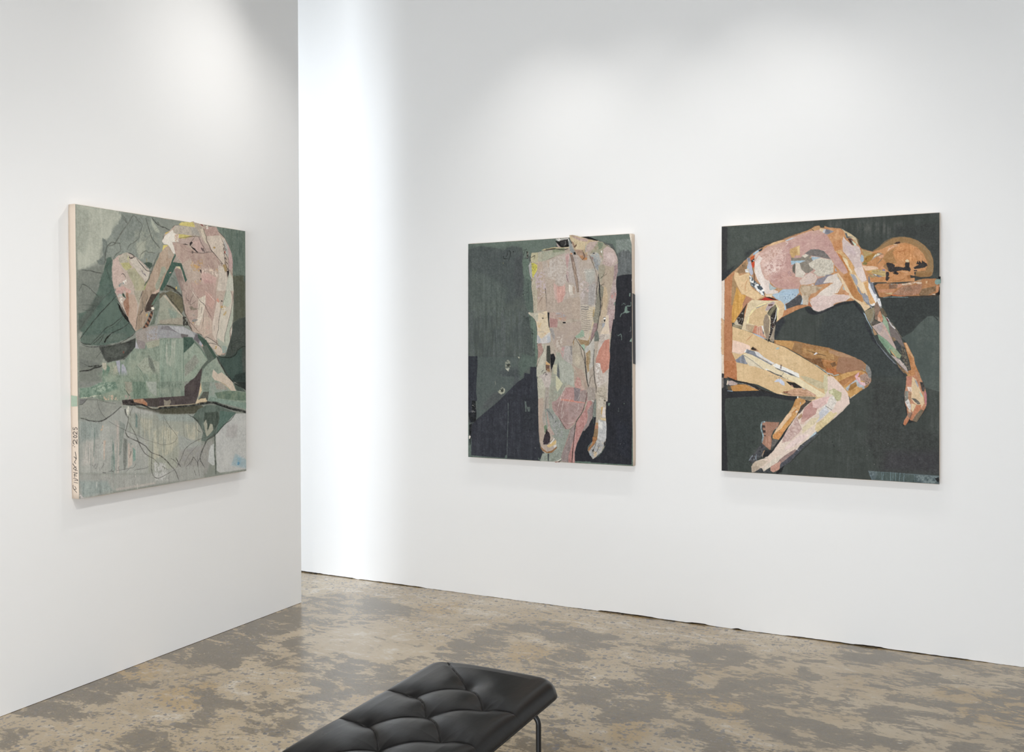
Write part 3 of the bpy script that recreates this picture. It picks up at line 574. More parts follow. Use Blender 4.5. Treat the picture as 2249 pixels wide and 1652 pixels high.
H c 55705f k50 l14 t60 d50 a.4 : 1240 1060 1640 1060 1640 1640 700 1640
L d 4c7062 w1.4 a.8 : 435 860 440 1200 440 1652
L g 5c7d70 w1 a.7 : 0 0 5 280
L c 4c7062 w1.4 a.7 : 1240 1350 1340 1500 1400 1652
# brown wedge
P g 51474a F2 n4 b.6 j.4 m5d5552,.6,1 : -30 330 -30 288 455 255 455 80 560 -10 750 -10 740 80 700 250 650 400 0 440
P d 51484a n4 j.4 : 540 1652 640 1580 740 1440 775 1400 760 1560 740 1652
P e 4f4846 n4 j.4 b.6 : 980 330 1400 300 1652 295 1652 460 1480 450 1300 420 1000 420
P g 8d8678 n4 b.6 : 75 320 120 340 140 350 200 320 210 370 180 440 90 440
L g 69696c w1 a.7 : 150 0 230 300 230 420
P e 2e2b2c n5 j.6 m8a7a76,.35,2 : 975 340 1180 320 1190 380 1060 410 990 420
P e b58062 n5 j.4 mc79a72,.5,2 : 1180 320 1360 310 1435 390 1430 440 1340 400 1200 370
P e b9754f n4 j.5 : 1330 360 1410 370 1435 440 1370 410
P e a09088 w.45 n5 : 1020 240 1120 250 1140 310 1040 330
P e c39a84 w.4 : 920 430 980 400 980 420 930 450
L e 181817 w1.8 : 1045 150 1070 200 1110 250
L e d6d2b8 w1 : 1010 100 1050 150 1100 220
# right limb
P d 8aa092 F2 n4 b.8 j.4 m9fae9c,.5,1 : 1000 1240 1030 1220 1060 1300 1140 1420 1260 1580 1320 1652 @ g 1400 160 1570 185 1575 480 1400 440 1060 370 880 340 860 360 690 370 760 160 @ d 740 1652 780 1430 850 1340
P g 7e9285 n4 b1 : 760 0 980 0 990 120 910 180 800 170
P g 5c625a n4 j.4 b.6 : 740 260 800 180 900 180 880 340 700 340
P g 8fa99f n4 b1 j.4 m9f9d95,.5,1 : 920 0 1120 10 1280 150 1200 250 880 340 900 180
P g a5a096 b3 n4 : 1000 20 1140 10 1240 140 1040 140
P g 64816f n4 b1.5 j.5 m869a7f,.6,1 : 1000 200 1240 160 1400 170 1570 190 1575 340 1350 330 1060 300
P g 7e9c90 n4 b1 : 880 340 930 260 1060 300 1300 340 1575 380 1575 500 1400 450 1040 370
P d d5c4b1 F2 h.3 n4 j.4 mc7b5a4,.4,2 : 960 1480 980 1425 1060 1510 1130 1480 1260 1590 1320 1652 @ g 1390 165 1300 160 1180 60 1100 0 @ d 1000 1620 955 1560
L g a8955e w1.4 : 1110 5 1200 60 1290 150
P g d8c095 F2 n3 j.6 : 750 0 770 160 720 260 690 310 655 390 700 400 870 360 840 290 800 300 760 300 700 330
P g d8c29c n3 j.6 : 655 390 690 340 760 310 840 290 860 350 760 380 690 400
# contours
L d 1f2320 w2.6 b1 : 1040 1190 1080 1290 1150 1400 1200 1500 1260 1580 1330 1640
L g 1f2320 w2.6 b1 : 1330 0 1400 50 1500 100 1570 150
L g 2a2e2b w1.6 b1 : 1350 -20 1460 60 1560 80
L d 1f2320 w2.6 b1 : 1060 1180 1140 1205 1280 1210 1380 1160 1420 1080 1500 1020 1550 1010
L d 3d4a46 w1.4 b1 : 1480 1100 1480 1300 1520 1480 1545 1640
L d 3f4845 w1.6 b1 : 990 1240 870 1330 800 1420 770 1500 750 1640
P g c4b193 n3 : -40 455 700 400 660 395 0 440
L g c9b897 w1.6 u : -30 462 200 440 500 415 660 400
L g 17191a w4.2 b1.4 u : 0 480 200 465 450 445 650 425 780 390 1000 380 1120 420 1300 480 1570 545
L g 17191a w2.4 b1 : 860 360 1000 390 1150 440 1350 510
L e 17191a w2.6 b1 : 1050 415 1200 425 1340 410
L e 17191a w2.6 b1 u : 1340 410 1440 460 1540 500 1652 495
L e c9b897 w1.4 : 1460 455 1560 480 1652 470
P g 4d4d3c b2 n4 a.9 : -40 500 300 470 760 420 810 470 740 540 600 580 300 590 0 580 -100 560
P e 57564a b2 n4 a.9 : 1220 440 1440 480 1652 510 1652 570 1500 570 1300 520
# ====== lower ground
P e 8f9691 b3 n3 m9da29b,.5,0 : 215 310 400 340 900 380 980 430 860 540 700 660 560 710 420 700 300 660 215 640
P e 75787a b1.5 n3 : 210 320 350 310 260 400 210 400
L e 333435 w1.2 b.8 : 210 410 260 405 340 320
L e 555857 w1.2 a.8 b.9 : 350 320 550 330 700 370 860 400
P e a9aeab b5 n3 s3 m9ba39f,.6,0 : 205 680 400 720 600 730 900 480 1200 460 1652 560 1652 1400 1500 1652 200 1652
P e 93a19f b8 n3 s4 : 210 700 600 730 560 1000 210 1100
P e b3b2ae b8 n3 s5 v.35 : 280 1050 460 1100 500 1500 260 1500
P e b1aca6 b2 n3 s4 v.4 : 800 700 940 700 920 1652 820 1652
P e b9b1aa b1.5 n3 s4 v.3 : 860 780 940 780 880 1300 840 1300
P e 87938e b1 n3 s4 j1 : 930 700 1040 780 980 1100 950 1320 920 1320 930 1050
P e 838a86 b1 n3 s4 j1 : 1000 1000 1070 1050 1060 1500 1020 1600 990 1400
P e b8aca2 b1.5 n3 s4 v.3 : 1080 1100 1180 1160 1160 1500 1080 1560
P e 9ba39a b6 n3 s4 : 1080 560 1652 600 1652 1100 1240 960 1090 880
P e aaab99 b5 n3 v.35 s4 : 1300 650 1652 700 1652 1250 1400 1100
P e 6f8a86 b1 n3 j1 : 1220 560 1260 640 1250 840 1220 820
P e 5d7f76 b.8 j1 n3 v.3 : 800 960 830 1000 830 1500 810 1652 795 1500
L e 587d74 w1.6 : 480 840 480 1000 470 1200 466 1350
L e 7a9692 w1.2 a.7 : 390 820 400 960
P e 7aa097 b1 n3 j.8 : 1170 1180 1220 1240 1220 1420 1180 1440
P e c9aa8c w.45 b1 n3 : 590 800 640 790 620 900 590 900
P e c3b0a2 b1 n3 v.3 : 640 1060 680 1060 660 1400 640 1400
P g a5ab9e b6 n3 s4 m979f97,.6,0 : -100 600 740 590 860 700 780 900 760 1100 500 1400 200 1652 -200 1652 -200 1100
P g b8b8a3 b4 n3 v.3 j1 : 60 780 340 900 340 1100 200 1300 -100 1400 -100 900
P g b5b5a2 b3 n3 v.35 j1 : 460 780 700 760 740 950 600 1080 480 1000
P g a2abaa b4 n3 a.8 : 330 950 480 1000 760 1100 720 1300 440 1400 360 1200
P g 9fa09c b6 n3 a.9 m93959a,.5,1 : 360 1250 760 1150 980 1050 940 1400 860 1652 300 1652
P g 97a6a2 b5 n3 s3 : -40 590 600 590 800 640 640 720 0 700
P g 5d7068 b1.5 n3 s3 j.6 m6a8077,.5,1 : 700 500 860 420 1060 420 1250 500 1400 560 1200 760 1020 960 880 1020 840 1080 760 1060 800 900 720 760 600 640
P g 48584f b2 n3 s3 j1 : 820 560 1060 540 1100 700 1000 860 860 880 800 700
P g 54766d b1.5 n3 : 1100 520 1390 560 1200 760 1040 920 1080 700
P g a5a896 n3 j1 b1 : 800 750 845 680 870 780 870 890 920 760 960 770 980 860 900 960 860 1000 830 900
P g b9bec0 b2 n3 mc4c8c9,.6,0 : 1380 570 1570 570 1580 1570 1100 1640 1040 1600 1020 960 1180 780
P g aeadb0 b6 n3 a.8 : 1240 780 1420 760 1400 1000 1200 1000
P g bcc4c6 b1.5 n3 : 930 1150 990 1120 1000 1500 960 1500 880 1440 900 1260
P g 93b4c4 b5 n3 a.8 : 1380 1300 1575 1400 1580 1560 1300 1500
P g 2f7fb8 b1.5 j1 w.3 : 1420 1450 1460 1440 1455 1500 1420 1500
P g 6fa8cc b3 a.6 w.35 : 1400 1350 1480 1380 1480 1500 1400 1500
L g 47524d w2.6 u j1.6 : 1000 940 1005 1100 1008 1300 1020 1500 1025 1652
L g 3a4542 w1.6 b.9 : 1040 500 1040 700 1020 880 1000 940
L g 2b2f2d w2 b1 : 1380 570 1300 680 1180 770 1080 880 1000 970 920 1020 850 1060
L g 2f3330 w1.8 b1 : 1000 950 900 1020 850 1080 800 1180 750 1300 745 1400 780 1480 820 1540
L g 3a3d3b w1.3 : 850 1060 830 1100 780 1250 740 1370 690 1470 710 1652
L g 44443f w1.2 : 850 1000 700 1050 560 1130 460 1220 410 1350 370 1440 280 1600 200 1652
L g 44443f w1.2 : 560 1500 600 1400 620 1360 680 1440 690 1480
L g 44443f w1.1 : 620 1360 540 1480 450 1560
L g 55554f w1 a.8 : 700 1140 560 1290 480 1420 440 1550
L g 2f2f2c w1.8 : 300 1370 330 1430 380 1520 450 1610
L g 44443f w1.2 : 210 1385 260 1410 350 1500
L g 3a3d3b w1.3 : 540 600 640 660 720 760 780 880 830 980
L g 3a3d3b w1.2 : 520 595 620 640 690 700 760 760
L g 4a4a44 w1 a.8 : 660 690 670 820 700 880 750 910
L g 4a4a44 w1 a.8 : 60 590 120 700 200 820 280 920 320 1000 280 1080 160 1130 0 1130
L g 5c5c56 w.8 a.8 : 70 640 90 800 120 880 180 800
L g 5c5c56 w.8 a.8 : 190 800 160 1000 190 1100
L g 5c5c56 w.8 a.8 : 430 600 440 900 470 1000 560 1060
L e 2f2f30 w2.2 b1 : 230 660 320 680 400 705 520 715 600 710 700 660 800 590 880 520 960 450
L e 4a4c4c w1 a.8 : 530 320 550 440 600 560 680 660
L e 4a4c4c w.8 a.8 : 730 710 860 790 1050 880 1250 970 1400 1040 1652 1120
L e 33332f w1.8 b1 : 1070 560 1090 680 1060 820 1045 900 1060 960 1110 1010 1250 1070 1400 1160 1500 1270 1652 1330
L g 2f2f2c w2 b1 : 0 1320 80 1380 160 1460 220 1530 280 1590
L e 44443f w1.4 b.9 : 1100 740 1180 880 1240 1000 1300 1140 1400 1300 1540 1380 1652 1490
L g 33332f w1.4 b.9 : 0 1490 120 1570 240 1640
L e 5c5c56 w.9 : 1535 1000 1520 1300 1510 1500 1530 1652
L e 44443f w1.6 b1 : 1020 500 1040 580 1080 650
L e 44443f w1.2 : 1170 460 1130 560 1120 620
L e 5a5f5c w1 : 1310 500 1310 620 1280 780
P e c9cdc0 n3 j.6 b.8 w.3 : 1050 440 1105 430 1100 560 1080 620 1055 540
P e 5c605c b1 : 1020 500 1040 490 1060 600 1040 600
# pencil writing
L e 4c4f50 w1 : 390 1495 430 1500 460 1520 440 1500 470 1540
L e 4c4f50 w1 : 500 1480 490 1500 465 1560
L e 4c4f50 w1 : 540 1470 530 1520 505 1570
L e 4c4f50 w1 : 640 1470 645 1490 610 1555
L e 4c4f50 w1 : 1145 1260 1125 1310 1120 1370
L e 4c4f50 w1 : 630 1638 680 1640
L e 4c4f50 w1 : 740 1615 790 1610 780 1590 800 1580 790 1615 830 1600 860 1580 850 1540
L e 4c4f50 w1 : 880 1600 920 1590 910 1550 930 1530
L e 4c4f50 w1 : 920 1610 950 1590 990 1580 1020 1580 1060 1570 1090 1560 1060 1620
L e 4c4f50 w1 : 1070 1600 1120 1560 1180 1550 1220 1500 1215 1480
L e 4c4f50 w1 : 1200 1600 1240 1580 1280 1580 1320 1570 1380 1560 1430 1550 1460 1525
L h 4c4f50 w1 : 455 1313 480 1318
L h 4c4f50 w1 : 515 1300 560 1300 570 1320
L h 4c4f50 w1 : 745 1095 733 1160
# bottom part of canvas
P h a7aba8 b5 n3 s4 m9aa09d,.6,3 : 210 1330 900 1330 1250 1250 1500 1250 1500 1370 1100 1420 600 1500 215 1600
P h b9bdbd b3 n3 w.35 : 980 1200 1100 1220 1130 1390 1000 1400
P h b3b0ac b2 n3 : 560 1480 1000 1410 1000 1430 600 1500
P h 7f9a95 b3 n3 v.45 : 540 950 580 950 580 1500 550 1480
P h 93a3a2 b6 n3 s4 : 215 1400 500 1400 560 1500 240 1570
P h c3bfc2 b1 w.3 : 210 1520 240 1560 260 1575 210 1585
L h 44443f w1.2 : 960 1120 955 1260 980 1350 1030 1370 1100 1340 1200 1280
L h 33332f w1.4 : 1180 1260 1215 1320 1240 1390
L h 44443f w1 : 1400 1290 1418 1340
L h 44443f w1.1 : 1430 1150 1440 1250 1455 1345
L h e3e3df w1.2 : 790 1320 792 1360
L h e3e3df w1.2 : 812 1430 814 1478
L h d9dad8 w1.2 a.8 : 388 1410 390 1470
S e 33373a k14 r.8 : 230 700 1600 600 1600 1600 230 1600
S g 4a4a40 k24 r.8 : 0 600 1560 600 1560 1560 0 1560
H e c3c8c4 k120 l16 t90 d10 a.4 : 215 720 1640 600 1640 1640 210 1640
H g c3c8bc k140 l16 t90 d10 a.4 : 0 600 1560 600 1560 1580 0 1640
H a b7beb0 k160 l10 t90 d30 a.3 : 140 90 1500 320 1500 1000 200 1600
# rim
L b d8b48c w1 a.9 : 0 310 100 335 200 350
L a 6f8070 w1 a.8 : 140 80 140 700 160 1300 175 1652
L c 6f8070 w1 a.8 : 178 0 190 600 205 1652
'''
ART['standing'] = '''
P z 57625b n2 s3 b.6 m4b5554,.8,0 : 1015 480 1410 480 1410 1060 1015 1060
# green ground, lighter top band
P a 65796a n2 b2 j1 : 60 290 1652 180 1652 420 1300 470 1060 560 1050 360 840 340 700 420 580 370 400 350 250 340 100 400 60 400
P b 64776a n2 b2 : -80 200 420 190 560 160 1540 100 1545 480 1300 500 1200 300 900 230 430 200 0 400 -80 400
P b 7c8b80 n4 j.5 b1 m6c7a72,.6,2 : 1255 225 1540 205 1540 480 1400 420 1260 480
P b 646b6b n4 s3 j.5 b3 m767d7c,.4,4 : 1290 470 1400 400 1500 410 1545 480 1540 840 1270 870
P b 8a988e w.5 b2 a.6 : 1260 230 1540 210 1540 420 1260 430
P a 4f5a59 b14 n3 a.8 : 90 340 600 380 980 340 1040 560 1040 1250 900 1300 400 1300 300 900 90 900
P a 4a5052 b8 n3 a.7 : 920 560 1050 480 1060 1200 960 1260 900 900
P a 5b6a61 b10 n3 s4 a.6 : 100 750 500 900 800 1100 700 1600 100 1600
P c 5c6d64 b12 n3 s5 v.4 a.7 : 80 0 1300 0 1300 900 100 800
P c 4a5154 b6 n3 s5 v.5 a.6 : 80 0 1200 0 1250 700 700 900 100 800
P a 627a68 b2 j1 n3 : 1050 560 1170 560 1170 800 1230 960 1240 1300 1250 1652 1180 1652 1170 1200 1080 900 1060 800
P a 566a5f b4 n3 a.9 : 1080 900 1230 960 1240 1500 1140 1500 1060 1200
P c 64806b b2 j1 n3 : 1150 60 1220 90 1290 190 1310 400 1330 700 1330 1020 1240 1020 1240 700 1200 300
P c 4b5753 b3 j1 n5 v.35 : 1060 100 1220 120 1280 400 1280 860 1100 800 1040 400
P c 566a5f b6 n3 : 1040 800 1300 860 1300 1040 1190 1040 1080 1140 1010 1270 940 1240 980 1000
P c 55635f b5 n2 : 240 850 980 860 960 1150 1060 1230 700 1560 400 1652 220 1652 230 1200
P c 494f54 b9 n4 a.6 : 650 1100 1000 1050 1000 1300 850 1430 700 1380
P e 55635f b2 n2 : 210 -200 900 -200 880 0 220 585
P e 55575a b7 a.6 n3 : 520 100 700 60 700 170 400 400 300 380
H z 39444a k170 l14 t90 d14 a.35 : 1030 600 1160 600 1160 870 1030 960
H z 74857b k120 l14 t90 d14 a.25 : 1030 600 1160 600 1160 870 1030 960
L c 3c4447 w.9 a.7 u : 580 150 570 500 580 850 580 970
L c 3c4447 w.6 a.6 : 250 830 980 835 1060 850
L a 3c4447 w.8 a.6 : 1040 800 1045 1200 1020 1500
L a 1d211f w1.6 : 770 420 780 480 760 530
L a 1d211f w2 : 780 425 830 430 828 520 800 600
L a 1d211f w2.2 : 710 520 720 560 780 565
P a 1d211f j.7 : 875 425 900 430 890 460
L a 1d211f w1.4 : 1070 410 1120 400 1130 385
L a 1d211f w1.2 : 1100 420 1070 500
P a 24221e j.7 : 1130 430 1160 440 1160 500 1150 560 1120 540 1140 500
L a e8dcc0 w1.2 : 1155 440 1150 500
P a e9e2d2 : 1130 525 1145 530 1135 550
P a d9c94a : 702 635 712 640 708 655
S a 1f2527 k16 r1.3 : 880 1040 1140 1150 1140 1260 880 1280
S a c8c8c0 k14 r.5 : 940 1080 1120 1200 1100 1420 960 1200
L a 20272a w1 : 1150 1000 1160 1080 1170 1200 1160 1380
L a 20272a w1 : 990 1050 990 1090
L a 20272a w.8 : 710 1430 730 1530
L c 20272a w1.4 a.9 : 1215 330 1220 370 1215 420
S c 1f2527 k10 r1.6 : 1185 240 1260 240 1260 440 1200 440
P c 8d927b n5 j.8 w.4 : 740 940 790 900 830 930 835 1020 790 1120 740 1050
P c b7b79f n4 j.6 : 745 1060 820 1050 795 1118
P c 3f4338 n5 j.8 : 770 990 825 980 820 1030 780 1030
P c c9c5a6 j.4 : 970 845 1000 850 990 880
L c b9b79a w1 : 560 1260 560 1310 570 1360
P c a5a688 n5 j.8 w.4 : 610 1480 680 1400 730 1420 735 1480 720 1530 640 1530
P c 3b4036 j.8 n5 : 660 1450 700 1430 710 1480 680 1500
P c cfcfb6 j.5 : 715 1410 735 1440 730 1480
# navy fields
P c 363b45 n3 s2 j.3 m2f343e,.6,1 : 70 835 238 835 240 1000 218 1360 215 1500 232 1620 228 1652 70 1652
P e 353a45 n3 s2 j.3 : 70 -200 218 -200 205 100 232 220 200 240 205 350 220 440 215 600 130 640 100 640 75 500
P c 393c48 n3 s3 j.3 m30333d,.7,1 : 620 1652 840 1430 960 1310 1080 1230 1090 1138 1190 1160 1195 1030 1305 1035 1305 1240 1325 1270 1335 1652
P e 3a3d49 n3 s3 j.3 m30343e,.7,1 : 215 590 400 435 620 250 840 40 880 0 1335 -60 1345 250 1335 330 1350 850 1370 1100 1450 1190 1450 1340 125 1240 125 900 130 700 215 600
P e 3a3d49 n3 s3 b4 a.8 : 140 650 300 580 300 900 260 1200 140 1230
P e 30343d b8 a.8 n3 : 1050 180 1340 180 1340 800 1060 780
H e 5c6070 k160 l10 t90 d12 a.25 : 130 620 620 250 1330 50 1350 1300 130 1230
L e 6e7f77 w1.2 a.8 u : 795 290 792 600 780 900 772 1280
P e 5c6b66 j.8 n3 : 1095 250 1120 260 1130 340 1120 440 1105 440
P e 5c6b66 j.8 n3 : 1130 360 1190 350 1180 440 1150 440
L e 4b4f55 w.8 a.7 : 860 400 870 900
P e 5b7066 n4 j.5 b1 : 70 640 90 640 95 900 130 930 125 1235 450 1270 740 1290 740 1300 65 1268
P e 23262a j.8 n5 : 88 680 135 660 125 900 110 1070 95 1000
P e 1f2226 j.8 n5 m33363a,.5,2 : 75 470 215 440 218 590 190 640 130 635 90 560
P e 1f2226 j.8 n5 : 135 240 205 240 210 430 140 430
S e cfcabb k20 r1 : 150 300 210 310 205 460 120 460
L e a09c90 w.9 : 80 430 150 440 200 455
P e e3dccb j.6 : 85 890 100 870 118 890 105 930 85 935
P e 5b7066 j.5 : 740 1240 770 1230 775 1300 735 1300
P e 5b7066 j.5 : 1335 1310 1350 1270 1375 1330
P e a9a598 : 1278 1100 1290 1100 1290 1112
# right navy
P b 2d2e36 n3 s2 j.4 m25272f,.6,1 : 1275 880 1400 850 1550 840 1545 1652 1150 1652 1240 1380 1260 1100
P d 2d2e37 n3 s2 j.3 m25272f,.6,1 : 1225 0 1545 0 1545 1652 1080 1652 1110 1200 1140 800 1150 500 1180 300
P d 2d2e37 n3 j.3 : 870 560 950 560 920 800 870 900
P d 2f3037 n3 j.3 : 960 220 1080 200 1060 260 1000 300 960 430 900 400
P g 2c2e37 n3 s2 j.3 m272a35,.7,1 : 1100 -50 1545 -50 1560 1420 510 1340 515 1180 560 1020 650 820 840 520 900 400 1060 300
P g 2c3140 b10 a.6 n3 : 1250 600 1500 700 1500 1300 1300 1200
H d 4a4d5c k160 l10 t90 d14 a.25 : 1140 500 1540 200 1540 1650 1090 1650
H g 4a4d5c k160 l10 t90 d14 a.25 : 1090 100 1540 0 1540 1400 560 1300 700 900
L b 6f8f80 w2 : 1360 1400 1400 1370 1430 1390
L b 6f8f80 w3 a.9 : 1530 1350 1520 1410 1450 1420 1440 1500 1400 1540 1360 1560 1340 1610
P b 6f8f80 j.7 : 1430 1420 1460 1420 1470 1500 1520 1520 1450 1550 1410 1530
P b 6f8f80 j.5 : 1505 1180 1525 1180 1520 1250 1500 1240
L d 6f8f80 w2 : 1270 440 1300 465 1350 440 1360 545
L d 9aa6a0 w.9 : 1520 300 1525 380 1500 385
P d 7fa38e j.5 : 1505 570 1545 500 1545 575
P g 64806f j.5 : 1115 285 1158 282 1140 338 1120 330
P g 64806f j.5 : 1395 290 1420 292 1410 305
L g 64746e w1.2 : 1305 375 1312 440
S g c0c4c4 k8 r.5 : 1100 440 1540 400 1540 1400 1100 1300
P g 5a7565 n3 j.5 b.8 : 520 1345 800 1352 810 1372 1545 1410 1560 400 1575 400 1572 1445 520 1375
P d 232325 n3 j.3 : 1545 -150 1590 -150 1590 470 1548 470
P b 26262a n3 j.3 : 1545 845 1590 845 1590 1652 1548 1652
P b e9dccb j.5 : 1545 920 1560 930 1560 970 1545 965
L g 394a4a w1 a.8 : 850 450 850 600 900 700
L g 465a50 w2.4 a.8 : 850 380 850 650
# green gap beside body
P c 5c7f69 n4 j.6 : 1550 600 1580 560 1600 700 1640 800 1560 800
P c 232329 n4 j.5 : 1570 450 1652 650 1652 1000 1600 1050 1560 900 1590 760 1550 560
P b 232329 n4 j.4 : -60 1530 40 1535 60 1652 -60 1652
P d 2a2b33 n4 j.4 : 0 0 55 40 60 300 90 450 140 600 165 750 150 900 110 1050 90 1170 70 1100 60 900 90 800 40 500
P d 5c7f69 n4 j.5 : 80 540 100 620 100 760 70 800 60 700
# ============ figure base
P a b7a48d F h.5 n4 j.4 e2a2a26 : 1215 455 1330 450 1440 420 1652 370 @ b 60 370 340 340 420 300 700 240 940 240 1130 320 1230 400 1280 520 1300 620 1290 800 1260 950 1270 1200 1240 1400 1230 1652 @ d 1190 100 1180 400 1140 800 1130 1100 1100 1500 @ g 1090 0 1085 300 1075 550 1090 680 1085 900 1060 1080 1000 1170 900 1270 840 1305 790 1240 760 1180 750 1130 850 950 880 700 900 550 900 400 860 480 830 560 730 740 650 800 560 1010 510 1180 515 1375 @ e 1450 1345 1450 1200 1390 1120 1360 990 1345 800 1340 300 @ c 1340 1600 1330 1300 1310 1000 1330 800 1330 400 1310 250 1240 130 1160 65 1160 40 1250 50 @ a 1250 1300 1215 1100 1220 950 1180 850 1165 700 1195 600
# left arm (viewer's left)
P a c3a68b n3 j.5 mb99c84,.6,1 s3 : 1330 600 1480 580 1500 900 1470 1200 1490 1500 1320 1500 1320 1100 1300 900
P a c4b594 n4 j.5 mb3a585,.5,1 : 1220 980 1290 880 1320 1000 1320 1500 1260 1540 1240 1250 1220 1100
P a c9b7a4 b3 a.7 w.4 n4 : 1330 850 1480 640 1500 1000 1450 1250 1350 1250
P a c3a9ac w.45 b2 : 1290 860 1480 760 1500 1100 1340 1300 1290 1000
S a 54503f k60 r.7 a.7 : 1225 1050 1280 1050 1290 1540 1260 1540
P a c1b583 n4 j.5 mafa678,.5,2 : 1215 460 1330 450 1330 640 1210 620 1200 560
L a 3a3226 w1.6 : 1200 550 1250 520 1280 510 1270 560
L a 3a3226 w1.2 : 1230 530 1280 505
P a b4ae8e n4 j.5 m9da28a,.5,1 : 1335 460 1450 425 1652 410 1652 520 1500 600 1340 620
P b b1ad8e n4 j.5 m95a084,.5,2 : -80 430 60 420 340 350 330 460 200 500 0 580 -80 610
P b 7f8f63 b2 a.7 n4 : 100 380 330 370 330 430 120 450
L a e3c57a w2.2 u : 1450 415 1540 385 1652 365
L b e3c57a w2 u : -80 410 0 390 130 370 270 360 400 360
L a 2a211a w1.6 u : 1450 420 1560 400 1652 385
L b 2a211a w1.6 u : 0 400 130 380 240 395 330 400 390 385
P a a9a9a4 n4 j.5 h.2 : 1165 690 1195 610 1215 640 1230 800 1225 950 1185 860
P a e0d22c n6 j.5 h.2 mc9bb2e,.6,2 : 1215 640 1260 640 1325 680 1325 740 1300 800 1260 880 1240 920 1225 800
H a 4b4a20 k50 l7 a.6 : 1215 640 1325 680 1325 740 1240 920
P a b5aaba j.6 n4 : 1265 870 1330 790 1325 830 1270 890
L a 2c2418 w1.4 : 1200 590 1210 640
P a 8c7d5c : 1205 940 1230 920 1235 970 1215 965
L a 6b4a3a w1 a.8 : 1350 1370 1390 1290 1440 1220
L a 2f2723 w1.3 u a.8 : 1470 1100 1480 1200 1490 1350 1505 1530
L b 4a3b30 w.9 a.8 : 0 600 60 565 150 535 270 490
# torso
P b bfab9a F n4 j.4 s2 mb8a28c,.6,1 : -80 620 60 570 280 480 420 440 560 500 640 560 780 560 860 700 930 860 920 1000 890 1250 870 1400 850 1652 -40 1652 10 1450 0 1200 -20 900
P b b9a08a b3 n3 a.9 j.5 : 0 920 100 900 180 1010 130 1060 140 1200 220 1360 320 1340 400 1250 600 1300 610 1652 0 1652
P b c5b7aa b5 a.7 w.38 n4 : 40 600 380 500 420 900 300 1040 180 1020 60 850
P b b3a5a0 b6 a.6 n5 : 400 500 560 520 600 900 580 1150 480 1000 400 1000
P a bba28c n3 j.5 b1 : 1500 940 1652 900 1652 1652 1530 1652 1500 1400
P a c4b6a8 b3 a.7 w.4 : 1480 640 1652 560 1652 950 1520 920
P a bd9f84 n3 b1 a.8 : 1490 600 1545 580 1540 720 1510 720
P b d49f8f n4 s4 j.8 b1 mc8a08f,.5,3 : 130 1000 250 1080 340 1010 345 1200 290 1340 210 1370 150 1260 130 1120
P b dd9a88 b2 n4 s4 : 190 1070 330 1050 330 1200 280 1330 220 1350 190 1200
P b cf9f98 n4 j.6 b1 : 340 500 410 460 420 520 400 640 380 760 360 680
P b c9938a b2 a.6 : 350 540 400 520 390 650
P b c29b94 a.8 b2 n4 : 360 780 400 800 400 1000 360 960
P b d3c5b2 n4 j.5 b1 : 405 1030 470 1040 510 1060 510 1200 430 1220 410 1130
P b ece0cd b2 a.9 : 410 1035 435 1035 430 1180 415 1160
P b bd9f86 n3 : 470 1060 520 1060 520 1200 480 1190
P b b3a294 n4 j.4 b1 : 610 1250 690 1000 720 950 880 900 900 1000 880 1400 860 1420 620 1400
P b aeb0a4 b6 a.8 n4 : 690 760 880 740 880 960 800 1040 720 960
P b a9a4a0 b3 a.8 n5 : 760 1060 890 1000 890 1200 860 1400 760 1400
P b c3b1ac b3 a.8 w.4 n4 : 580 900 700 950 700 1150 760 1180 650 1300 600 1250
P b c9a9a0 w.45 b1 : 680 950 760 1000 770 1180 700 1130
P b bba189 n3 j.4 b1 : 500 1260 600 1250 615 1400 600 1652 500 1652 440 1500
H b e0d6ca k150 l14 t85 d70 a.4 : 0 560 420 500 860 800 860 1300 500 1640 0 1640
H b 95857a k60 l12 t85 d70 a.35 : 0 560 420 500 860 800 860 1300 500 1640 0 1640
H a e4d9cc k60 l12 t80 d60 a.4 : 1300 900 1652 600 1652 1640 1320 1500
L b e8e2d0 w1.2 a.9 : 670 820 680 795 740 805 790 790 830 780 880 800
L b e8e2d0 w.9 a.9 : 790 750 790 800
# pole at chest
P b a98a72 n4 j.3 h.3 e6a5040 : 430 480 480 500 530 700 570 950 590 1160 560 1170 530 1000 480 750
P b 86695a b1 a.8 n4 : 440 500 475 500 500 620 460 620
L b 4a382c w1 a.8 : 500 740 560 910 580 1060 585 1150
L b 3c3440 w1.4 : 360 850 375 930 400 990
L b 6a4a3a w1 : 430 480 500 760
# throat and collar
P b 8f9593 n4 j.5 h.3 : 380 200 420 220 480 380 520 440 480 480 430 420
P b 2a2726 n5 j.6 : 470 460 520 440 540 490 480 490
P b e7e4dc : 478 460 492 460 490 490 480 490
P b d9824a j.5 : 430 465 470 460 475 490 440 480
P b d8d1c8 n4 j.5 w.3 : 150 205 400 195 410 250 300 260 180 240
P b 1c1b1c F n3 j.7 : 155 230 200 250 290 260 320 215 360 250 410 330 400 350 300 360 250 350 190 280
P b 33302f n4 j.5 : 240 240 390 210 400 300 330 340 260 320
L b cfc9c0 w1 : 340 240 345 290 330 330
P b b0988c j.6 n4 : 180 280 250 345 240 370 190 330
P b c9a878 F h.7 n5 j.5 md8bf8b,.5,1 : 415 140 470 130 620 170 780 210 940 245 900 330 840 400 750 440 740 510 690 590 640 570 560 480 510 400 480 310 430 220
P b d8bd86 n4 j.4 mc9a878,.4,2 : 430 150 600 260 750 270 700 330 680 400 560 400 500 330 450 230
P b c39c8c n4 j.4 : 450 140 600 190 760 210 740 260 640 250 500 190
P b bd9f92 n4 j.4 mc9b0a0,.4,2 : 740 300 800 260 930 250 900 340 840 400 740 440 700 460
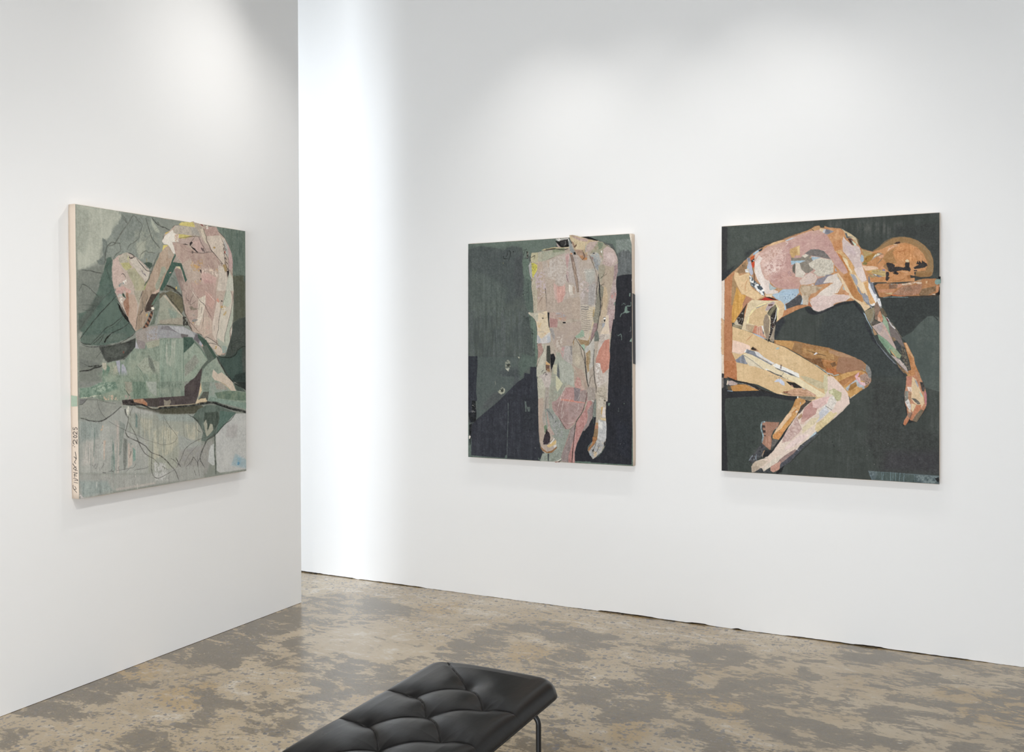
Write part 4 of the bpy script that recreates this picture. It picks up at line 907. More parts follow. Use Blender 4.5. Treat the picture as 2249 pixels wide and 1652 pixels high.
P b a8795a n4 j.4 : 460 250 490 270 520 340 500 350 470 300
P b b58a6c n4 j.5 : 500 400 640 400 690 480 760 500 690 590 640 580 560 490
P b c47f48 n5 j.5 : 600 500 660 500 690 560 740 560 730 590 660 590 630 560
P b d07a34 j.4 n4 : 690 540 740 545 740 580 690 580
L b 2a1e1a w2 : 650 410 680 480 690 540 650 580
L b 4a3228 w1.2 : 500 350 550 310
P b 7d563c j.5 : 500 350 540 300 550 330 510 370
L b 8ab0b8 w1.6 : 720 290 715 380 700 440
L b b09068 w1 : 700 290 740 260 750 300
H b f0dcae k40 l8 a.5 : 450 170 740 260 700 460 560 480
H b 5a4634 k24 l8 a.5 : 450 170 740 260 700 460 560 480
P b 1f1f20 F n3 j.4 : 640 175 760 165 940 235 920 245 780 215
L b 20201e w1 a.8 : 940 240 1050 300 1200 380 1270 460 1300 560
L b d0c9a0 w1 a.6 : 560 140 700 150 770 158
# shoulder right
P b a99a78 n5 j.6 m8f9676,.5,2 : 840 400 940 250 1010 260 1100 340 1030 420 1010 560 960 600 900 520 780 490
P b 7d8c68 b1 j.6 n4 : 930 260 1040 280 1000 380 950 400
P b c9b9a6 n5 j.6 m9a9a90,.6,5 : 780 480 900 440 1000 520 1010 600 950 640 900 700 830 560
P b 9aa09e n5 j.5 w.35 : 800 500 940 460 980 620 940 800 880 720 850 600
P b 8a8f92 b2 n5 a.8 : 850 560 930 560 950 700 940 780 880 720
P b a0857c n4 : 790 510 850 540 840 600 800 540
P b e9e5dc : 990 420 1010 410 1005 470 985 440
P b ca9a84 n4 j.4 : 970 500 1010 520 1000 540 970 520
P b 3a3c44 : 840 460 880 455 870 475 845 475
P b c9a79e F h.4 n5 j.6 mbfa294,.6,1 : 1030 400 1100 340 1200 400 1270 500 1290 600 1230 680 1130 720 1010 650 1040 550
P b d3b6ae b4 a.8 n4 : 1050 480 1180 440 1260 540 1200 640 1100 600
H b f0e0da k50 l8 a.5 : 1030 400 1200 400 1280 600 1130 700 1040 600
H b 6a5a4c k30 l8 a.5 : 1030 600 1130 720 1230 680 1100 620
# right arm (viewer's right)
P b b8a083 n3 j.4 mb1987c,.5,1 : 960 700 1060 680 1190 720 1230 700 1220 900 1160 1150 1140 1400 1100 1652 980 1652 1000 1300 980 1000 940 860
P b a3997c n4 b2 a.9 : 940 680 1060 670 1060 800 1000 1000 960 980
P b 8f8870 n5 j.5 b1 m7c7862,.5,2 : 960 1000 1050 1100 1040 1200 1000 1300 980 1400 960 1500 900 1652 860 1652 880 1450 900 1300 940 1100
P b c9a97c n4 j.5 b1.5 : 1040 1060 1080 1080 1110 1200 1110 1300 1080 1500 1060 1652 980 1652 1010 1300 1030 1180
P b b0928c n6 j.6 mc9b0a8,.5,2 : 1230 690 1290 640 1290 800 1260 950 1270 1200 1250 1350 1240 1500 1230 1652 1080 1652 1120 1400 1160 1200 1200 1000 1220 850
P b c97f74 w.4 n5 b1 : 1160 1180 1265 1180 1260 1300 1180 1280
P b a07e7c n5 b1.5 a.9 : 1230 700 1290 650 1290 800 1230 960
H b e6d5d0 k70 l6 a.6 : 1170 1000 1260 950 1260 1250 1230 1600 1100 1600
P b 5d7a66 a.8 j.5 : 1225 1350 1250 1340 1250 1400 1230 1400
L b 2b2720 w1.2 : 780 500 840 640 890 780 930 900
L b 25232a w2.6 : 945 840 950 920 960 1050 970 1250 980 1400 970 1580
P b 25252c j.5 n4 : 940 880 955 900 965 1050 975 1170 970 1280 955 1150
P b 26242a j.5 n4 : 890 1400 900 1200 920 950 930 900 920 1100 905 1300 900 1400
L b e3dcd2 w1.4 : 905 1200 900 1300 905 1390
L b 3a352a w1 a.8 : 980 920 1030 870 1060 800
L b 3a352a w1 a.8 : 990 900 1060 860 1100 825
L b 3a352a w1 a.8 : 970 1060 1020 1020 1055 985
L b 3a352a w.9 a.8 : 980 1040 1050 1020
L b 3a352a w1.2 a.7 : 1000 1180 1020 1350 980 1550
L b 35302a w2 a.7 : 980 1250 1000 1400 960 1500 980 1600
L b 4a443a w.8 : 1220 880 1210 960
# newsprint ribs
P b c3b49c n3 j.3 h.2 : 620 1400 740 1390 800 1420 890 1400 860 1652 640 1652 620 1500
R b 5b5a60 p5.4 w2.2 t5 a.6 f1 : 620 1400 770 1400 770 1652 640 1652
R b e8cf8e p5.4 w2 t6 a.8 : 770 1440 890 1450 860 1652 740 1652
L b c9973c w2 : 860 1430 870 1520 850 1650
P d c8b59a n4 j.4 mbba58e,.5,2 : 630 0 850 0 850 200 830 330 800 420 740 425 660 380 640 200
R d 6b6660 p5.2 w1.8 t6 a.45 f1.5 : 630 0 760 0 820 380 660 380
R d ead29a p5.4 w1.6 t6 a.7 : 740 0 850 0 840 200 730 180
L d a07a34 w2.4 u : 855 0 850 120
P d d8bc86 n3 j.4 : 850 190 860 240 830 300 790 430 800 500 760 560 770 430 810 350 830 260
P d 9b7572 n4 j.4 h.2 : 860 240 930 240 930 320 890 440 800 560 790 520 830 380
H d e3cfc8 k14 l6 a.7 : 830 330 900 320 870 400 820 420
P d 8f8870 n5 j.5 : 880 0 980 0 950 150 930 240 860 230 850 150
L d 2f2b24 w2 a.8 : 980 0 960 100 940 200 920 320 880 430
P d c7aa84 n3 j.4 : 1000 0 1110 0 1080 120 1020 140 980 230 960 250 960 150
P d e9e7e6 n2 j.4 : 1030 130 1080 135 1085 165 1040 170
L d 2b2624 w1.4 : 1025 150 1045 135 1075 140
P d 26262c j.5 n3 : 1040 180 1080 170 1075 210 1050 215
P d 9b9da5 n4 j.4 : 1010 240 1080 230 1050 300 1010 330
P d e0c5a0 F n4 j.4 h.3 md3baa4,.5,1 : 1080 100 1130 90 1150 300 1160 420 1140 520 1060 540 1000 520 980 430 1030 320 1060 270
P d b48f8c n5 j.5 : 1130 0 1230 0 1200 250 1180 360 1150 430 1130 250
H d e6d5d0 k50 l6 a.6 : 1130 0 1230 0 1180 360 1140 300
P d cbb9a8 n5 j.6 b1 : 970 440 1140 430 1150 500 1040 560 960 760 930 720 950 560
H d 3a342e k30 l6 a.6 : 960 440 1080 440 1030 600 960 560
# orange patch
P d c3b0a0 F n4 j.5 h.3 mcfc4b8,.5,1 : 980 560 1140 530 1150 850 1130 1100 1110 1652 940 1652 920 1400 880 1260 870 1100 900 880 930 740
P d d9775a n4 s5 j.8 h.2 mcf8268,.5,3 : 1060 540 1140 530 1140 700 1150 860 1130 1060 1060 1130 1020 1150 990 1060 980 960 900 960 900 890 960 720 1000 640
P d dd8468 b2 a.8 n5 : 980 760 1120 700 1130 1000 1020 1060
P d ddd2c8 w.42 b1 n4 : 890 960 980 960 990 1080 920 1180 900 1100
P d bfae98 n4 b2 s3 : 930 1400 1100 1300 1100 1652 930 1652
P d d6cabd b3 w.35 n4 : 890 1160 1000 1200 960 1400 920 1380
H d e9ded4 k60 l10 t80 d50 a.4 : 890 1000 1120 1100 1100 1640 930 1640
S d 4a4238 k20 r.7 a.7 : 900 1000 1000 1200 1060 1640 960 1640
# waist collage left
P d c39f8c n4 j.5 : 60 50 180 40 300 50 370 120 350 210 280 200 200 200 60 140
P d a79f9e n5 j.5 w.35 : 150 50 280 50 360 110 300 150 180 110
P d bb7f76 n4 j.4 h.2 mc79088,.5,1 : 60 145 200 170 205 220 195 315 60 310
P d c08a60 n4 j.5 w.4 : 200 150 350 130 360 190 290 190
P d 1f1f22 j.5 : 295 215 345 220 345 242 300 240
P d 24242a n3 j.3 : 20 45 55 45 50 180 60 320 40 320 30 200
P d bba28c n3 j.4 b1 mb0988a,.5,1 : 60 320 200 320 360 240 620 200 640 380 560 420 470 560 460 640 300 640 280 760 170 740 120 600 80 430
P d a29a94 n4 b1 j.5 : 50 330 120 330 160 480 140 560 80 420
P d c9b8a6 w.4 b2 n4 : 180 500 300 450 290 700 180 760
# left forearm strip cream/yellow
P c e0c393 n4 j.4 h.3 md9c6a6,.4,1 : 1320 50 1500 20 1510 100 1530 300 1560 400 1510 500 1500 560 1400 560 1320 480 1320 330 1300 220
P c c9bfa2 n5 j.5 F : 1160 45 1260 50 1340 60 1330 200 1300 200 1240 130 1170 80
H c 6f8a7a k30 l7 a.5 : 1180 60 1340 60 1330 200 1250 120
P c d9ae6c n4 w.4 : 1330 220 1400 230 1370 330 1330 310
P c 2e3034 j.5 : 1405 140 1450 145 1420 165
L c a79aa8 w1.2 : 1330 400 1440 395
L c 8a7f90 w1.2 : 1340 60 1400 50 1450 80
P c d1623c j.5 : 1450 430 1470 410 1465 430
P c d1623c j.5 : 1415 555 1440 550 1425 570
P c cdc6c0 n4 j.5 h.2 : 1320 450 1400 520 1540 400 1560 440 1560 560 1500 600 1400 610 1380 590 1310 600
P c a9adb4 n5 j.5 w.35 : 1330 440 1380 520 1380 600 1320 600
P c b0b8c2 n4 w.3 : 1500 480 1560 420 1560 580 1500 600
P c b58574 n4 j.5 : 1320 620 1400 600 1440 700 1430 780 1380 860 1340 880 1340 740
H c e0b4a4 k26 l9 t50 d50 a.6 : 1320 620 1420 620 1420 820 1340 880
P c c3bba0 n4 j.5 : 1400 620 1490 620 1480 900 1440 1000 1320 1040 1340 890 1440 740
L c 3a3a34 w1 a.8 : 1460 620 1430 740 1340 950 1310 1050
P c 4d4f43 n5 j.5 h.2 m34362f,.5,2 : 1495 650 1550 640 1560 760 1555 980 1490 920
P c e0a350 n3 j.4 : 1480 930 1555 980 1550 1000 1480 990
P c 7d5440 n4 j.4 : 1475 990 1550 1000 1545 1100 1475 1090
P c a87a4c n4 j.5 : 1500 1060 1550 1060 1550 1120 1500 1110
P c b4b095 n5 j.5 mc3c2ac,.5,1 : 1310 1040 1470 960 1480 1100 1440 1180 1350 1240 1310 1200
P c c6b4a8 n5 j.5 mb9a8a0,.5,1 : 1350 1200 1460 1140 1560 1140 1575 1200 1560 1500 1540 1652 1430 1652 1440 1400
P c bdb99c n5 j.5 : 1320 1240 1400 1230 1460 1400 1500 1652 1345 1652 1330 1500
H c 5a5a4c k40 l7 a.5 : 1310 1040 1470 1000 1460 1300 1380 1600 1330 1500
H c e6dcd0 k50 l9 a.5 : 1330 1040 1560 1140 1550 1640 1350 1640
L c 2f2c34 w1.4 : 1400 1130 1420 1100 1445 1085
L c 2f2c34 w1.4 : 1430 1170 1460 1130 1480 1130
L c 2f2c34 w1.4 : 1465 1210 1480 1150 1490 1180 1510 1160
L c 3a3a34 w1 a.8 : 1340 1380 1370 1450 1390 1490
P c 232329 j.5 n5 : 1560 800 1620 790 1652 880 1620 980 1580 1080 1575 1150 1560 950
# left arm lower: tan
P e c0a48c F h.2 n3 j.4 s2 mb99c86,.5,1 : 1340 200 1440 180 1430 400 1410 560 1440 700 1440 900 1420 980 1440 1040 1510 1090 1652 1020 1652 1120 1600 1180 1500 1195 1400 1120 1370 1000 1350 800 1340 500
P e bdb59a n4 j.5 : 1345 0 1500 0 1480 180 1340 200
P e b9a895 n6 j.6 m8f8a84,.5,5 : 1470 0 1560 0 1530 200 1520 380 1490 560 1500 660 1440 680 1410 560 1440 380 1460 150
L e 33312e w1.4 a.8 : 1490 180 1470 400 1480 560 1500 660
P e 6a8560 j.6 n4 : 1440 700 1500 670 1505 770 1460 830
P e 3a2c30 F n5 j.4 m5c4850,.6,2 : 1505 760 1540 820 1560 900 1550 960 1500 1020 1450 1030 1425 990 1450 880
L e 8c7a80 w1 a.8 : 1480 870 1520 860 1550 880
L e 8c7a80 w.9 a.8 : 1470 920 1540 900
P e a8968c n4 : 1440 1000 1550 970 1540 1050 1500 1090
P e e3b765 n3 j.4 : 1500 1090 1560 1040 1652 990 1652 1030 1560 1090 1520 1100
P g e3b765 n3 j.4 : 0 1060 60 1030 170 960 185 1000 160 1030 40 1085
L e 4a3a30 w1.2 : 1540 1000 1600 950 1640 920
L g 4a3a30 w1.2 : 40 1030 100 980 160 940
P g e4dccf j.5 : 60 1020 140 920 150 940 80 1030
P g b6a394 n4 j.4 h.2 : 0 1090 60 1090 170 1035 190 1060 170 1120 100 1170 0 1190
P g d9d0c6 b1 : 130 1050 180 1040 180 1080 130 1100
P e a86a34 n5 j.8 : 1370 1080 1400 1090 1500 1180 1600 1170 1652 1120 1652 1160 1590 1195 1500 1200 1420 1150
P g a8672c n5 j.8 : 0 1180 100 1150 190 1070 190 1110 130 1175 60 1195 0 1200
# thigh green-grey
P d a7a88f F h.2 n4 s2 j.4 m9aa38f,.6,1 : 180 760 280 780 460 1000 500 1100 510 1400 400 1350 330 1400 250 1500 100 1652 50 1652 80 1300 110 1050 150 950
P g a4a08a n4 s2 j.4 m93a08a,.6,1 : 60 -50 350 -50 300 100 150 260 100 270 130 400 50 400 40 200
P d aaae9c n4 b2 a.9 : 230 900 460 1000 500 1200 500 1380 380 1330 260 1300
P d c9c596 n4 j.5 : 170 1180 240 1260 300 1340 200 1480 170 1400
P d 5f6466 n4 j.4 b.8 : 215 950 235 1100 240 1250 190 1180 200 1050
P d c3bb93 n3 : 120 1000 190 980 190 1170 130 1150
P d b3a79e n5 s3 j.5 : 300 650 460 650 470 900 470 1000 340 920 280 850 260 760
P d c98c84 w.42 : 280 650 340 650 300 900 260 780
P d 8c8682 b1 n4 : 430 650 465 650 465 830 440 800
H d e6dfd2 k60 l12 t90 d30 a.4 : 280 660 460 700 480 1350 180 1200
# hip cream
P d b8a78d F n4 j.4 h.2 mb0a088,.5,1 : 470 600 520 500 560 540 600 640 660 780 700 900 710 1100 740 1350 760 1450 720 1400 640 1200 560 1050 480 980 470 800
P d c6b594 b3 a.8 n4 : 520 800 620 860 600 1000 520 980
P d b99a82 n3 j.4 : 480 985 560 1050 650 1080 700 1200 740 1340 740 1400 620 1250 560 1150
P d c9ab5e a.6 : 520 1050 560 1150 540 1100
P d b69b84 n3 j.4 b1 : 500 1100 640 1240 740 1400 740 1500 720 1560 700 1600 560 1500 500 1350
# crotch collage
P d 8fae8e n4 j.5 : 520 480 600 420 640 350 680 380 690 480 630 500 540 510
P d c7b399 n4 j.4 : 600 500 690 480 700 390 800 430 780 500 740 560 620 530
P d 33282a : 685 480 700 490 695 505
P d a5814f n5 j.4 : 560 520 620 535 740 555 770 540 780 620 740 650 690 640 620 620
P d c79e62 n4 : 760 540 800 420 790 500 770 560
P d 8fb293 n4 j.5 : 620 630 690 620 700 700 700 750 660 710
P d bdb6a8 n4 j.5 : 700 700 760 640 840 540 870 500 870 780 860 1100 860 1400 850 1652 750 1652 760 1350 720 1000 720 780
P d b4b8b4 a.7 n4 j.6 : 700 720 760 640 740 760 710 780
P d a47f4a n5 s3 j.5 b1 : 720 780 790 720 800 900 770 1000 780 1100 740 1140 720 960
P d 9a8f6c b2 a.7 : 760 780 800 760 800 960 780 980
P d b5a28e n4 b1.5 : 780 1080 860 1000 870 1300 850 1652 760 1652 760 1400
L d 2c2622 w2 : 520 500 600 620 680 740 700 850 710 1000 730 1200 750 1350 760 1450
L d 2c2622 w1.2 a.8 : 600 620 650 820 690 940
L d 4a3320 w1.4 : 470 600 500 540 520 490
P d a9702a a.8 j.5 : 485 560 500 540 495 640 485 620
L d 2f2b2a w2.2 a.9 : 870 720 850 900 860 1100 880 1300 900 1400 900 1500
L d 2f2b2a w2 a.9 : 760 1380 770 1480 765 1530
L d 2f2b2a w1 a.8 : 860 1150 800 1240 770 1380
L d 26262c w2.4 : 700 820 700 960 720 1160 740 1300 770 1380
P d 6d7568 n4 j.5 F : 870 420 920 360 950 460 950 560 870 570
L d 3a342c w1.4 : 880 430 800 580 760 640
# lower pink shape
P g b98a82 F h.2 n4 j.4 mb09088,.5,1 : 100 260 180 240 300 90 350 0 500 0 700 50 740 100 720 200 680 400 560 560 520 640 430 730 380 775 340 760 280 650 230 570 160 480 110 380
P g c0867c b2 n4 a.8 : 300 70 520 20 520 230 290 210
P d c08780 n4 j.5 b1 : 280 1560 360 1410 500 1400 740 1500 740 1652 260 1652
P d cf8f80 n5 j.6 : 510 1350 560 1200 620 1250 640 1400 700 1480 620 1500 520 1420
P d c9a08c w.4 : 560 1230 640 1350 740 1500 620 1460
P g e07e68 j.8 n4 b1 : 260 205 480 228 600 260 700 275 700 290 500 270 260 230
P d 8a7a7c n6 j.4 b.8 : 520 1450 620 1500 600 1652 500 1652
P g 8a7a7c n6 j.4 b.8 : 500 0 620 20 590 250 510 230
P g a38a82 b2 n4 : 620 60 730 40 720 220 680 280 600 240
P g a07a74 b3 a.7 n4 : 120 300 300 240 400 500 380 700 250 560
P g a98a84 b4 a.6 n4 : 400 300 660 300 600 480 480 600 400 500
L d e6dccc w1.2 : 350 1440 300 1560 260 1652
L g e6dccc w1.3 : 330 0 290 100 250 220 220 320 195 440
L g e6dccc w1.2 : 310 210 290 340 270 440 270 570
L g e6dccc w1 : 310 430 290 530 265 570
L g e6dccc w1.2 : 440 180 420 240 390 300
L g e6dccc w1.2 : 610 130 580 190 540 240
L g e6dccc w1.1 : 585 290 580 380 545 440
L g e6dccc w1 : 370 650 440 650 500 630
L g e6dccc w1 : 150 470 180 430
L g 3a2826 w1.6 : 220 520 270 620 330 720 370 780
L g 3a2826 w1.6 : 370 780 440 750 500 690
# green-grey right calf area with texture
P g 97a090 F n6 s2 j.4 m8a9687,.6,2 : -30 400 60 380 110 400 160 490 230 570 280 650 340 760 420 760 430 830 380 950 330 1100 270 1240 270 1345 -120 1345 -70 1200 100 1190 190 1100 180 960 120 900 0 700
P e 8f9a88 n6 j.4 : 1455 1345 1455 1200 1652 1190 1652 1355
P g 9a9a96 w.4 b3 n5 : 50 450 160 500 300 700 300 900 180 900 80 650
H g 4c5a50 k130 l8 a.4 : 40 450 200 560 400 780 300 1150 200 1300 200 900 60 600
H g cfd2c4 k70 l8 a.4 : 40 450 200 560 400 780 300 1150 200 1300 200 900 60 600
P g 8d938c n5 j.5 : 0 380 40 380 120 520 130 600 60 560 0 440
L g 3a3c3c w1.4 a.8 : 0 390 60 460 100 520 130 580
L g 2c2e30 w1.4 a.8 : 160 640 175 600
P g b9998a n4 j.4 h.2 : 0 430 20 450 40 550 80 740 150 850 130 875 70 850 20 790 30 700 10 600
P g 33262c n5 j.4 m55444c,.5,2 : 0 760 40 830 70 900 60 990 20 1040 -60 1040
P g 40464a : 20 1210 50 1205 45 1345 30 1340
# right leg strips
P g 9a8580 F h.2 n4 s3 j.3 : 430 770 500 690 540 650 520 800 510 900 490 980 450 1100 400 1250 400 1370 270 1345 270 1250 330 1100 380 950 430 830
H g e0b0a8 k30 l10 t-70 d30 a.5 : 430 770 500 800 400 1250 280 1340
L g c9796c w1.4 a.9 : 430 790 390 920 340 1060 290 1190
P g c47c74 F h.3 n4 s4 j.4 mcf9085,.4,2 : 540 640 620 520 700 400 750 240 820 240 830 290 740 420 750 500 740 620 700 700 650 800 560 1010 510 1180 515 1375 400 1370 400 1250 460 1060 500 900 530 780
H g f0b8ac k60 l10 t-60 d50 a.5 : 600 560 740 420 700 700 560 1010 500 1350 420 1350 520 900
P g a08580 F n5 j.5 m8f8a84,.5,2 : 740 430 830 300 850 0 880 0 870 300 840 520 760 700 690 790 650 790 730 640 760 520
P g a8988a n4 j.4 b1 F : 740 0 890 0 880 120 860 250 830 230 740 230
P g 7a8478 n4 j.4 F : 860 250 900 200 910 400 900 540 860 540 840 520
L g 2c2420 w2.2 : 740 90 700 300 650 450 560 590 530 650 520 740 500 760
L g 231c1a w2 : 525 700 510 850 495 980 490 1080
L g 1f1a18 w2.4 : 490 1060 475 1200 465 1365
L g 3a3a38 w1.4 a.7 : 880 120 880 240 850 330 830 500
L g e6e4dc w1.4 : 820 230 860 250
P g dcd3c0 j.4 : 105 1350 200 1340 275 1290 270 1310 210 1352
P g b0503c F j.5 n4 : 140 1355 250 1358 240 1370 160 1370
L g 221f1e w1.4 : 210 1358 240 1350 270 1315
# right forearm and hand
P g bfae94 F h.4 n5 j.4 mb3a48c,.5,2 : 920 0 1100 0 1090 200 1070 320 1075 480 1080 600 940 620 900 600 900 420 910 250 920 120
P g cdbfa8 b2 n4 : 930 200 1040 180 1020 400 940 380
H g 5a4e40 k50 l8 a.5 : 920 0 1100 0 1080 340 920 300
L g 3a342c w1.2 a.8 : 940 150 1020 160 1060 200
P g 4a4438 b1 a.8 j.7 : 1040 220 1070 215 1075 250 1050 250
P g d39f4c n4 j.5 : 990 360 1030 350 1030 440 1010 500 990 480
P g d9c9bc n4 j.4 : 1030 360 1070 360 1070 540 1010 540 1010 440
P g e0bd7e n4 j.4 : 960 540 1020 560 1075 560 1075 600 1010 600
P g c98f50 n5 j.5 : 890 640 940 640 940 700 900 700
P g c77a50 n4 j.5 : 880 690 940 690 940 750 880 750
P g a57d48 n6 j.6 m8a6038,.5,5 : 870 750 940 750 935 920 900 1000 840 950 860 850
P g b5692e n5 j.6 mc98038,.5,2 : 840 900 920 900 900 1010 830 1080 780 1150 750 1150 770 1090 830 1020
L g 3a2a1c w1.2 a.8 : 900 960 870 1040 790 1110
P g c9c8c6 F h.3 n5 j.4 ma9abaf,.5,1 : 945 590 1010 600 1080 620 1090 700 1085 920 1060 980 980 970 920 930 940 800
P g e0ded6 b2 n4 : 950 600 1020 640 1010 760 950 720
H g 3c3e48 k34 l9 a.4 : 950 600 1080 620 1080 960 930 930
P g a9a8a8 F h.2 n6 j.5 mc9c2b4,.6,2 : 920 940 980 970 1070 980 1060 1040 1010 1110 1000 1180 880 1280 840 1300 800 1240 770 1190 790 1150 860 1060
P g d6bd90 n4 w.4 : 950 1050 1040 1000 1010 1080 940 1120
P g d6b483 n4 w.3 : 840 1150 920 1180 900 1260 860 1260
P g 2c2a28 j.6 : 1040 1010 1070 980 1065 1050 1040 1080
P g 33332f j.6 n4 : 830 1140 860 1120 860 1160 840 1180
L g 33302e w1.4 a.8 : 900 1000 870 1100 820 1170
L g 33302e w1.2 a.8 : 960 1040 930 1130 880 1200
L g 6f8f78 w1.4 a.9 : 1060 1060 1000 1180 920 1270
L g 8a9f88 w1.4 a.9 : 820 1000 760 1080 750 1160
P g 8fa8b4 j.6 n4 : 770 1180 800 1200 820 1250 790 1240
H g 3a3a3a k40 l7 a.45 : 850 1000 1060 990 1000 1170 850 1290 790 1200
# edge strips of panel
P b e9d6bd j.4 : 1500 110 1545 100 1545 300 1540 290
L b 1f2223 w1 : 1555 300 1548 560 1550 840
L a 222426 w1.2 u : 74 470 72 1000 74 1652
L a 1f2223 w1.4 : 75 300 180 292
L c 222426 w1 u : 74 0 72 830
P g e5d3b5 j.3 : 1556 0 1572 0 1580 1400 1572 1400
'''
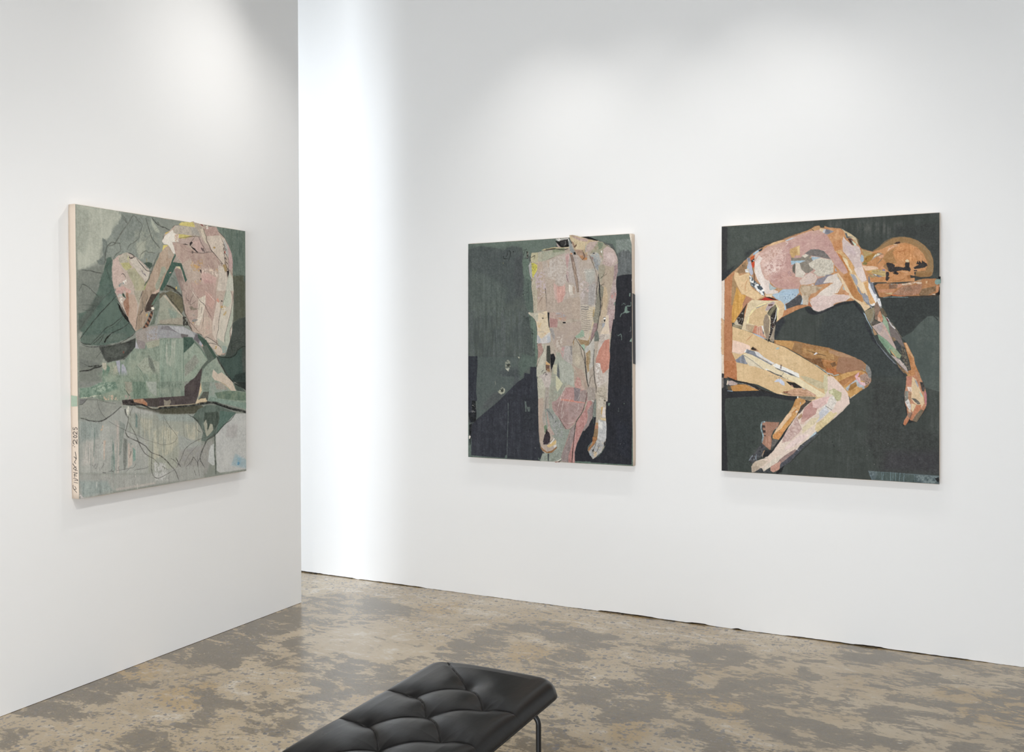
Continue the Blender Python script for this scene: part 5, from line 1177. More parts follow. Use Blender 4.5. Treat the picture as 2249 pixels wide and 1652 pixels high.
ART['sleeper'] = '''
# ground
P z 464c47 n2 s2 b.6 m3f4540,.8,0 : 1570 440 2080 440 2080 1080 1570 1080
P a 4f5750 n2 b14 a.8 : 170 80 1200 20 1800 60 1700 160 900 430 300 880 170 850
P b 595b54 n3 s3 b10 a.7 v.45 : 0 0 1500 0 1500 250 600 160 300 100 0 100
P b 3f4340 b10 n2 : 1300 60 2190 0 2190 1000 2080 1000 2060 650 1900 400 1600 280 1300 270
P d 3a3f3d n2 b5 : 1040 30 2190 10 2190 400 1950 400 1600 720 1430 830 1300 600 1050 200
P d 3c4342 n2 b10 a.8 : 0 200 500 100 700 350 900 900 1300 1350 1500 1600 0 1600 -200 700
P g 3f423f n3 b14 a.8 : 600 100 1050 300 1000 800 1540 900 1540 1480 700 1420 500 1000 600 400
P g 434045 n2 b18 a.7 : 800 1150 1540 1150 1540 1450 750 1420
P e 3d4540 n2 b5 : 90 440 500 400 1000 480 1000 650 600 760 560 1100 450 1250 450 1480 130 1480 100 1100
P e 2f3033 n2 b1.2 j1 : 35 290 580 320 1120 400 1110 470 900 440 700 400 400 400 90 430 80 600 110 1000 120 1480 35 1470
P a 3a3a3b n2 b1 : 48 80 160 70 155 950 50 1145
P a 33363a b3 n2 : 48 1145 48 1000 300 850 140 1070
P a 2f3234 b8 a.6 : 500 560 760 500 900 380 1000 420 700 560 520 700
P c 33373b b4 n2 : 1110 520 1240 400 1300 500 1180 700 1100 860 1085 850 1090 700
P c 2e3135 b2 n2 c : 1690 240 1740 330 1850 370 1950 360 2249 240 2249 200 2050 290 1900 310 1800 240
P d 2e3134 b2 : 0 230 200 140 450 100 500 90 650 260 720 440 560 250 480 130 200 190 0 260
P d 303338 b3 a.9 : 690 460 760 560 860 760 1000 1000 1250 1260 1500 1560 1500 1600 1330 1400 1000 1040 860 880 720 600
P g 2b2e2f b2 a.9 : 1100 90 1240 60 1320 200 1350 380 1350 560 1230 740 1180 740 1090 760 1040 800 1020 780 1080 660 1070 560 1040 420
# lighter panel at right
P d 56605a n2 j.3 b.8 m4d5853,.8,0 : 1430 830 1640 710 1790 540 1950 400 2080 395 2190 430 2195 1619 @ g 1545 320 1350 260 1300 200 @ d 1800 1600 1680 1260 1500 880
L d 2b2c2c w2 a.9 : 2070 400 2110 430 2145 480
P g 56666a n3 j.3 m6b7a7b,.5,1 : 545 1422 1545 1490 1545 1612 1300 1590 600 1550 570 1500
P g 485753 b3 n3 a.8 : 680 1440 1200 1475 1220 1580 640 1550
P g 7d8c8c w.45 a.7 b2 : 550 1425 670 1430 600 1500 580 1490
P g 7e8e8d w.4 a.7 b2 : 1220 1480 1530 1500 1480 1600 1240 1580
L g 84a0ab w1.1 : 575 1480 600 1545
L g 84a0ab w.9 : 730 1440 738 1545
L g 84a0ab w.9 : 760 1440 750 1545
L g 7a9aa3 w1 : 862 1440 862 1558
L g 7a9aa3 w.9 : 892 1440 890 1560
L g 7a9aa3 w1 : 930 1445 928 1568
L g 84a0ab w1.2 : 992 1450 978 1562
L g 84a0ab w1 : 1046 1455 1042 1572
L g 84a0ab w.8 : 1190 1475 1196 1578
L g 84a0ab w.8 : 1325 1560 1325 1590
P g 26292b j1 n4 : 1480 1530 1530 1510 1545 1545 1530 1590 1500 1560
# creases and cracks of the ground
L d 2f3534 w.8 a.6 : 500 480 600 400 660 380
L d 2c3232 w.7 a.6 : 680 480 675 830
L d 5f6660 w.8 : 600 425 720 420
L d 2b302f w.8 a.7 : 500 1135 640 1105
L d 2b302f w.8 a.7 : 690 1190 780 1160 850 1190
L d 5d6661 w.6 a.6 : 300 730 400 660
L g 2c3233 w.6 a.5 : 0 1270 300 1340 600 1300
L g 2c3233 w.6 a.5 : 500 1000 650 1090 760 1080
L g 2c3233 w.6 a.5 : 240 560 240 860
L g 2c3233 w.5 a.5 : 730 880 740 1020
L c 383f3c w.6 a.6 : 1750 700 1700 830 1550 900
H g 545d59 k60 l9 a.3 : 0 800 1000 800 1400 1400 0 1450
H z 343a38 k200 l12 t90 d30 a.35 : 1600 900 2060 850 2060 1050 1600 1040
H z 5b615c k260 l10 t90 d40 a.25 : 1600 500 2060 470 2060 1050 1600 1030
S g 15181a k14 r1 : 20 1020 150 1020 190 1190 30 1190
S g 9a9c92 k14 r.6 : 50 880 1200 860 1300 1400 50 1300
S e c9a72d k2 r1.2 : 1250 1490 1290 1500 1280 1525 1260 1520
H a 69706a k50 l10 d60 a.35 : 170 80 1500 30 1300 300 700 480 200 900
# left edge strips
P a e6d3c2 n1 : 46 1150 105 1120 105 1619 48 1619
P c e6d5c3 n1 : 48 -50 105 -50 100 480 48 430
P c d9a878 F h.3 n2 : 35 440 60 440 100 490 95 1160 45 1160 35 1130
P c e2cdb4 n2 : 45 1160 95 1160 92 1540 48 1530
P e 3a3a3c n4 j1 : 35 65 100 90 110 300 60 300 35 200
P e 8b8076 n4 : 38 130 60 120 62 270 38 280
# ================= torso orange under layer
P a c98d5b F h.5 n3 s2 j.4 e2f2a26 : 105 1110 300 930 450 790 600 650 700 560 860 470 1020 400 1290 300 1500 220 1740 150 1880 60 1970 50 1990 90 2249 92 2249 1619 105 1619
P b cf8a52 F h.5 n4 s3 j.4 md79b66,.6,1 : -90 60 0 92 220 108 320 190 480 270 560 400 640 500 760 540 900 570 1100 450 1000 1000 830 1100 860 1500 -90 1500
# lower belly orange
P c ce8750 F h.5 n5 j.4 mb96f3f,.6,1 : 200 0 2000 0 2300 150 2249 190 1740 200 1560 260 1240 420 1120 520 600 600 105 480 105 0
P d c98550 F n4 : -200 -40 0 -100 480 -100 500 90 300 110 0 200 -60 240
# left arm/hip column
P a c67c4b n3 s2 j.3 F : 108 1120 300 980 235 1619 105 1619
P c c67c4b n3 s2 j.3 F h.3 mb96f42,.5,1 : 105 -10 235 -10 240 200 250 500 255 600 260 700 250 1100 330 1280 350 1450 340 1619 95 1619 92 1300 95 600 105 480
P a a97d50 n4 j.5 me0b27a,.3,1 : 290 960 500 770 560 690 640 800 600 980 400 1000 380 1090 310 1040
P a 8d6a45 b3 a.6 : 420 850 500 790 560 850 520 960 330 1010
S a 3a2c20 k30 r.7 a.7 : 440 820 500 820 520 900 450 880
P a ad8556 n3 j.4 : 270 1020 300 1060 380 1350 300 1619 235 1619 250 1200
P a e0a040 n3 s5 j.3 : 340 1260 430 1400 525 1440 450 1619 270 1619
P c dd9c3b n3 s5 j.3 : 305 -20 525 -20 480 200 290 530 245 530 245 300
R c a96a20 p7 w1 t95 a.5 : 305 -20 525 -20 480 200 290 530 245 530 245 300
P a c1825a n4 j.4 : 525 1440 760 1520 560 1619 450 1619
P c c1805a n4 j.5 : 525 0 700 60 600 110 540 180 450 250 480 150
# cream torn pieces at upper hip
P a e5bd86 n3 j.5 h.3 ecf9f66 : 300 970 380 985 400 1040 580 975 600 1020 600 1180 650 1290 890 1450 720 1530 480 1410 440 1400 360 1250 290 1080
L a c8642f w1.2 a.8 : 575 1090 530 1180 510 1250 525 1340
S a c8743f k14 r1 a.6 : 430 1180 500 1180 510 1330 450 1330
L a c79a66 w.7 : 330 1420 500 1400 640 1310
# spine strip grey/white collage
P a b7b9cb n3 j.3 h.3 : 545 700 600 690 640 850 670 1000 630 1040 580 960 545 860 570 800
P a 7d7f8c b2 n3 : 550 690 600 685 615 750 570 770
P a eceae6 n1 j.2 : 505 918 580 918 580 978 515 975
L a 8a8078 w.8 : 510 948 580 940
P a dd5a22 n4 j.4 : 610 690 690 620 705 650 690 860 655 880 620 750
P a e2421e n4 j.4 : 630 800 690 760 680 880 650 890
P a 2a2220 j.6 n5 : 625 740 700 690 700 740 640 790
S a f4efe6 k8 r1 : 640 720 700 720 700 780 640 780
P a 9fc0d6 n4 j.5 : 670 600 800 510 790 560 700 620 660 650
P a 2c3640 j.6 : 770 540 860 490 840 540 790 570
P a e2c7b6 n4 j.4 : 700 620 780 580 870 590 960 450 1050 500 900 700 740 900 700 800 690 680
P a c77140 j.5 : 810 560 850 590 845 640
P a d2c4b0 n3 : 540 900 570 860 600 990 575 960
P a 9fc0d6 n3 : 545 870 565 850 580 900 555 910
P a c28a62 n4 s6 j.3 : 660 1000 700 1010 740 1150 720 1180 680 1130 650 1060
L a 3a2b22 w1.6 : 650 890 680 1000 690 1090 700 1170
P a 525c66 n5 j.5 h.2 : 595 1030 650 1060 680 1130 740 1180 840 1240 890 1340 890 1440 830 1420 780 1360 620 1230 600 1150
P a e9e7e2 n3 j.8 w.42 : 595 1030 650 1060 680 1130 740 1180 840 1240 890 1340 890 1440 830 1420 780 1360 620 1230 600 1150
P a eceae6 n3 j.5 : 710 1200 780 1210 770 1280 850 1360 890 1440 820 1400 740 1330 690 1260
P a 4d5862 n4 j.6 : 740 1240 810 1240 840 1300 820 1340 760 1290
L a 262a2e w.9 : 620 1180 700 1220 740 1190 790 1210
L a 262a2e w.9 : 650 1240 720 1300 700 1330
L a 262a2e w.8 : 780 1330 800 1380 790 1400
L a f2f0ea w1.4 : 600 1040 640 1110 620 1180 700 1290
# ================= pink torso
P a d8a895 F h.6 n3 j.5 mc99a8a,.9,0 : 690 740 760 620 900 500 1000 430 1290 370 1400 290 1800 160 1990 130 2100 210 2190 250 2249 440 @ b 160 560 380 900 380 980 290 1010 -30 700 @ a 2249 760 2200 1000 1600 1210 1560 1310 1300 1310 1100 1270 990 1150 900 1100 800 1000 720 900
P a c6938a a.95 n3 j.6 b5 md4a698,.4,1 : 1300 400 1800 200 2100 230 2249 460 @ b 150 560 350 850 340 950 250 960 0 640 @ a 2249 740 1900 560 1600 700 1400 900 1380 1100 1560 1290 1300 1300 1100 1250 980 1130 1000 1000 900 850 1200 600
P a e3beb0 b8 a.75 n3 w.35 : 830 620 1000 500 1250 480 1300 700 1250 900 1100 1000 900 980 820 800
P a e9ccc0 b7 a.6 w.45 : 850 820 1000 760 1200 850 1120 960 940 1050
P a c99283 b8 a.55 : 1350 960 1560 1050 1560 1280 1330 1300 1100 1200 1080 1050
P a e4d0c4 n3 j.5 h.2 : 700 760 780 640 850 700 800 800 830 950 900 1100 990 1150 1020 1290 1160 1350 1140 1400 910 1400 880 1330 740 1100 690 960
P a ebddd3 n3 a.7 b2 s4 : 700 780 780 740 820 900 850 1100 900 1330 820 1230 740 1100 690 960
H a f6e8e0 k60 l13 a.5 : 850 450 1500 300 1350 650 1380 1150 1000 1200 850 900
H a f3e2d9 k40 l14 t100 d30 a.45 : 700 900 900 900 1050 1300 900 1390 740 1100
H a f0d8cc k40 l16 t-20 d60 a.4 : 1250 300 2100 200 2249 700 1900 500 1300 650
L a f4e9e2 w1.1 : 1280 350 1320 380 1350 400 1300 450
L a f4e9e2 w.9 : 920 1040 1050 960 1110 910
L a efd9ce w.8 : 1290 370 1450 300 1550 290
L a f0dfd4 w.7 a.7 : 1190 560 1270 610 1380 570
P a b9c2cc n4 j.4 : 1290 345 1420 300 1500 290 1330 360
S a 3d4a86 k26 r.7 a.8 : 1330 980 1420 840 1480 860 1480 1020 1350 1060
P a a9b8ba n4 j.6 : 980 1180 1050 1250 1130 1290 1060 1320 990 1330
H a 9ab0c0 k20 l6 a.6 : 1140 1290 1300 1310 1250 1370 1150 1370
# tan torn rims
P a e0b07a n4 j.6 : 1030 400 1220 335 1290 350 1180 400 1060 440 950 470
L a 3a3a38 w.9 a.7 : 860 470 1000 400 1200 340 1400 270 1640 190
P a c79560 n4 j.4 : 1810 110 1970 55 1985 110 1900 150 1850 150
L a 3a2f2a w1.3 : 1800 112 1855 150
P a dcbf94 n3 j.3 : 1985 100 2060 115 2030 185 1970 150
P a c9c6c8 n2 j.3 : 2060 118 2150 135 2105 215 2030 185
P b 7a7c88 n3 j.3 mb0b0b8,.3,1 : 0 135 130 175 30 235 -90 215 -60 125
# yellow tab, graphite arcs
P a d3a463 n4 j.3 h.3 : 1390 520 1580 440 1590 640 1500 640 1440 720 1390 600
P a e3c283 a.8 n2 : 1530 470 1580 445 1585 620 1550 620
P a b7874a a.5 b4 : 1430 570 1530 570 1500 640
P a 8f857f n9 j.4 h.3 m5e5a58,.7,5 : 1680 600 1800 520 1950 520 2060 560 2140 640 2200 720 2000 680 1800 640
P a 9b9080 n8 j.6 m6f675b,.6,5 : 1590 690 1700 610 1800 640 1850 700 1840 770 1760 790 1830 880 1850 930 1760 990 1700 990 1600 900 1580 790 1420 760 1410 690
P a d3c7b2 n4 j.5 : 1620 650 1700 610 1760 640 1680 690
P a 9fb8c8 n4 j.5 : 1800 660 2000 685 1900 720 1840 750
P a d9a472 j.5 : 1770 690 1810 655 1815 690
P a 9fc0d4 j.8 n4 : 1410 750 1640 740 1700 750 1580 790 1420 830
P a 7b7468 n8 j.6 m54504a,.5,5 : 1440 870 1480 800 1500 830 1490 1010 1440 960
P a cfc4b0 n5 j.4 h.3 s2 : 1760 800 1880 720 2000 690 2210 730 2249 800 2249 980 2100 1050 1940 1050 1850 980 1900 940 1780 860
H a 6f6558 k130 l5 t110 d20 a.4 : 1880 740 2200 740 2249 900 2100 1000 1900 940
H a efe6d6 k30 l12 t-25 d50 a.5 : 1880 740 2200 740 2249 900 2100 1000 1900 940
P a d7c9b8 n4 j.5 h.2 : 1500 780 1580 790 1620 920 1700 1000 1640 1080 1500 1060
P a dcc2b2 n5 j.7 h.3 mcdb5ac,.6,1 : 1620 1100 1700 1030 1790 980 1900 1030 1930 1100 1880 1190 1720 1220 1610 1220 1580 1150
S a 7a6a58 k26 r.8 a.6 : 1600 1000 1900 950 1930 1050 1700 1090
P a 8f8893 n3 j.4 h.2 : 1880 1200 1940 1100 2190 1020 2249 1020 2249 1150 2200 1180 1980 1215 1870 1235
P b 8d8792 n3 j.4 : -90 1100 -70 1030 40 1015 130 1020 40 1120 -30 1180 -100 1180
P a f1eff0 j.8 n2 : 2050 1175 2110 1140 2140 1160 2060 1190
P a ecebef j.7 : 1790 1225 1860 1215 1850 1240
# lower belly textures
P a bc9f7c n6 j.7 mcdb597,.6,2 : 1580 1320 1620 1230 1900 1240 2030 1270 1950 1350 1800 1400 1740 1540 1760 1619 1640 1619 1620 1400
P c c9b49a n5 j.5 : 1620 0 1740 -10 1760 100 1750 190 1650 150 1620 60
P a c98a56 n4 j.4 : 1800 1500 1930 1330 2060 1260 1960 1380 1850 1500 1780 1560
P a a9c1d4 n3 j.4 h.2 m9db7cb,.5,1 : 1040 1410 1160 1380 1250 1310 1560 1300 1570 1380 1480 1480 1290 1600 1250 1580 1100 1480
P a 9fc0da b6 a.5 : 1150 1400 1500 1330 1400 1450 1200 1500
P c a9c1d2 n3 j.4 : 1030 -20 1540 -20 1420 100 1290 160 1330 260 1290 290 1250 120 1130 70
S a 32507e k30 r.9 a.6 : 1270 1440 1540 1380 1480 1500 1280 1590
S c 32507e k20 r.9 a.6 : 1200 0 1420 0 1400 120 1280 110
P c 59585a n7 j.5 h.3 m3f4044,.6,2 : 1300 170 1390 110 1560 -20 1620 0 1635 120 1560 180 1320 260
P a 59585a n7 j.5 h.3 m3f4044,.6,2 : 1320 1600 1540 1470 1590 1400 1630 1500 1640 1619 1350 1619
P c a9c1d2 n3 : 1635 40 1650 160 1600 170
P a e6caa0 n3 : 900 1410 1050 1400 1040 1470 930 1460
P a d92a1c j.4 n4 h.2 : 790 1530 900 1465 1060 1500 1140 1519 960 1525
P a 3a1a18 j.5 : 890 1455 1000 1462 1150 1515 1080 1520 960 1480
L a 2c1f1c w1.6 : 760 1530 860 1500
# pink upper-arm lobe
P a e0cfc0 F h.5 n3 j.4 : 2249 1180 @ b -110 1180 -30 1060 80 1020 160 990 170 1060 270 1200 200 1330 170 1380 @ d 80 -40 400 -10 440 20 330 100 130 140 0 230 @ c 2249 190 2050 280 1950 310 1850 280 1790 200 1780 100 1800 40 @ a 1790 1560 2000 1350
P d dcbdb2 n3 j.4 : -100 60 80 -20 300 -30 410 0 320 100 130 140 0 220 -90 240
P c e0c2b8 n3 j.5 : 1800 60 1950 -20 2249 20 2249 190 2050 280 1920 300 1830 240
H a f4ece4 k30 l16 t-40 d20 a.5 : 2000 1400 2249 1150 2249 1619 1850 1619
H c a88a80 k30 l12 t-30 d50 a.4 : 1850 100 2200 40 2200 180 1950 290 1840 220
L c 8a7a78 w1 a.7 : 1820 240 1900 310 2000 310 2100 270
L b c79e70 w1.2 a.7 : 270 1210 200 1290 140 1370
P c c07048 n4 j.4 : 1770 100 1810 180 1830 230 1760 200 1740 170
# yellow bone piece between
P b e7c59a n3 j.4 h.2 : 150 1000 180 980 300 1150 420 1370 500 1520 420 1470 300 1300 280 1210 200 1090
P d e7c292 n3 j.4 : 440 0 540 0 620 60 800 160 840 210 700 300 620 170 520 90
P b 9db9c8 n3 j.5 : 120 880 160 950 130 960
P b 9db9c8 n3 j.5 : 270 1240 320 1330 280 1310
P b 9db9c8 j.4 : 175 1060 200 1110 180 1110
P b d28d5c n4 j.5 : 270 1330 400 1390 390 1430 310 1420
L b 7a6040 w.8 a.7 : 170 1010 230 1120 250 1210
# ================= shoulder and long arm
P b dd9c64 F n4 j.3 mca7f48,.6,1 : -40 230 40 200 220 108 320 190 300 280 260 330 270 500 240 530 120 560 60 400
P b cf8047 b4 a.7 n5 : 60 380 240 320 260 480 170 540 120 550
H b f0b884 k40 l10 t60 d60 a.4 : 0 200 250 130 280 400 100 500
# yellow-orange strip
P b d9a25f F n5 j.4 me0bb85,.6,2 : 130 560 220 530 290 600 400 720 480 840 560 1000 720 1300 900 1619 700 1619 400 1010 260 760
P b c9803f n4 j.4 s4 h.3 F : 290 1040 390 960 460 1130 560 1330 670 1520 660 1570 500 1480 430 1370 340 1180
L b b3652c w1 a.7 : 360 1000 480 1250 600 1500
P b cf7b3a n4 j.5 : 150 580 220 620 300 720 380 900 400 970 370 960 290 800 180 640
P b e9cf9f n4 j.5 : 260 680 340 700 410 850 460 970 440 1000 380 900 300 760
L b c9862c w1.4 : 380 740 400 850 460 930
P b e4a45a n4 : 360 730 430 760 480 870 470 960 410 860
P d c8813f n3 j.3 : 440 -40 640 -40 680 100 600 90 480 20
# white/pink band
P b dcc4ba F h.5 n4 j.5 mcdb2ac,.7,1 : 290 270 330 330 470 450 540 440 600 480 630 560 620 650 650 830 750 1130 640 1170 480 830 380 680 280 560 260 360
P b e7d5cc b3 a.7 w.4 : 480 480 600 480 620 700 560 640
P b cdb2b6 b4 a.6 : 330 450 480 480 540 640 420 600
P b e6cfc4 n3 j.3 h.2 : 490 900 660 870 750 1130 640 1170 560 1050
H b f6ece6 k50 l9 a.5 : 290 300 520 470 620 800 700 1100 600 1050 400 650
L b a8685a w1 a.8 : 400 300 470 350 450 430
P b 5f3c34 j.7 n8 : 370 310 440 290 470 350 490 440 440 430
P b cf7a5e j.6 n5 : 430 295 520 310 510 340 460 330
P b c5d2b8 j.5 n5 : 440 340 540 420 520 460 480 420
P b cdb489 n5 j.5 : 240 110 300 150 420 210 560 310 580 420 540 400 460 310 330 280 310 190
P b 5f6468 j.6 n4 : 310 200 350 210 370 270 460 280 350 300
P b e2c592 j.5 : 350 210 420 220 460 255 370 262
P b 6f5a3c a.8 j.7 : 540 300 590 330 600 440 570 400
# cream arm middle
P b e9c79b F h.3 n3 j.3 : 480 1000 560 1040 650 1170 760 1140 780 1300 860 1480 920 1600 900 1619 800 1619 720 1450 560 1250 540 1100
P b efd2a8 n2 a.8 : 560 1080 640 1170 680 1180 750 1330 740 1400 620 1300
P b e3a45e n3 j.3 : 680 1180 770 1150 800 1330 900 1560 840 1619 800 1560 740 1340
P d e2a765 n3 j.3 : 760 -60 870 -60 930 90 920 150 870 140 810 150 800 60
# grey shadows on arm
P b a4a5ad n3 j.4 : 420 1000 500 1020 560 1120 570 1200 540 1240 510 1190
P b 8a8c96 n4 j.5 : 545 1230 590 1280 640 1380 690 1400 640 1430 570 1330
P b 8c8d95 n4 j.5 h.2 : 660 1400 740 1420 790 1520 790 1619 740 1600 680 1520
P d 8f9098 n4 j.4 : 650 0 700 -60 780 20 790 120 810 170 890 280 920 340 850 270 780 170 700 90
P b a3a4ac n3 : 690 1500 770 1430 790 1540 760 1580
# blue-grey lozenge
P b e9e6e8 F h.3 n2 j.4 : 780 1130 830 1150 900 1180 960 1400 1030 1600 1000 1640 940 1610 830 1400 780 1280
P b 7e828f n4 j.6 : 810 1180 870 1180 920 1300 960 1450 1010 1600 960 1600 900 1400 830 1270
P b 767a86 n3 j.3 : 780 1050 840 1080 820 1140 860 1180 800 1200 775 1160
P d e9e6e6 F j.5 n3 : 870 -40 980 -40 1020 110 1040 200 950 190 900 60
P d 767b88 j.8 n6 w.5 : 900 -40 980 -20 1010 140 990 170 930 80
P d f0eae4 j.7 n3 : 810 170 900 140 910 190 850 205
S d e8e4e0 k20 r1 : 960 120 1040 180 1040 250 1000 230
# ================= forearm
P d 9b8a66 F h.4 n5 j.4 m7f7356,.6,2 : 700 300 890 220 910 330 880 450 900 550 850 600 780 490 730 400
P d 8c6e5a F n5 j.4 : 890 200 950 100 1010 240 1010 320 960 400 950 480 900 460 910 330
P d cf8d66 n4 s5 j.3 : 960 380 1010 280 1050 400 1070 450 1050 520 960 490
P d d9a88a n4 : 960 400 990 420 1030 510 970 500
P d 6d5f48 F j.4 n5 : 1010 240 1070 240 1150 380 1120 430 1040 350
P d 8b8a80 a.8 n3 : 840 220 900 330 870 430 840 560 800 520 860 420 880 330
P d 5e564c j.6 n5 : 880 470 1000 520 870 590 830 550
P d 93ad8c F h.3 n3 j.3 : 1040 350 1120 430 1160 510 1180 600 1200 720 1240 830 1180 760 1100 600 1060 530 1070 450
P d 7a6d68 F n3 j.3 : 1160 500 1200 500 1300 640 1400 790 1470 940 1500 1030 1400 940 1320 870 1280 900 1220 800 1190 640
L d f0eeec w2 u : 1140 430 1190 500 1230 570 1300 640
P d 7a2e38 j.5 : 1125 440 1160 450 1180 510 1150 490
L d c9a880 w1 a.8 : 1230 520 1330 660 1440 830
P d 8a7050 j.5 n5 : 1220 810 1290 820 1330 870 1280 900
P d c3a79a F h.4 n4 j.3 mb29d99,.6,1 : 850 600 1050 510 1120 600 1220 800 1330 1030 1320 1080 1260 1000 1150 880 980 760
P d a79c9e b5 a.7 n5 : 900 600 1050 540 1060 650 1000 720
P d dba58e a.8 b2 : 1060 580 1090 600 1230 830 1200 820
P d b4895e F j.4 n4 : 860 620 960 760 900 780 870 700
P d 7fa381 F h.3 n4 j.3 m97a77f,.7,1 : 960 750 1140 870 1260 1000 1340 1070 1430 1170 1400 1240 1280 1180 1200 1040 1220 1170 1080 980 990 860
P d 6b8f6f b3 a.7 : 980 780 1100 900 1200 1080 1180 1090 1050 940
P d 9aa37a a.8 n3 : 1210 1040 1330 1080 1430 1170 1400 1230 1300 1160
P d dba562 n3 j.3 : 1190 1035 1260 1120 1350 1230 1300 1200 1240 1130
P d 55504a F n8 j.4 m8a7a58,.5,5 : 1280 910 1340 880 1440 980 1500 1040 1540 1180 1610 1470 1590 1480 1520 1370 1440 1230 1430 1140 1350 1020
P d 3f4548 n4 b2 a.9 : 1280 910 1340 885 1420 980 1440 1120 1360 1030
P d b8a49c F h.2 n3 j.3 : 1220 1160 1300 1200 1400 1250 1460 1320 1530 1400 1580 1540 1480 1440 1350 1310 1240 1190
L d efe4d4 w.9 u : 1360 1300 1400 1270 1440 1350 1480 1330
P d c98045 F h.3 n5 s5 j.4 : 1470 920 1530 920 1600 1060 1680 1220 1700 1340 1760 1470 1810 1610 1640 1640 1560 1480 1620 1460 1590 1290 1540 1120
P d dba36c n4 j.4 : 1490 930 1530 930 1590 1060 1670 1200 1660 1240 1560 1100
P d 8b6a48 F n4 j.4 : 1330 1300 1400 1380 1500 1460 1540 1540 1480 1520 1380 1410
P d c98f55 n4 : 1500 1470 1600 1540 1640 1619 1560 1600
L d 4b463c w1.2 a.8 : 1430 1400 1440 1450 1490 1440
P d 7f8790 a.8 n4 F : 870 760 960 940 1060 1050 1250 1260 1340 1350 1300 1340 1150 1190 950 940
P d a9bfd2 j.3 F : 675 320 710 350 760 470 830 600 860 660 840 640 740 460
L d a3b7c6 w1 : 830 590 850 680 880 760
# ================= hand
P g c8815a F h.5 n5 j.4 : 1080 100 1160 100 1240 60 1300 160 1340 260 1362 360 1365 480 1340 560 1290 640 1225 740 1150 720 1120 700 1085 760 1060 790 1035 770 1050 720 1095 640 1085 540 1060 480 1055 330 1075 230
P g cd7e62 n3 j.3 : 1085 110 1155 110 1150 240 1085 230
P g e0bd8d n3 j.3 h.3 : 1160 110 1210 140 1260 260 1320 400 1330 480 1290 540 1230 500 1180 470 1150 420 1150 250
P g c9885a n4 s5 : 1190 0 1260 60 1290 160 1300 200 1250 150 1210 100
P g a5a6ae n4 j.3 : 1190 140 1230 180 1250 240 1240 260
P g e7d1c4 n4 j.4 : 1090 250 1150 250 1150 320 1110 310
P g 8a8678 n6 j.5 : 1060 310 1110 310 1110 400 1090 480 1060 450
P g d9d2cc n5 j.5 : 1060 460 1110 420 1140 500 1140 580 1100 540
P g 4a4440 n6 j.5 : 1270 180 1320 190 1340 270 1330 320 1300 310
P g b98a60 n4 : 1130 250 1150 400 1130 500 1120 400
P g 9fd0b8 j.5 : 1262 315 1290 350 1310 395 1290 385
P g 6a6256 j.5 n6 : 1150 410 1210 415 1260 460 1275 490 1240 495 1190 450
P g e3c392 n3 j.3 : 1150 480 1220 500 1190 560 1170 600 1145 570
P g c97a80 n3 j.3 : 1330 320 1355 320 1365 420 1355 520 1340 480
P g cf7c52 n3 j.3 : 1215 505 1290 500 1280 560 1220 620 1160 690 1140 720 1130 700 1180 620
P g 7c6a52 n4 j.3 h.2 : 1280 565 1320 580 1290 640 1225 740 1160 720 1200 660
P g 9d7a64 n4 : 1100 620 1160 600 1130 690 1100 660
L g 33302c w1.2 : 1160 610 1140 670 1120 710
P g d07a4c n4 : 1045 730 1080 690 1110 720 1070 785 1040 775
P g d2b08f n4 j.5 : 1100 550 1140 580 1150 610 1110 600
S g 3a3430 k24 r.8 a.7 : 1060 300 1140 300 1200 560 1080 560
H g f0e0cc k30 l5 a.5 : 1080 120 1300 200 1330 500 1100 560
# ================= head
P b a97c48 F1 n3 j.3 b.8 m97703f,.6,1 : 860 550 980 480 1100 360 1250 290 1420 268 1600 290 1760 350 1900 450 2000 560 2060 720 2070 880 2040 1030 1980 1060 1700 1110 1620 1060 1560 900
L b 5a5545 w3 a.6 : 870 550 1000 460 1130 360 1290 290 1450 270
P b 9c7b4e b2 a.7 : 1600 300 1800 380 1950 520 2040 720 2060 950 2010 1020 2000 800 1950 620 1800 450
P b cf8647 F h.3 n4 j.4 md9935a,.6,1 : 860 570 1050 510 1200 440 1400 400 1500 390 1620 420 1740 480 1860 600 1930 740 1950 830 1900 950 1700 960 1690 1150 1150 1180 1120 1160 820 1170 790 1000 700 930
P b b0793f n4 j.4 b2 : 1060 700 1150 580 1300 500 1260 600 1300 700 1340 800 1140 790
P b d98a48 n5 j.5 b3 s4 : 1260 580 1400 430 1600 420 1700 500 1660 640 1760 760 1600 760 1400 740 1300 680
P b e2995e b5 a.6 : 1700 500 1850 620 1930 780 1800 740 1700 600
H b f2b57c k50 l12 a.4 : 1260 500 1700 430 1900 700 1500 740
H b a85a26 k50 l12 a.5 : 1260 500 1700 430 1900 700 1400 760
L b b5602a w1.4 a.8 : 1270 590 1400 560 1560 520
L b c06a30 w1 a.7 : 1300 620 1450 560 1600 560
P b dfa27a n4 j.5 : 1170 520 1260 460 1380 440 1250 490 1170 560
L b f0d2a8 w1 : 1190 490 1155 560
P b 4a3228 n5 j.4 : 1285 410 1320 380 1395 370 1410 400 1350 415
L b ecd9bd w1.2 : 1280 425 1340 428
P b b9985a n4 j.4 : 640 520 760 560 860 590 820 690 700 760 680 620
L b 6a5a40 w1.2 a.8 : 620 500 740 540 870 570
P b b07c2c n4 j.4 : 700 690 780 640 900 600 940 590 880 670 820 750 700 800 680 760
P b 6e3a1c : 720 720 750 690 745 710 730 730
P b 8d7f42 n4 : 660 790 700 770 760 790 740 820 670 830
P b a5bccf n2 j.3 : 640 620 680 650 690 740 650 780 620 720
P b ded0ae n3 j.3 : 900 640 960 600 1040 590 980 640 850 720
L b 7c7f86 w1.6 : 830 740 900 680 980 650 1070 610
L b 4d4a4a w1.5 : 960 590 1010 600 1060 615
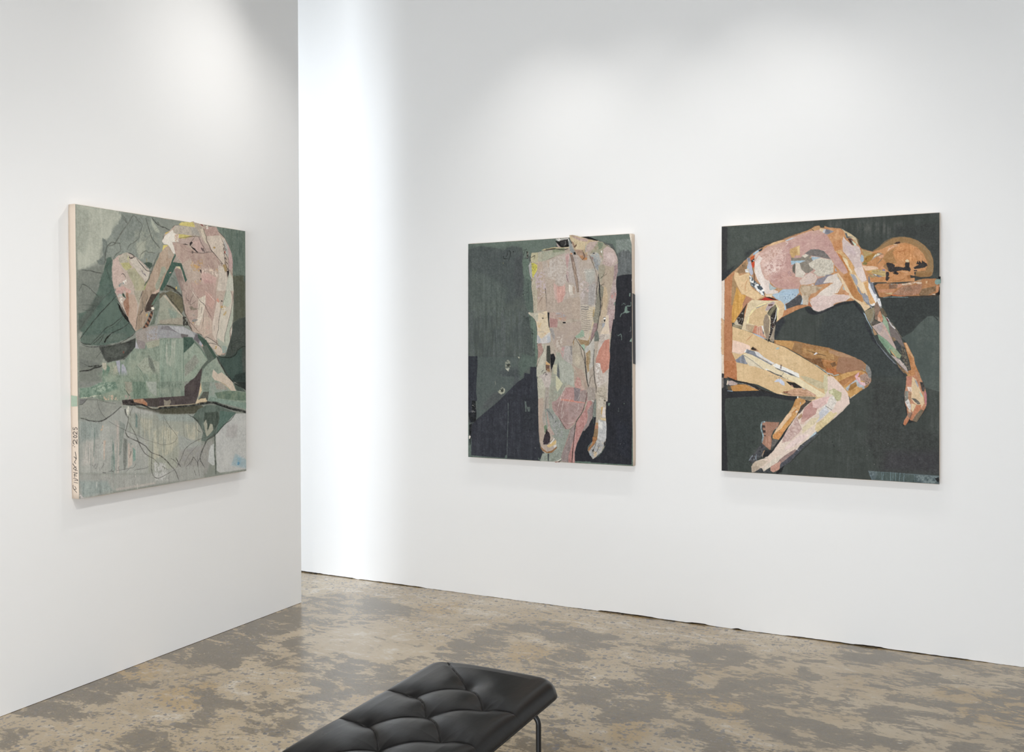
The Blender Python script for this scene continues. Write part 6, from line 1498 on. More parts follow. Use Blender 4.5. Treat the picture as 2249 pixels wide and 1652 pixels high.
P b dc9a70 n3 : 980 660 1090 620 1060 690 990 700
L b 6a6258 w2 : 950 810 1000 760 1045 705
P b cf8648 n4 j.4 : 760 790 850 740 940 690 1040 700 960 800 880 860 800 830
P b d98f58 n3 : 940 820 1080 860 1100 900 980 910
P b ecc09c n3 j.3 h.2 : 660 850 860 850 960 870 975 910 850 930 720 940
P b c6a560 n4 j.3 : 730 950 900 920 1110 920 1120 1060 1000 1060 860 1000
R b 6f5a30 p6 w.8 t8 a.6 : 860 930 1110 920 1120 1060 860 1000
P b d5963e n4 j.4 : 740 950 860 940 830 980 770 980
P b 7c7c84 n4 j.5 : 850 1000 980 1030 1060 1060 980 1070 880 1020
P b ecebe8 j.5 : 890 1005 940 1020 930 1040
P b ab8d5c n4 : 760 1000 870 1020 960 1060 830 1080
P b 8a7890 j.6 w.4 : 980 915 1100 910 1110 950 1000 950
L b 9a6a3a w.8 a.7 : 945 620 945 1050
P b cf8547 n4 j.3 : 820 1080 1130 1065 1120 1170 830 1170
P b 3a3331 F n4 j.6 : 1130 790 1180 780 1250 800 1300 830 1300 870 1380 860 1480 880 1510 860 1500 800 1520 775 1590 780 1590 860 1620 920 1600 960 1540 940 1440 930 1360 950 1330 960 1380 990 1360 1020 1300 1010 1270 960 1220 970 1180 950 1150 880
P b 3a3331 n4 j.6 : 1130 960 1180 970 1190 1030 1170 1060 1200 1080 1150 1150 1120 1120 1130 1060 1120 1000
P b 9f7040 n3 j.3 : 1070 860 1120 800 1160 880 1180 950 1120 910
P b e9cf9f j.4 : 1505 740 1540 715 1580 740 1575 775 1520 770
P b 38322f n4 j.8 : 1670 880 1740 840 1780 820 1720 810 1750 740 1770 790 1780 740 1830 800 1840 730 1860 760 1920 800 1945 840 1900 870 1830 890 1760 900 1690 910
P b 38322f n4 j.6 : 1675 930 1740 925 1740 950 1680 955
P b 9b6c37 n3 j.3 b1 : 1700 1000 1960 970 2040 960 2000 1050 1800 1070 1700 1060
P b 3b3a34 n3 j.6 : 1600 1030 1680 1040 1800 1065 2000 1060 1990 1080 1850 1100 1700 1110 1690 1080 1610 1090
P b 3b3a34 n3 j.6 : 1680 970 1720 970 1700 1050
P b b9743c n4 b2 : 1530 1040 1600 1030 1620 1090 1560 1110
P b 403a35 n3 j.6 : 1250 970 1290 990 1310 1020 1270 1000
L b 8a4a24 w1.2 a.8 : 1270 1130 1400 1140 1500 1090
L b 8a4a24 w1 a.8 : 1390 970 1430 1000
L b e6bb90 w1.6 a.8 : 1420 950 1480 965 1550 975
L b 5b3416 w1 a.8 : 1830 950 1890 945
# support block below head
P b 423d36 F j.3 n3 : 870 1180 1130 1190 1400 1195 1700 1160 2180 1090 2180 1440 1990 1470 1080 1480 980 1490 900 1320
P b c07d46 F h.4 n5 j.4 mb4713e,.6,1 : 900 1240 960 1200 1200 1185 1350 1200 1500 1190 1720 1140 1850 1100 2120 1095 2180 1150 2180 1290 2150 1380 2100 1430 1780 1440 1560 1440 1200 1440 1100 1470 1000 1460 940 1320
P b 9d7050 n7 j.4 m6b5040,.5,2 : 1180 1210 1360 1220 1340 1290 1190 1300
P b cf8f6c n3 j.4 : 1360 1210 1450 1200 1430 1250 1350 1290
P b d7b89a n4 j.5 w.3 : 1440 1200 1700 1160 1830 1170 1830 1200 1600 1215 1450 1230
P b a9825a n5 j.4 : 1740 1130 1830 1110 1820 1150 1750 1165
P b dcb07c j.3 : 1915 1150 1950 1140 1940 1190 1915 1200
P b d18a5e n3 j.3 : 960 1310 1320 1310 1250 1380 1000 1370
P b ddb587 n3 j.5 : 1080 1340 1150 1360 1110 1360
P b d0ad78 n3 j.5 : 1100 1385 1260 1370 1240 1410 1150 1400
P b be8360 n8 j.3 h.2 m8c6248,.5,2 : 1260 1400 1400 1290 1480 1230 1640 1230 1850 1200 1820 1330 1770 1410 1500 1440 1280 1420
P b 8a6a50 b7 a.7 n8 : 1450 1300 1600 1240 1650 1330 1500 1350
P b 8a6743 n6 j.6 : 1780 1410 1840 1300 2000 1270 2180 1220 2160 1330 2050 1370 1950 1430 1800 1450
P b cf8452 n4 : 2120 1240 2180 1230 2170 1370 2110 1380
P b d0642c j.7 n6 : 1210 1430 1260 1410 1400 1430 1560 1440 1400 1450
P b 46281c j.8 : 1200 1450 1240 1420 1260 1440
L b 85a7a8 w1.6 a.9 : 1070 1475 1300 1460 1560 1465
P b d0c8b8 j.6 n3 : 2020 1410 2100 1395 2090 1420
P b 23211f F j.5 n3 : 2100 1400 2170 1350 2195 1240 2200 1420 2150 1430
L b 2a2824 w1.2 : 1560 1450 1900 1440 2180 1420
P b 17191b F j.5 n2 : 2160 1060 2215 1050 2215 1120 2170 1120
P b 7f9e94 F h.4 n3 j.4 : 2090 1150 2120 1110 2215 1110 2218 1190 2140 1220 2100 1200
L b 5b3c26 w1.2 a.8 : 1130 1185 1300 1200 1500 1190
S b 8fb4b8 k10 r1 : 1200 1195 1420 1200 1400 1220 1220 1215
# ================= hip inset (table/drape piece)
P c 3b3129 F h.2 n5 j.3 : 340 450 550 140 500 300 470 560 300 560
P c c8b696 n4 j.5 : 290 540 350 450 370 540 440 570 450 600 320 590
L c e6dccb w1.1 : 360 440 400 430 410 480 380 520 360 560
L c e6dccb w1 : 420 460 460 440 440 520
L c e6dccb w1 : 430 350 470 330 460 360
P c 9a8a68 n4 j.3 : 270 560 450 590 440 650 270 600
P c e0c79a F h.3 n3 j.3 : 560 150 640 75 900 90 1140 95 1200 90 1270 160 1285 250 1240 400 1130 500 1000 870 880 830 650 720 440 660 500 400
P c f0dc98 j.4 n3 : 540 520 590 380 640 290 760 190 900 140 970 130 880 180 720 240 640 340 600 460 550 560
L c 76788a w1.8 : 720 240 800 210 960 150
P c d8b27c n3 j.3 : 590 400 720 260 950 150 900 280 940 330 880 580 760 590 580 540
P c b89e7c n5 j.5 mc8a270,.4,1 : 530 560 700 580 650 720 520 660
P c cf7c5a n4 j.3 : 650 720 700 580 760 600 720 700 720 750
P c cd8f72 n3 j.3 : 730 620 830 590 870 740 930 840 820 800 720 760
R c f0d2c0 p5 w1 t90 a.6 : 730 620 830 590 870 740 900 800 820 800 720 760
P c eceae8 j.4 n2 : 830 590 860 590 880 680 870 700
P c 6d7480 j.4 n3 : 840 660 880 720 880 770 860 740
P c a08a74 n5 j.4 m8f7a5c,.6,1 : 900 380 950 360 990 480 980 640 990 800 970 880 930 850 870 640 870 480
P c b8a0a0 n4 j.4 : 960 160 1060 110 1100 130 1060 190 980 280 900 290
P c 6d463c j.5 n5 : 960 170 1060 160 1040 190 970 200
P c 7d7458 n4 j.3 : 950 340 1000 250 1100 170 1150 200 1100 300 1010 400 960 380
R c 3f3a2c p12 w5 t-60 a.9 : 950 340 1000 250 1100 170 1150 200 1100 300 1010 400 960 380
P c 2c2422 n6 j.4 : 1010 500 1010 400 1100 300 1160 200 1140 400 1120 540 1060 680 980 890 960 880 1000 700
S c d8cfc4 k46 r.9 : 1000 440 1120 320 1080 600 1000 860 980 860
S c a04a30 k8 r1.4 : 1030 500 1080 500 1060 620 1030 600
P c f0dc98 j.5 n3 : 1100 150 1140 190 1180 260 1140 420 1160 460 1130 500 1130 380 1140 260
P c ecebea j.6 n2 : 1130 260 1150 220 1130 300 1110 440 1060 540 1090 460
P c e0b884 n3 j.3 : 1100 120 1200 90 1270 160 1285 250 1240 400 1160 460 1150 400 1180 300 1170 220
P c a2917a n4 j.4 F : 1000 880 1060 640 1110 560 1090 700 1080 820 1090 880 1050 910
L c c06050 w1.2 : 300 100 302 102
# ================= far thigh (brown-orange)
P c b07a42 F h.3 n6 j.4 ma46a36,.7,1 : 1080 870 1500 890 1760 950 2249 1040 @ d 0 1030 300 1130 500 1220 640 1270 740 1350 820 1440 835 1619 @ g 590 60 590 170 540 250 440 310 300 410 270 370 200 250 0 90 @ c 2180 1560 1850 1330 1560 1150 1300 1010 1080 940
P c cb9048 n4 j.3 : 1090 870 1400 890 1480 930 1430 1060 1300 1000 1120 940
P c a27443 n4 j.3 : 1480 920 1640 940 1620 1040 1640 1160 1540 1130 1430 1060
P c b98446 n5 s4 j.4 : 1640 1020 2249 1110 @ d 100 1250 0 1240 @ c 2249 1300 1900 1180 1650 1100
L c 5a4028 w2 a.8 : 1720 1070 1900 1130 2100 1180
P c e0dde2 j.4 n2 : 1850 1160 1910 1110 1940 1130 1890 1160
P c 8b5a30 n8 j.7 m5e3c20,.5,1 : 1640 1200 1780 1240 2000 1230 2249 1330 2249 1400 2100 1440 1900 1350
P d b9763a n6 j.5 mcf8040,.5,1 : -150 1250 190 1300 170 1420 60 1500 -100 1400
P d 6e4c2c n6 j.7 a.8 : 20 1330 120 1300 150 1370 60 1400
P d c06a32 n5 j.4 : -50 1420 150 1440 230 1530 80 1560 -60 1540
P d a5714f n3 j.3 h.3 ma97a58,.6,0 : 190 1220 350 1190 640 1270 720 1370 700 1440 590 1480 300 1540 150 1500 140 1420
P d b5845a n3 : 0 1060 300 1130 560 1230 420 1220 200 1200 0 1120
L d a7c8d2 w1.5 u : -130 1600 -60 1550 0 1530 60 1550 100 1570 190 1550
L c a7c8d2 w1.3 u : 1870 1350 1960 1400 2060 1470 2150 1530 2240 1540
P d 99958e n8 j.4 m6c6c68,.5,5 : 730 1350 800 1410 835 1500 835 1619 780 1560 720 1480
P d a2c4cc j.5 : 650 1430 710 1480 690 1480
# far knee
P g d49a4e F n5 s4 j.4 : 60 120 250 50 400 20 500 50 470 250 300 410 270 370 200 250
P g b9763e n4 j.3 : 130 180 250 120 400 60 420 80 300 160 200 240
P g c87c3c n5 j.4 s4 : 200 250 330 140 430 40 480 60 420 120 280 220
P g b0b4b8 n5 j.8 : 230 270 310 200 390 140 480 210 500 280 460 280 380 230 330 250 260 310
P g a8702e n4 j.6 : 300 220 380 180 390 230 330 290 270 300
P g e0a2a8 n4 j.8 : 360 100 420 40 420 80 400 130 430 170 500 220 490 240 420 200 390 150
P g e7b8ba j.7 n3 : 400 120 430 110 440 180 520 200 500 240 440 200
P g b08a76 n5 j.5 : 430 90 510 60 590 130 580 190 510 240 500 180 440 160
S g 2c2622 k40 r.7 : 440 80 540 70 590 150 520 240 460 160
P g cf9448 n5 s5 j.4 : 270 320 400 260 470 260 450 300 300 410 280 380
L g eceae4 w1 : 295 412 360 360
P d 8f8d86 F n8 j.4 m5e6062,.5,5 : 740 1350 800 1400 835 1500 837 1619 790 1619 720 1440
# ================= near thigh
P c e0b981 F h.6 n3 j.3 md8ae74,.5,0 : 260 600 440 660 650 730 960 890 1300 1020 1560 1170 1850 1340 2180 1580 @ e 1600 80 1652 130 @ g 80 160 230 300 270 400 290 480 0 740 @ e 1652 720 1420 900 1200 400 1000 390 830 360 560 230 260 170 @ c 345 1600 330 1290 255 1130
P c f0c9b0 n2 j.3 b1.2 : 265 870 450 920 600 980 620 1060 480 1130 400 1150 250 1110
P c 4a2f20 b2 n3 : 620 1050 660 1000 740 1060 760 1080 680 1075
P c 26221f b1.5 : 625 1040 650 1010 690 1050 650 1065
P c cf8a68 b2 a.8 : 720 1060 780 1080 760 1110
L c b9a488 w2 a.7 b2 : 240 1110 340 1130 400 1140
L c c86a40 w1.6 : 665 750 600 820 540 880
P c a8b4ce j.4 : 650 730 800 780 930 860 860 840 720 780
P c 1e1c1b : 955 890 970 890 968 915 958 912
S c a2c0c8 k1 r3 : 1135 1030 1150 1030 1150 1045 1135 1045
P c 7e828e n5 j.3 h.3 m9a9ca6,.5,4 : 310 1270 470 1150 560 1330 550 1350 340 1310
P c 80848f n5 j.4 : 500 1110 540 1050 690 1090 750 1180 800 1220 1050 1350 1020 1370 760 1230 640 1160 540 1130
P c d7d3d3 n2 j.3 : 690 1085 770 1110 880 1210 1090 1330 1050 1350 860 1240 740 1180
P c edebe7 j.4 : 490 1110 540 1040 530 1090 500 1130
P c e4cfa4 n2 j.3 h.2 : 475 1150 540 1130 700 1190 960 1330 1040 1380 1560 1619 1600 1680 @ e 1530 370 1520 400 1430 410 1100 200 800 80 @ c 980 1470 880 1460 840 1440 700 1390 590 1380 530 1300
P c d9c9aa n2 : 480 1160 560 1190 760 1340 880 1460 700 1390 590 1380 530 1300
L c 6a6458 w.8 u : 490 1170 620 1260 880 1460
P c e8e5e0 j.3 : 910 1430 980 1460 970 1480 905 1450
L c 4a4d55 w1.6 u : 990 1480 1120 1550 1300 1619
P c ebe7df n1 j.3 h.2 : 1110 1330 1560 1530 1580 1600 1570 1660 1400 1580 1040 1370
L c 4b4c52 w1.4 u : 1110 1420 1300 1500 1560 1640
L c 6b5550 w2.4 u : 1220 1370 1210 1430
L c cfa980 w2.2 u : 1470 1500 1440 1570
L c 6a6458 w.9 : 1270 1510 1230 1570
P e ece8e0 n1 j.3 : 850 0 1060 40 1140 70 1155 130 1060 90 900 20
L e 3f4046 w1.6 u : 840 0 1000 60 1150 135
L e 3f4046 w1.2 u : 700 20 800 70 900 105
P e e9d4a6 n2 j.3 : 1150 130 1300 230 1530 370 1520 400 1430 410 1290 320 1100 200 900 110 1000 80
P e c2b48b n4 j.5 a.85 : 1160 100 1250 110 1510 200 1520 290 1430 280 1250 180
P e cfc396 n4 j.6 : 1520 80 1560 90 1600 160 1652 230 1652 330 1590 400 1530 380 1500 200
P e c6ccdf n3 j.3 h.2 : 790 190 830 150 880 140 940 190 945 245 900 230 860 190
S e 3c415c k40 r.7 a.7 : 710 90 1020 110 1030 170 870 150 720 120
P e 2c2624 n4 j.4 : 960 180 1090 200 1200 270 1180 280 1080 275 1020 230
P e b58072 j.6 : 1030 235 1050 230 1080 275
P e cf9a74 n4 j.3 s3 : 1080 290 1120 280 1250 290 1400 380 1390 400 1000 390 960 340 920 340
R e 9a6a44 p5 w.9 t3 a.6 : 960 330 1250 300 1390 395 1000 390
P e 8b4a38 n4 b1 : 920 330 1000 330 980 350 930 345
P e eac9a6 j.5 : 875 355 910 350 915 370 885 370
L e 26201e w1.4 : 910 345 960 360 1040 375
L e e3b4a4 w1.6 : 1260 320 1320 350 1390 390
L e 8fb4cc w1.4 : 1200 275 1240 300
H c f0d8ae k60 l10 t30 d60 a.4 : 400 700 1000 950 1900 1450 1500 1500 800 1050
S c 7a6a4e k30 r.6 a.6 : 400 650 1900 1450 1500 1600 400 1600
H c a8906a k40 l7 a.4 : 1300 1230 1500 1180 1600 1300 1500 1480 1330 1330
# red-brown strip bottom-left, dark below thigh
P c c2703c n4 j.4 me3986a,.25,1 : 95 1280 330 1280 350 1500 345 1650 @ e 250 170 180 140 70 90 @ c 92 1560
P e 2f2c2b n4 j.6 : 110 110 180 140 260 170 400 195 500 230 600 290 680 320 830 360 700 350 580 320 470 250 350 215 270 190 150 165
L e e8dcc8 w1 : 280 210 380 220 470 260 570 315
P e b9a097 n4 j.6 : 120 180 180 170 270 205 250 235 160 240 110 220
P e d08a3a n5 j.4 mb77a3a,.5,1 F : 160 250 270 225 380 225 470 265 575 315 400 320 190 325
P e 5c4a34 j.6 n5 : 120 250 160 250 190 320 130 310
L e 9fb9cf w2 : 125 320 190 325
P e e3cdb0 j.5 : 115 170 130 165 120 240 105 230
# ================= near lower leg
P g e6c9b6 F h.5 n3 j.4 : -20 100 60 110 150 200 230 290 265 340 290 480 200 580 100 670 0 750 -60 790 -250 600 -60 430 -20 300
P e e3ccb8 F h.5 n4 j.5 me0c4b0,.6,0 : 1600 250 1652 200 @ g 100 200 230 300 290 480 130 640 0 750 @ e 1560 800 1400 910 1300 1010 1170 1110 1120 1180 900 1300 820 1380 700 1450 640 1490 615 1440 520 1490 470 1500 465 1420 500 1350 640 1300 760 1210 880 1050 980 850 1100 690 1230 560 1350 460 1520 400
P e dbc188 n4 j.4 s3 : 1652 640 1652 720 1420 920 1380 880 1400 790
P g dcc48c n4 j.4 : 0 600 80 580 120 620 0 740 -60 790 -100 720
P g e7c9b8 n2 j.3 : 30 200 100 170 230 300 280 400 285 480 160 580 60 620 0 560 180 400 120 300 60 280
P g b9b480 n4 j.6 : 0 300 70 270 110 300 180 330 160 440 110 450 60 370 0 340
P g e0d9b0 b2 a.8 : 10 310 50 290 60 340 20 350
P g ddd2c6 n5 s3 j.6 : 0 400 60 370 110 450 60 560 -60 640 -150 600
H g a09a84 k30 l9 t-45 d40 a.5 : 0 400 120 350 100 550 -80 640
P e e3b9b0 n4 j.5 : 1340 470 1480 420 1600 400 1560 500 1430 580 1350 560
P e c28a80 n3 j.5 me0b4a4,.25,1 : 1230 570 1340 470 1360 560 1420 570 1390 660 1300 720 1220 770 1180 760 1200 660
P e d9a898 b2 a.7 n3 : 1180 740 1280 700 1220 800 1170 800
P e b3875e n4 j.5 : 1130 700 1190 640 1200 690 1150 740
P e c4c5cc n5 j.6 : 1440 640 1540 540 1590 620 1500 700 1400 780 1450 690
H e f3f2f2 k24 l8 a.6 : 1440 640 1540 540 1590 620 1500 700
L e 55504c w1 u : 1540 540 1625 595
P e ddc9a0 n4 s3 j.5 : 1200 860 1330 720 1450 700 1380 800 1200 940
P e c79f94 n5 j.5 h.2 me0c9bc,.4,2 : 1050 800 1120 690 1160 790 1190 870 1150 930 1020 1050 900 1080 940 950
H e efe0d8 k60 l9 a.5 : 1050 800 1120 690 1160 790 1190 870 1020 1050 900 1080
L e 8f6a60 w.8 : 1115 700 1150 790 1185 860 1160 900
P e e9cbc2 n3 s4 j.4 : 960 1130 1150 960 1300 950 1200 1050 1080 1130 940 1180
H e fbeee6 k50 l18 t-45 d20 a.45 : 900 1100 1300 900 1500 700 1600 500 1200 1050 800 1330
H e b69a88 k50 l14 t-45 d24 a.4 : 760 1280 1200 950 1600 600 1200 1080 820 1380
P e 9c7d74 n5 j.5 : 860 1330 940 1260 1100 1160 1120 1200 1020 1330 920 1400 870 1440
P e cc927c n4 j.4 : 740 1420 880 1340 900 1420 850 1470 780 1500 740 1480
P e d9c8b4 n3 s4 : 620 1440 760 1330 900 1240 860 1330 700 1450 640 1490
P e c9b39a n4 j.4 : 500 1350 620 1320 700 1340 640 1400 560 1440 480 1490 465 1420
P e b09a84 n4 b2 a.8 : 470 1410 560 1400 600 1440 520 1490 470 1500
P e 4f5058 n5 j.4 : 1120 1170 1250 1070 1400 930 1430 940 1240 1110 1020 1350 930 1410 870 1450 880 1380 980 1300 1060 1240
P e a9c4d0 n3 j.4 : 1300 1000 1380 920 1410 910 1400 940 1300 1010
L e d8d8dc w.9 : 1190 1100 1220 1115
L e d8d8dc w.9 : 1120 1165 1145 1190
L e 2a2b2c w1.6 : 1440 960 1200 1180 1000 1380
P e 202122 j.6 : 900 1430 940 1400 900 1500 830 1530 820 1500
P e 43464a n6 j.8 : 520 1495 600 1440 640 1490 720 1460 750 1500 700 1510
# dark between the legs
P e 2b2a2e n3 j.4 b1 : 1240 450 1330 470 1200 580 1110 690 1000 850 930 980 880 1050 770 1200 700 1270 600 1290 650 1180 760 1180 880 1010 960 880 1090 680 1170 540
P e 4e453e b1 n5 : 1250 470 1340 460 1230 560 1160 650 1150 580
# far lower leg orange
P e d79a56 F h.3 n5 s3 j.4 : 1130 410 1240 440 1250 480 1180 540 1110 690 960 880 860 1030 770 1010 770 960 870 850 1000 640 1080 520
P e e9bd8e n3 j.4 : 980 660 1060 600 1040 680 900 860 790 940 820 880
P e c98a44 n4 j.4 s4 : 1100 440 1240 440 1230 480 1100 540 1060 560
P e e0b47a n4 : 1010 620 1080 560 1120 570 1050 640
P e cf7e3c j.4 : 1030 650 1130 570 1100 620
P e de9440 n4 j.4 s4 : 940 810 1100 640 1060 730 960 840 870 900
P e dc8c44 n4 j.4 : 770 970 870 900 960 850 940 900 860 1020 800 1020
S e 2f2c30 k12 r1 : 850 900 900 880 920 980 860 990
P e a2c0d0 j.5 : 1165 490 1180 480 1170 520
P e c8c2d0 j.5 : 795 850 840 840 820 870
P e e7cdb6 j.4 : 1100 620 1120 600 1140 620 1110 640
# foot drape
P e a8755c F h.3 n3 s2 j.4 : 620 790 660 765 870 775 850 830 780 900 740 1000 760 1110 730 1180 660 1120 620 1080 640 980
P e b57c60 n4 s6 j.3 : 670 1000 740 960 760 1030 740 1170 670 1110
R e 3a2a28 p11 w5.5 t2 a.85 f.2 : 620 790 660 790 672 980 632 970
L e a3c5d2 w2.4 u : 655 768 620 775 606 830 610 900 630 960 620 1060
P e 6a645e F n7 j.5 : 770 1020 850 1035 820 1090 760 1150 750 1090
P e 45454a F n7 j.6 m5c5c5c,.5,2 : 620 1080 670 1130 650 1180 620 1260 560 1300 480 1380 430 1340 440 1280 520 1220 560 1150
P e 8a8078 b1 j.6 : 610 1250 650 1180 640 1240 620 1290
L e 9fb4c4 w1.4 : 540 1240 525 1300 545 1340
L e 9fb4c4 w1.2 : 430 1330 480 1260
S e c8d4dc k14 r.8 : 430 1240 560 1200 560 1350 440 1350
P e c09060 j.5 : 640 1190 660 1180 620 1260
L e 3e3a38 w1.2 : 480 1380 560 1310 700 1290
P e 8b7f68 n5 j.5 : 1140 400 1280 400 1400 410 1380 440 1290 460 1180 430
P e e8e6e0 j.4 : 1125 400 1145 400 1140 430 1125 420
S e b9965c k6 r1 : 420 290 700 300 700 330 450 330
# top edge tear of canvas
L a 7a8270 w.8 a.6 : 50 75 600 55 1400 15
'''
FLOOR_STAINS = '''
# dark
l d .9 : 1100 230 1280 200 1330 260 1240 300 1080 290 1000 260
l d .8 : 880 320 1100 290 1180 350 1000 440 800 460 720 400
l d .9 : 1250 330 1330 310 1420 400 1400 440 1300 400
l d .6 : 1600 150 1740 160 1800 230 1640 250 1580 200
l d .7 : 1540 270 1640 260 1660 310 1560 330
l d .8 : 1450 470 1560 400 1640 420 1580 480 1500 560 1420 540
l d 1 : 900 560 1000 440 1060 430 1000 500 960 600 870 620 780 560
l d .9 : 530 520 700 540 780 600 700 640 560 620 500 570
l d .9 : 1060 680 1200 650 1300 720 1200 760 1060 730
l d .6 : 1240 580 1400 550 1700 480 1900 520 1700 570 1450 600 1300 620
l d .8 : 300 530 500 480 600 560 440 620 300 600 160 660 60 650
l d .7 : 1960 330 2130 290 2249 330 2180 390 2000 400
l d .5 : 1780 360 1900 340 1920 370 1800 390
l d .7 : 760 640 860 600 900 700 800 740
l d .6 : 560 740 640 700 700 780 600 824
l d .7 : 1300 430 1380 400 1400 440 1320 480
l d .9 : 1900 580 2100 500 2249 480 2249 520 2050 600
l d -.9 : 960 470 1100 450 1300 480 1400 560 1200 590 1000 580 930 540
l d -.8 : 560 560 780 540 840 600 820 680 640 700 500 680 480 620
l d -.9 : 120 740 300 680 600 680 560 740 400 790 200 800
l d -.8 : 640 440 860 450 960 440 800 500 640 500
l d -.7 : 1000 700 1100 760 1300 760 1280 824 900 824 920 760
l d -.8 : 1330 330 1600 260 1900 220 2200 230 2000 330 1700 440 1500 380 1400 400
l d -1 : 1330 40 1700 70 2249 160 2249 240 1900 200 1600 130 1330 130
l d -.6 : 170 800 300 770 420 800 400 824 180 824
l d -.5 : 1500 600 1700 560 1650 640 1450 700
r d -1 : 0 50 240 60 640 120 900 160 1400 220 1300 260 1000 260 700 200 400 180 150 120 0 120
r d -.8 : 280 250 500 240 560 330 420 400 300 330
r d .8 : 0 150 400 190 560 220 400 250 150 230 0 200
r d .7 : 150 260 260 250 320 300 200 320 100 300
r d .9 : 820 230 1000 240 1080 290 900 330 780 290
r d .8 : 620 370 740 340 800 380 700 440 640 430
r d .9 : 400 430 500 410 520 470 420 490 380 460
r d .9 : 500 470 640 460 640 540 460 600 300 520 200 450 300 440
r d .7 : 880 400 1000 380 1200 440 1180 500 980 500 860 450
r d .8 : 1000 520 1200 480 1300 560 1500 640 1300 700 1100 620
r d .7 : 1440 240 1600 250 1700 300 1560 320 1440 280
r d .6 : 1560 500 1700 480 1720 560 1600 580
r d .5 : 1900 440 2100 460 2249 520 2249 560 1900 520
r d .6 : 680 590 820 560 900 640 1000 704 700 704
r d -.7 : 560 580 700 560 680 640 840 680 700 704 500 704 300 660 240 600 400 590
r d -.6 : 0 180 120 200 200 250 100 290 0 260
r d -.7 : 900 560 1100 620 1250 690 1000 680
r d -.7 : 200 500 380 500 360 550 220 550
r d -.5 : 1300 320 1500 340 1500 400 1350 400
l y .9 : 480 460 700 440 640 520 500 520
l y .8 : 700 560 960 520 840 640 700 600
l y .6 : 1850 180 2000 170 2050 210 1900 220
r y .9 : 600 400 760 400 860 450 760 480 620 450
r y .7 : 860 440 1000 480 1100 540 940 540
r y .5 : 1850 420 2100 430 2249 480 2249 600 2000 560
r y .5 : 0 220 120 230 150 290 0 300
r y .6 : 440 560 560 540 600 640 480 660
l a 1 : 1330 30 1800 80 2249 150 2249 230 2000 200 1600 130 1330 110
l a .9 : 120 740 400 670 700 660 820 560 860 640 700 720 500 760 300 824 120 824
l a .8 : 1000 760 1350 700 1400 824 900 824
l a .5 : 1160 290 1240 300 1280 340 1180 340
l a -1 : 1200 200 1330 170 1900 350 1700 480 1400 560 1300 400
r a 1 : 0 40 240 60 640 120 900 160 1400 220 1300 260 900 230 500 200 150 130 0 100
r a .8 : 200 540 400 560 600 580 900 660 600 704 200 704
r a -.6 : 900 300 2249 330 2249 704 1400 704 1000 500
'''
# ================================================================= scene
sc = bpy.context.scene
C = sc.collection
PI = math.pi
CAM_Z = 1.5
WALL_Y = 4.9243           # back wall plane
PART_X = -3.5647          # partition face
EDGE_Y = 4.3242           # free end of the partition
DEPTH = .045              # stretcher depth of the canvases

# ---------------------------------------------------------------- camera maths (photo pixel -> world)
F_PX, PITCH, ROLL, V0, YAW = 2028.2337, -.0108, -.0035, 788.6443, .4639
def cam_axes():
    c, s = math.cos, math.sin
    fwd = Vector((-s(YAW) * c(PITCH), c(YAW) * c(PITCH), s(PITCH)))
    right = Vector((c(YAW), s(YAW), 0)); up = right.cross(fwd)
    return right * c(ROLL) + up * s(ROLL), -right * s(ROLL) + up * c(ROLL), fwd
CR, CU, CF = cam_axes()
def ray(x, y): return CF * F_PX + CR * (x - 1124.5) - CU * (y - V0)
def on_z(x, y, z=0.0):
    d = ray(x, y); return Vector((0, 0, CAM_Z)) + d * ((z - CAM_Z) / d.z)
def on_y(x, y, Y):
    d = ray(x, y); return Vector((0, 0, CAM_Z)) + d * (Y / d.y)
def on_x(x, y, X):
    d = ray(x, y); return Vector((0, 0, CAM_Z)) + d * (X / d.x)

cam_d = bpy.data.cameras.new('camera'); cam = bpy.data.objects.new('camera', cam_d); C.objects.link(cam)
cam_d.sensor_width = 36; cam_d.sensor_fit = 'HORIZONTAL'; cam_d.lens = F_PX / 2249 * 36
cam_d.shift_y = -(826 - V0) / 2249
cam_d.clip_start = .05; cam_d.clip_end = 60
M = Matrix((CR, CU, -CF)).transposed().to_4x4(); M.translation = Vector((0, 0, CAM_Z)); cam.matrix_world = M
sc.camera = cam
sc.view_settings.view_transform = 'Standard'; sc.view_settings.look = 'None'
sc.view_settings.gamma = 1; sc.view_settings.exposure = EXPOSURE
sc.view_settings.use_curve_mapping = False

# ---------------------------------------------------------------- helpers
def new_mat(name):
    m = bpy.data.materials.new(name); m.use_nodes = True
    nt = m.node_tree; b = nt.nodes['Principled BSDF']
    return m, nt, b
def N(nt, t, **kw):
    n = nt.nodes.new(t)
    for k, v in kw.items(): setattr(n, k, v)
    return n
def L(nt, a, b): nt.links.new(a, b)
def obj(name, me, mat=None, parent=None):
    o = bpy.data.objects.new(name, me); C.objects.link(o)
    if mat: me.materials.append(mat)
    if parent: o.parent = parent
    return o
def from_bm(name, bm, mat=None, parent=None, smooth=False):
    me = bpy.data.meshes.new(name); bmesh.ops.recalc_face_normals(bm, faces=bm.faces); bm.to_mesh(me); bm.free()
    if smooth:
        me.polygons.foreach_set('use_smooth', [True] * len(me.polygons))
    return obj(name, me, mat, parent)
def add_box(bm, x0, x1, y0, y1, z0, z1):
    v = [bm.verts.new(p) for p in ((x0, y0, z0), (x1, y0, z0), (x1, y1, z0), (x0, y1, z0), (x0, y0, z1), (x1, y0, z1), (x1, y1, z1), (x0, y1, z1))]
    for f in ((0, 3, 2, 1), (4, 5, 6, 7), (0, 1, 5, 4), (1, 2, 6, 5), (2, 3, 7, 6), (3, 0, 4, 7)):
        bm.faces.new([v[i] for i in f])
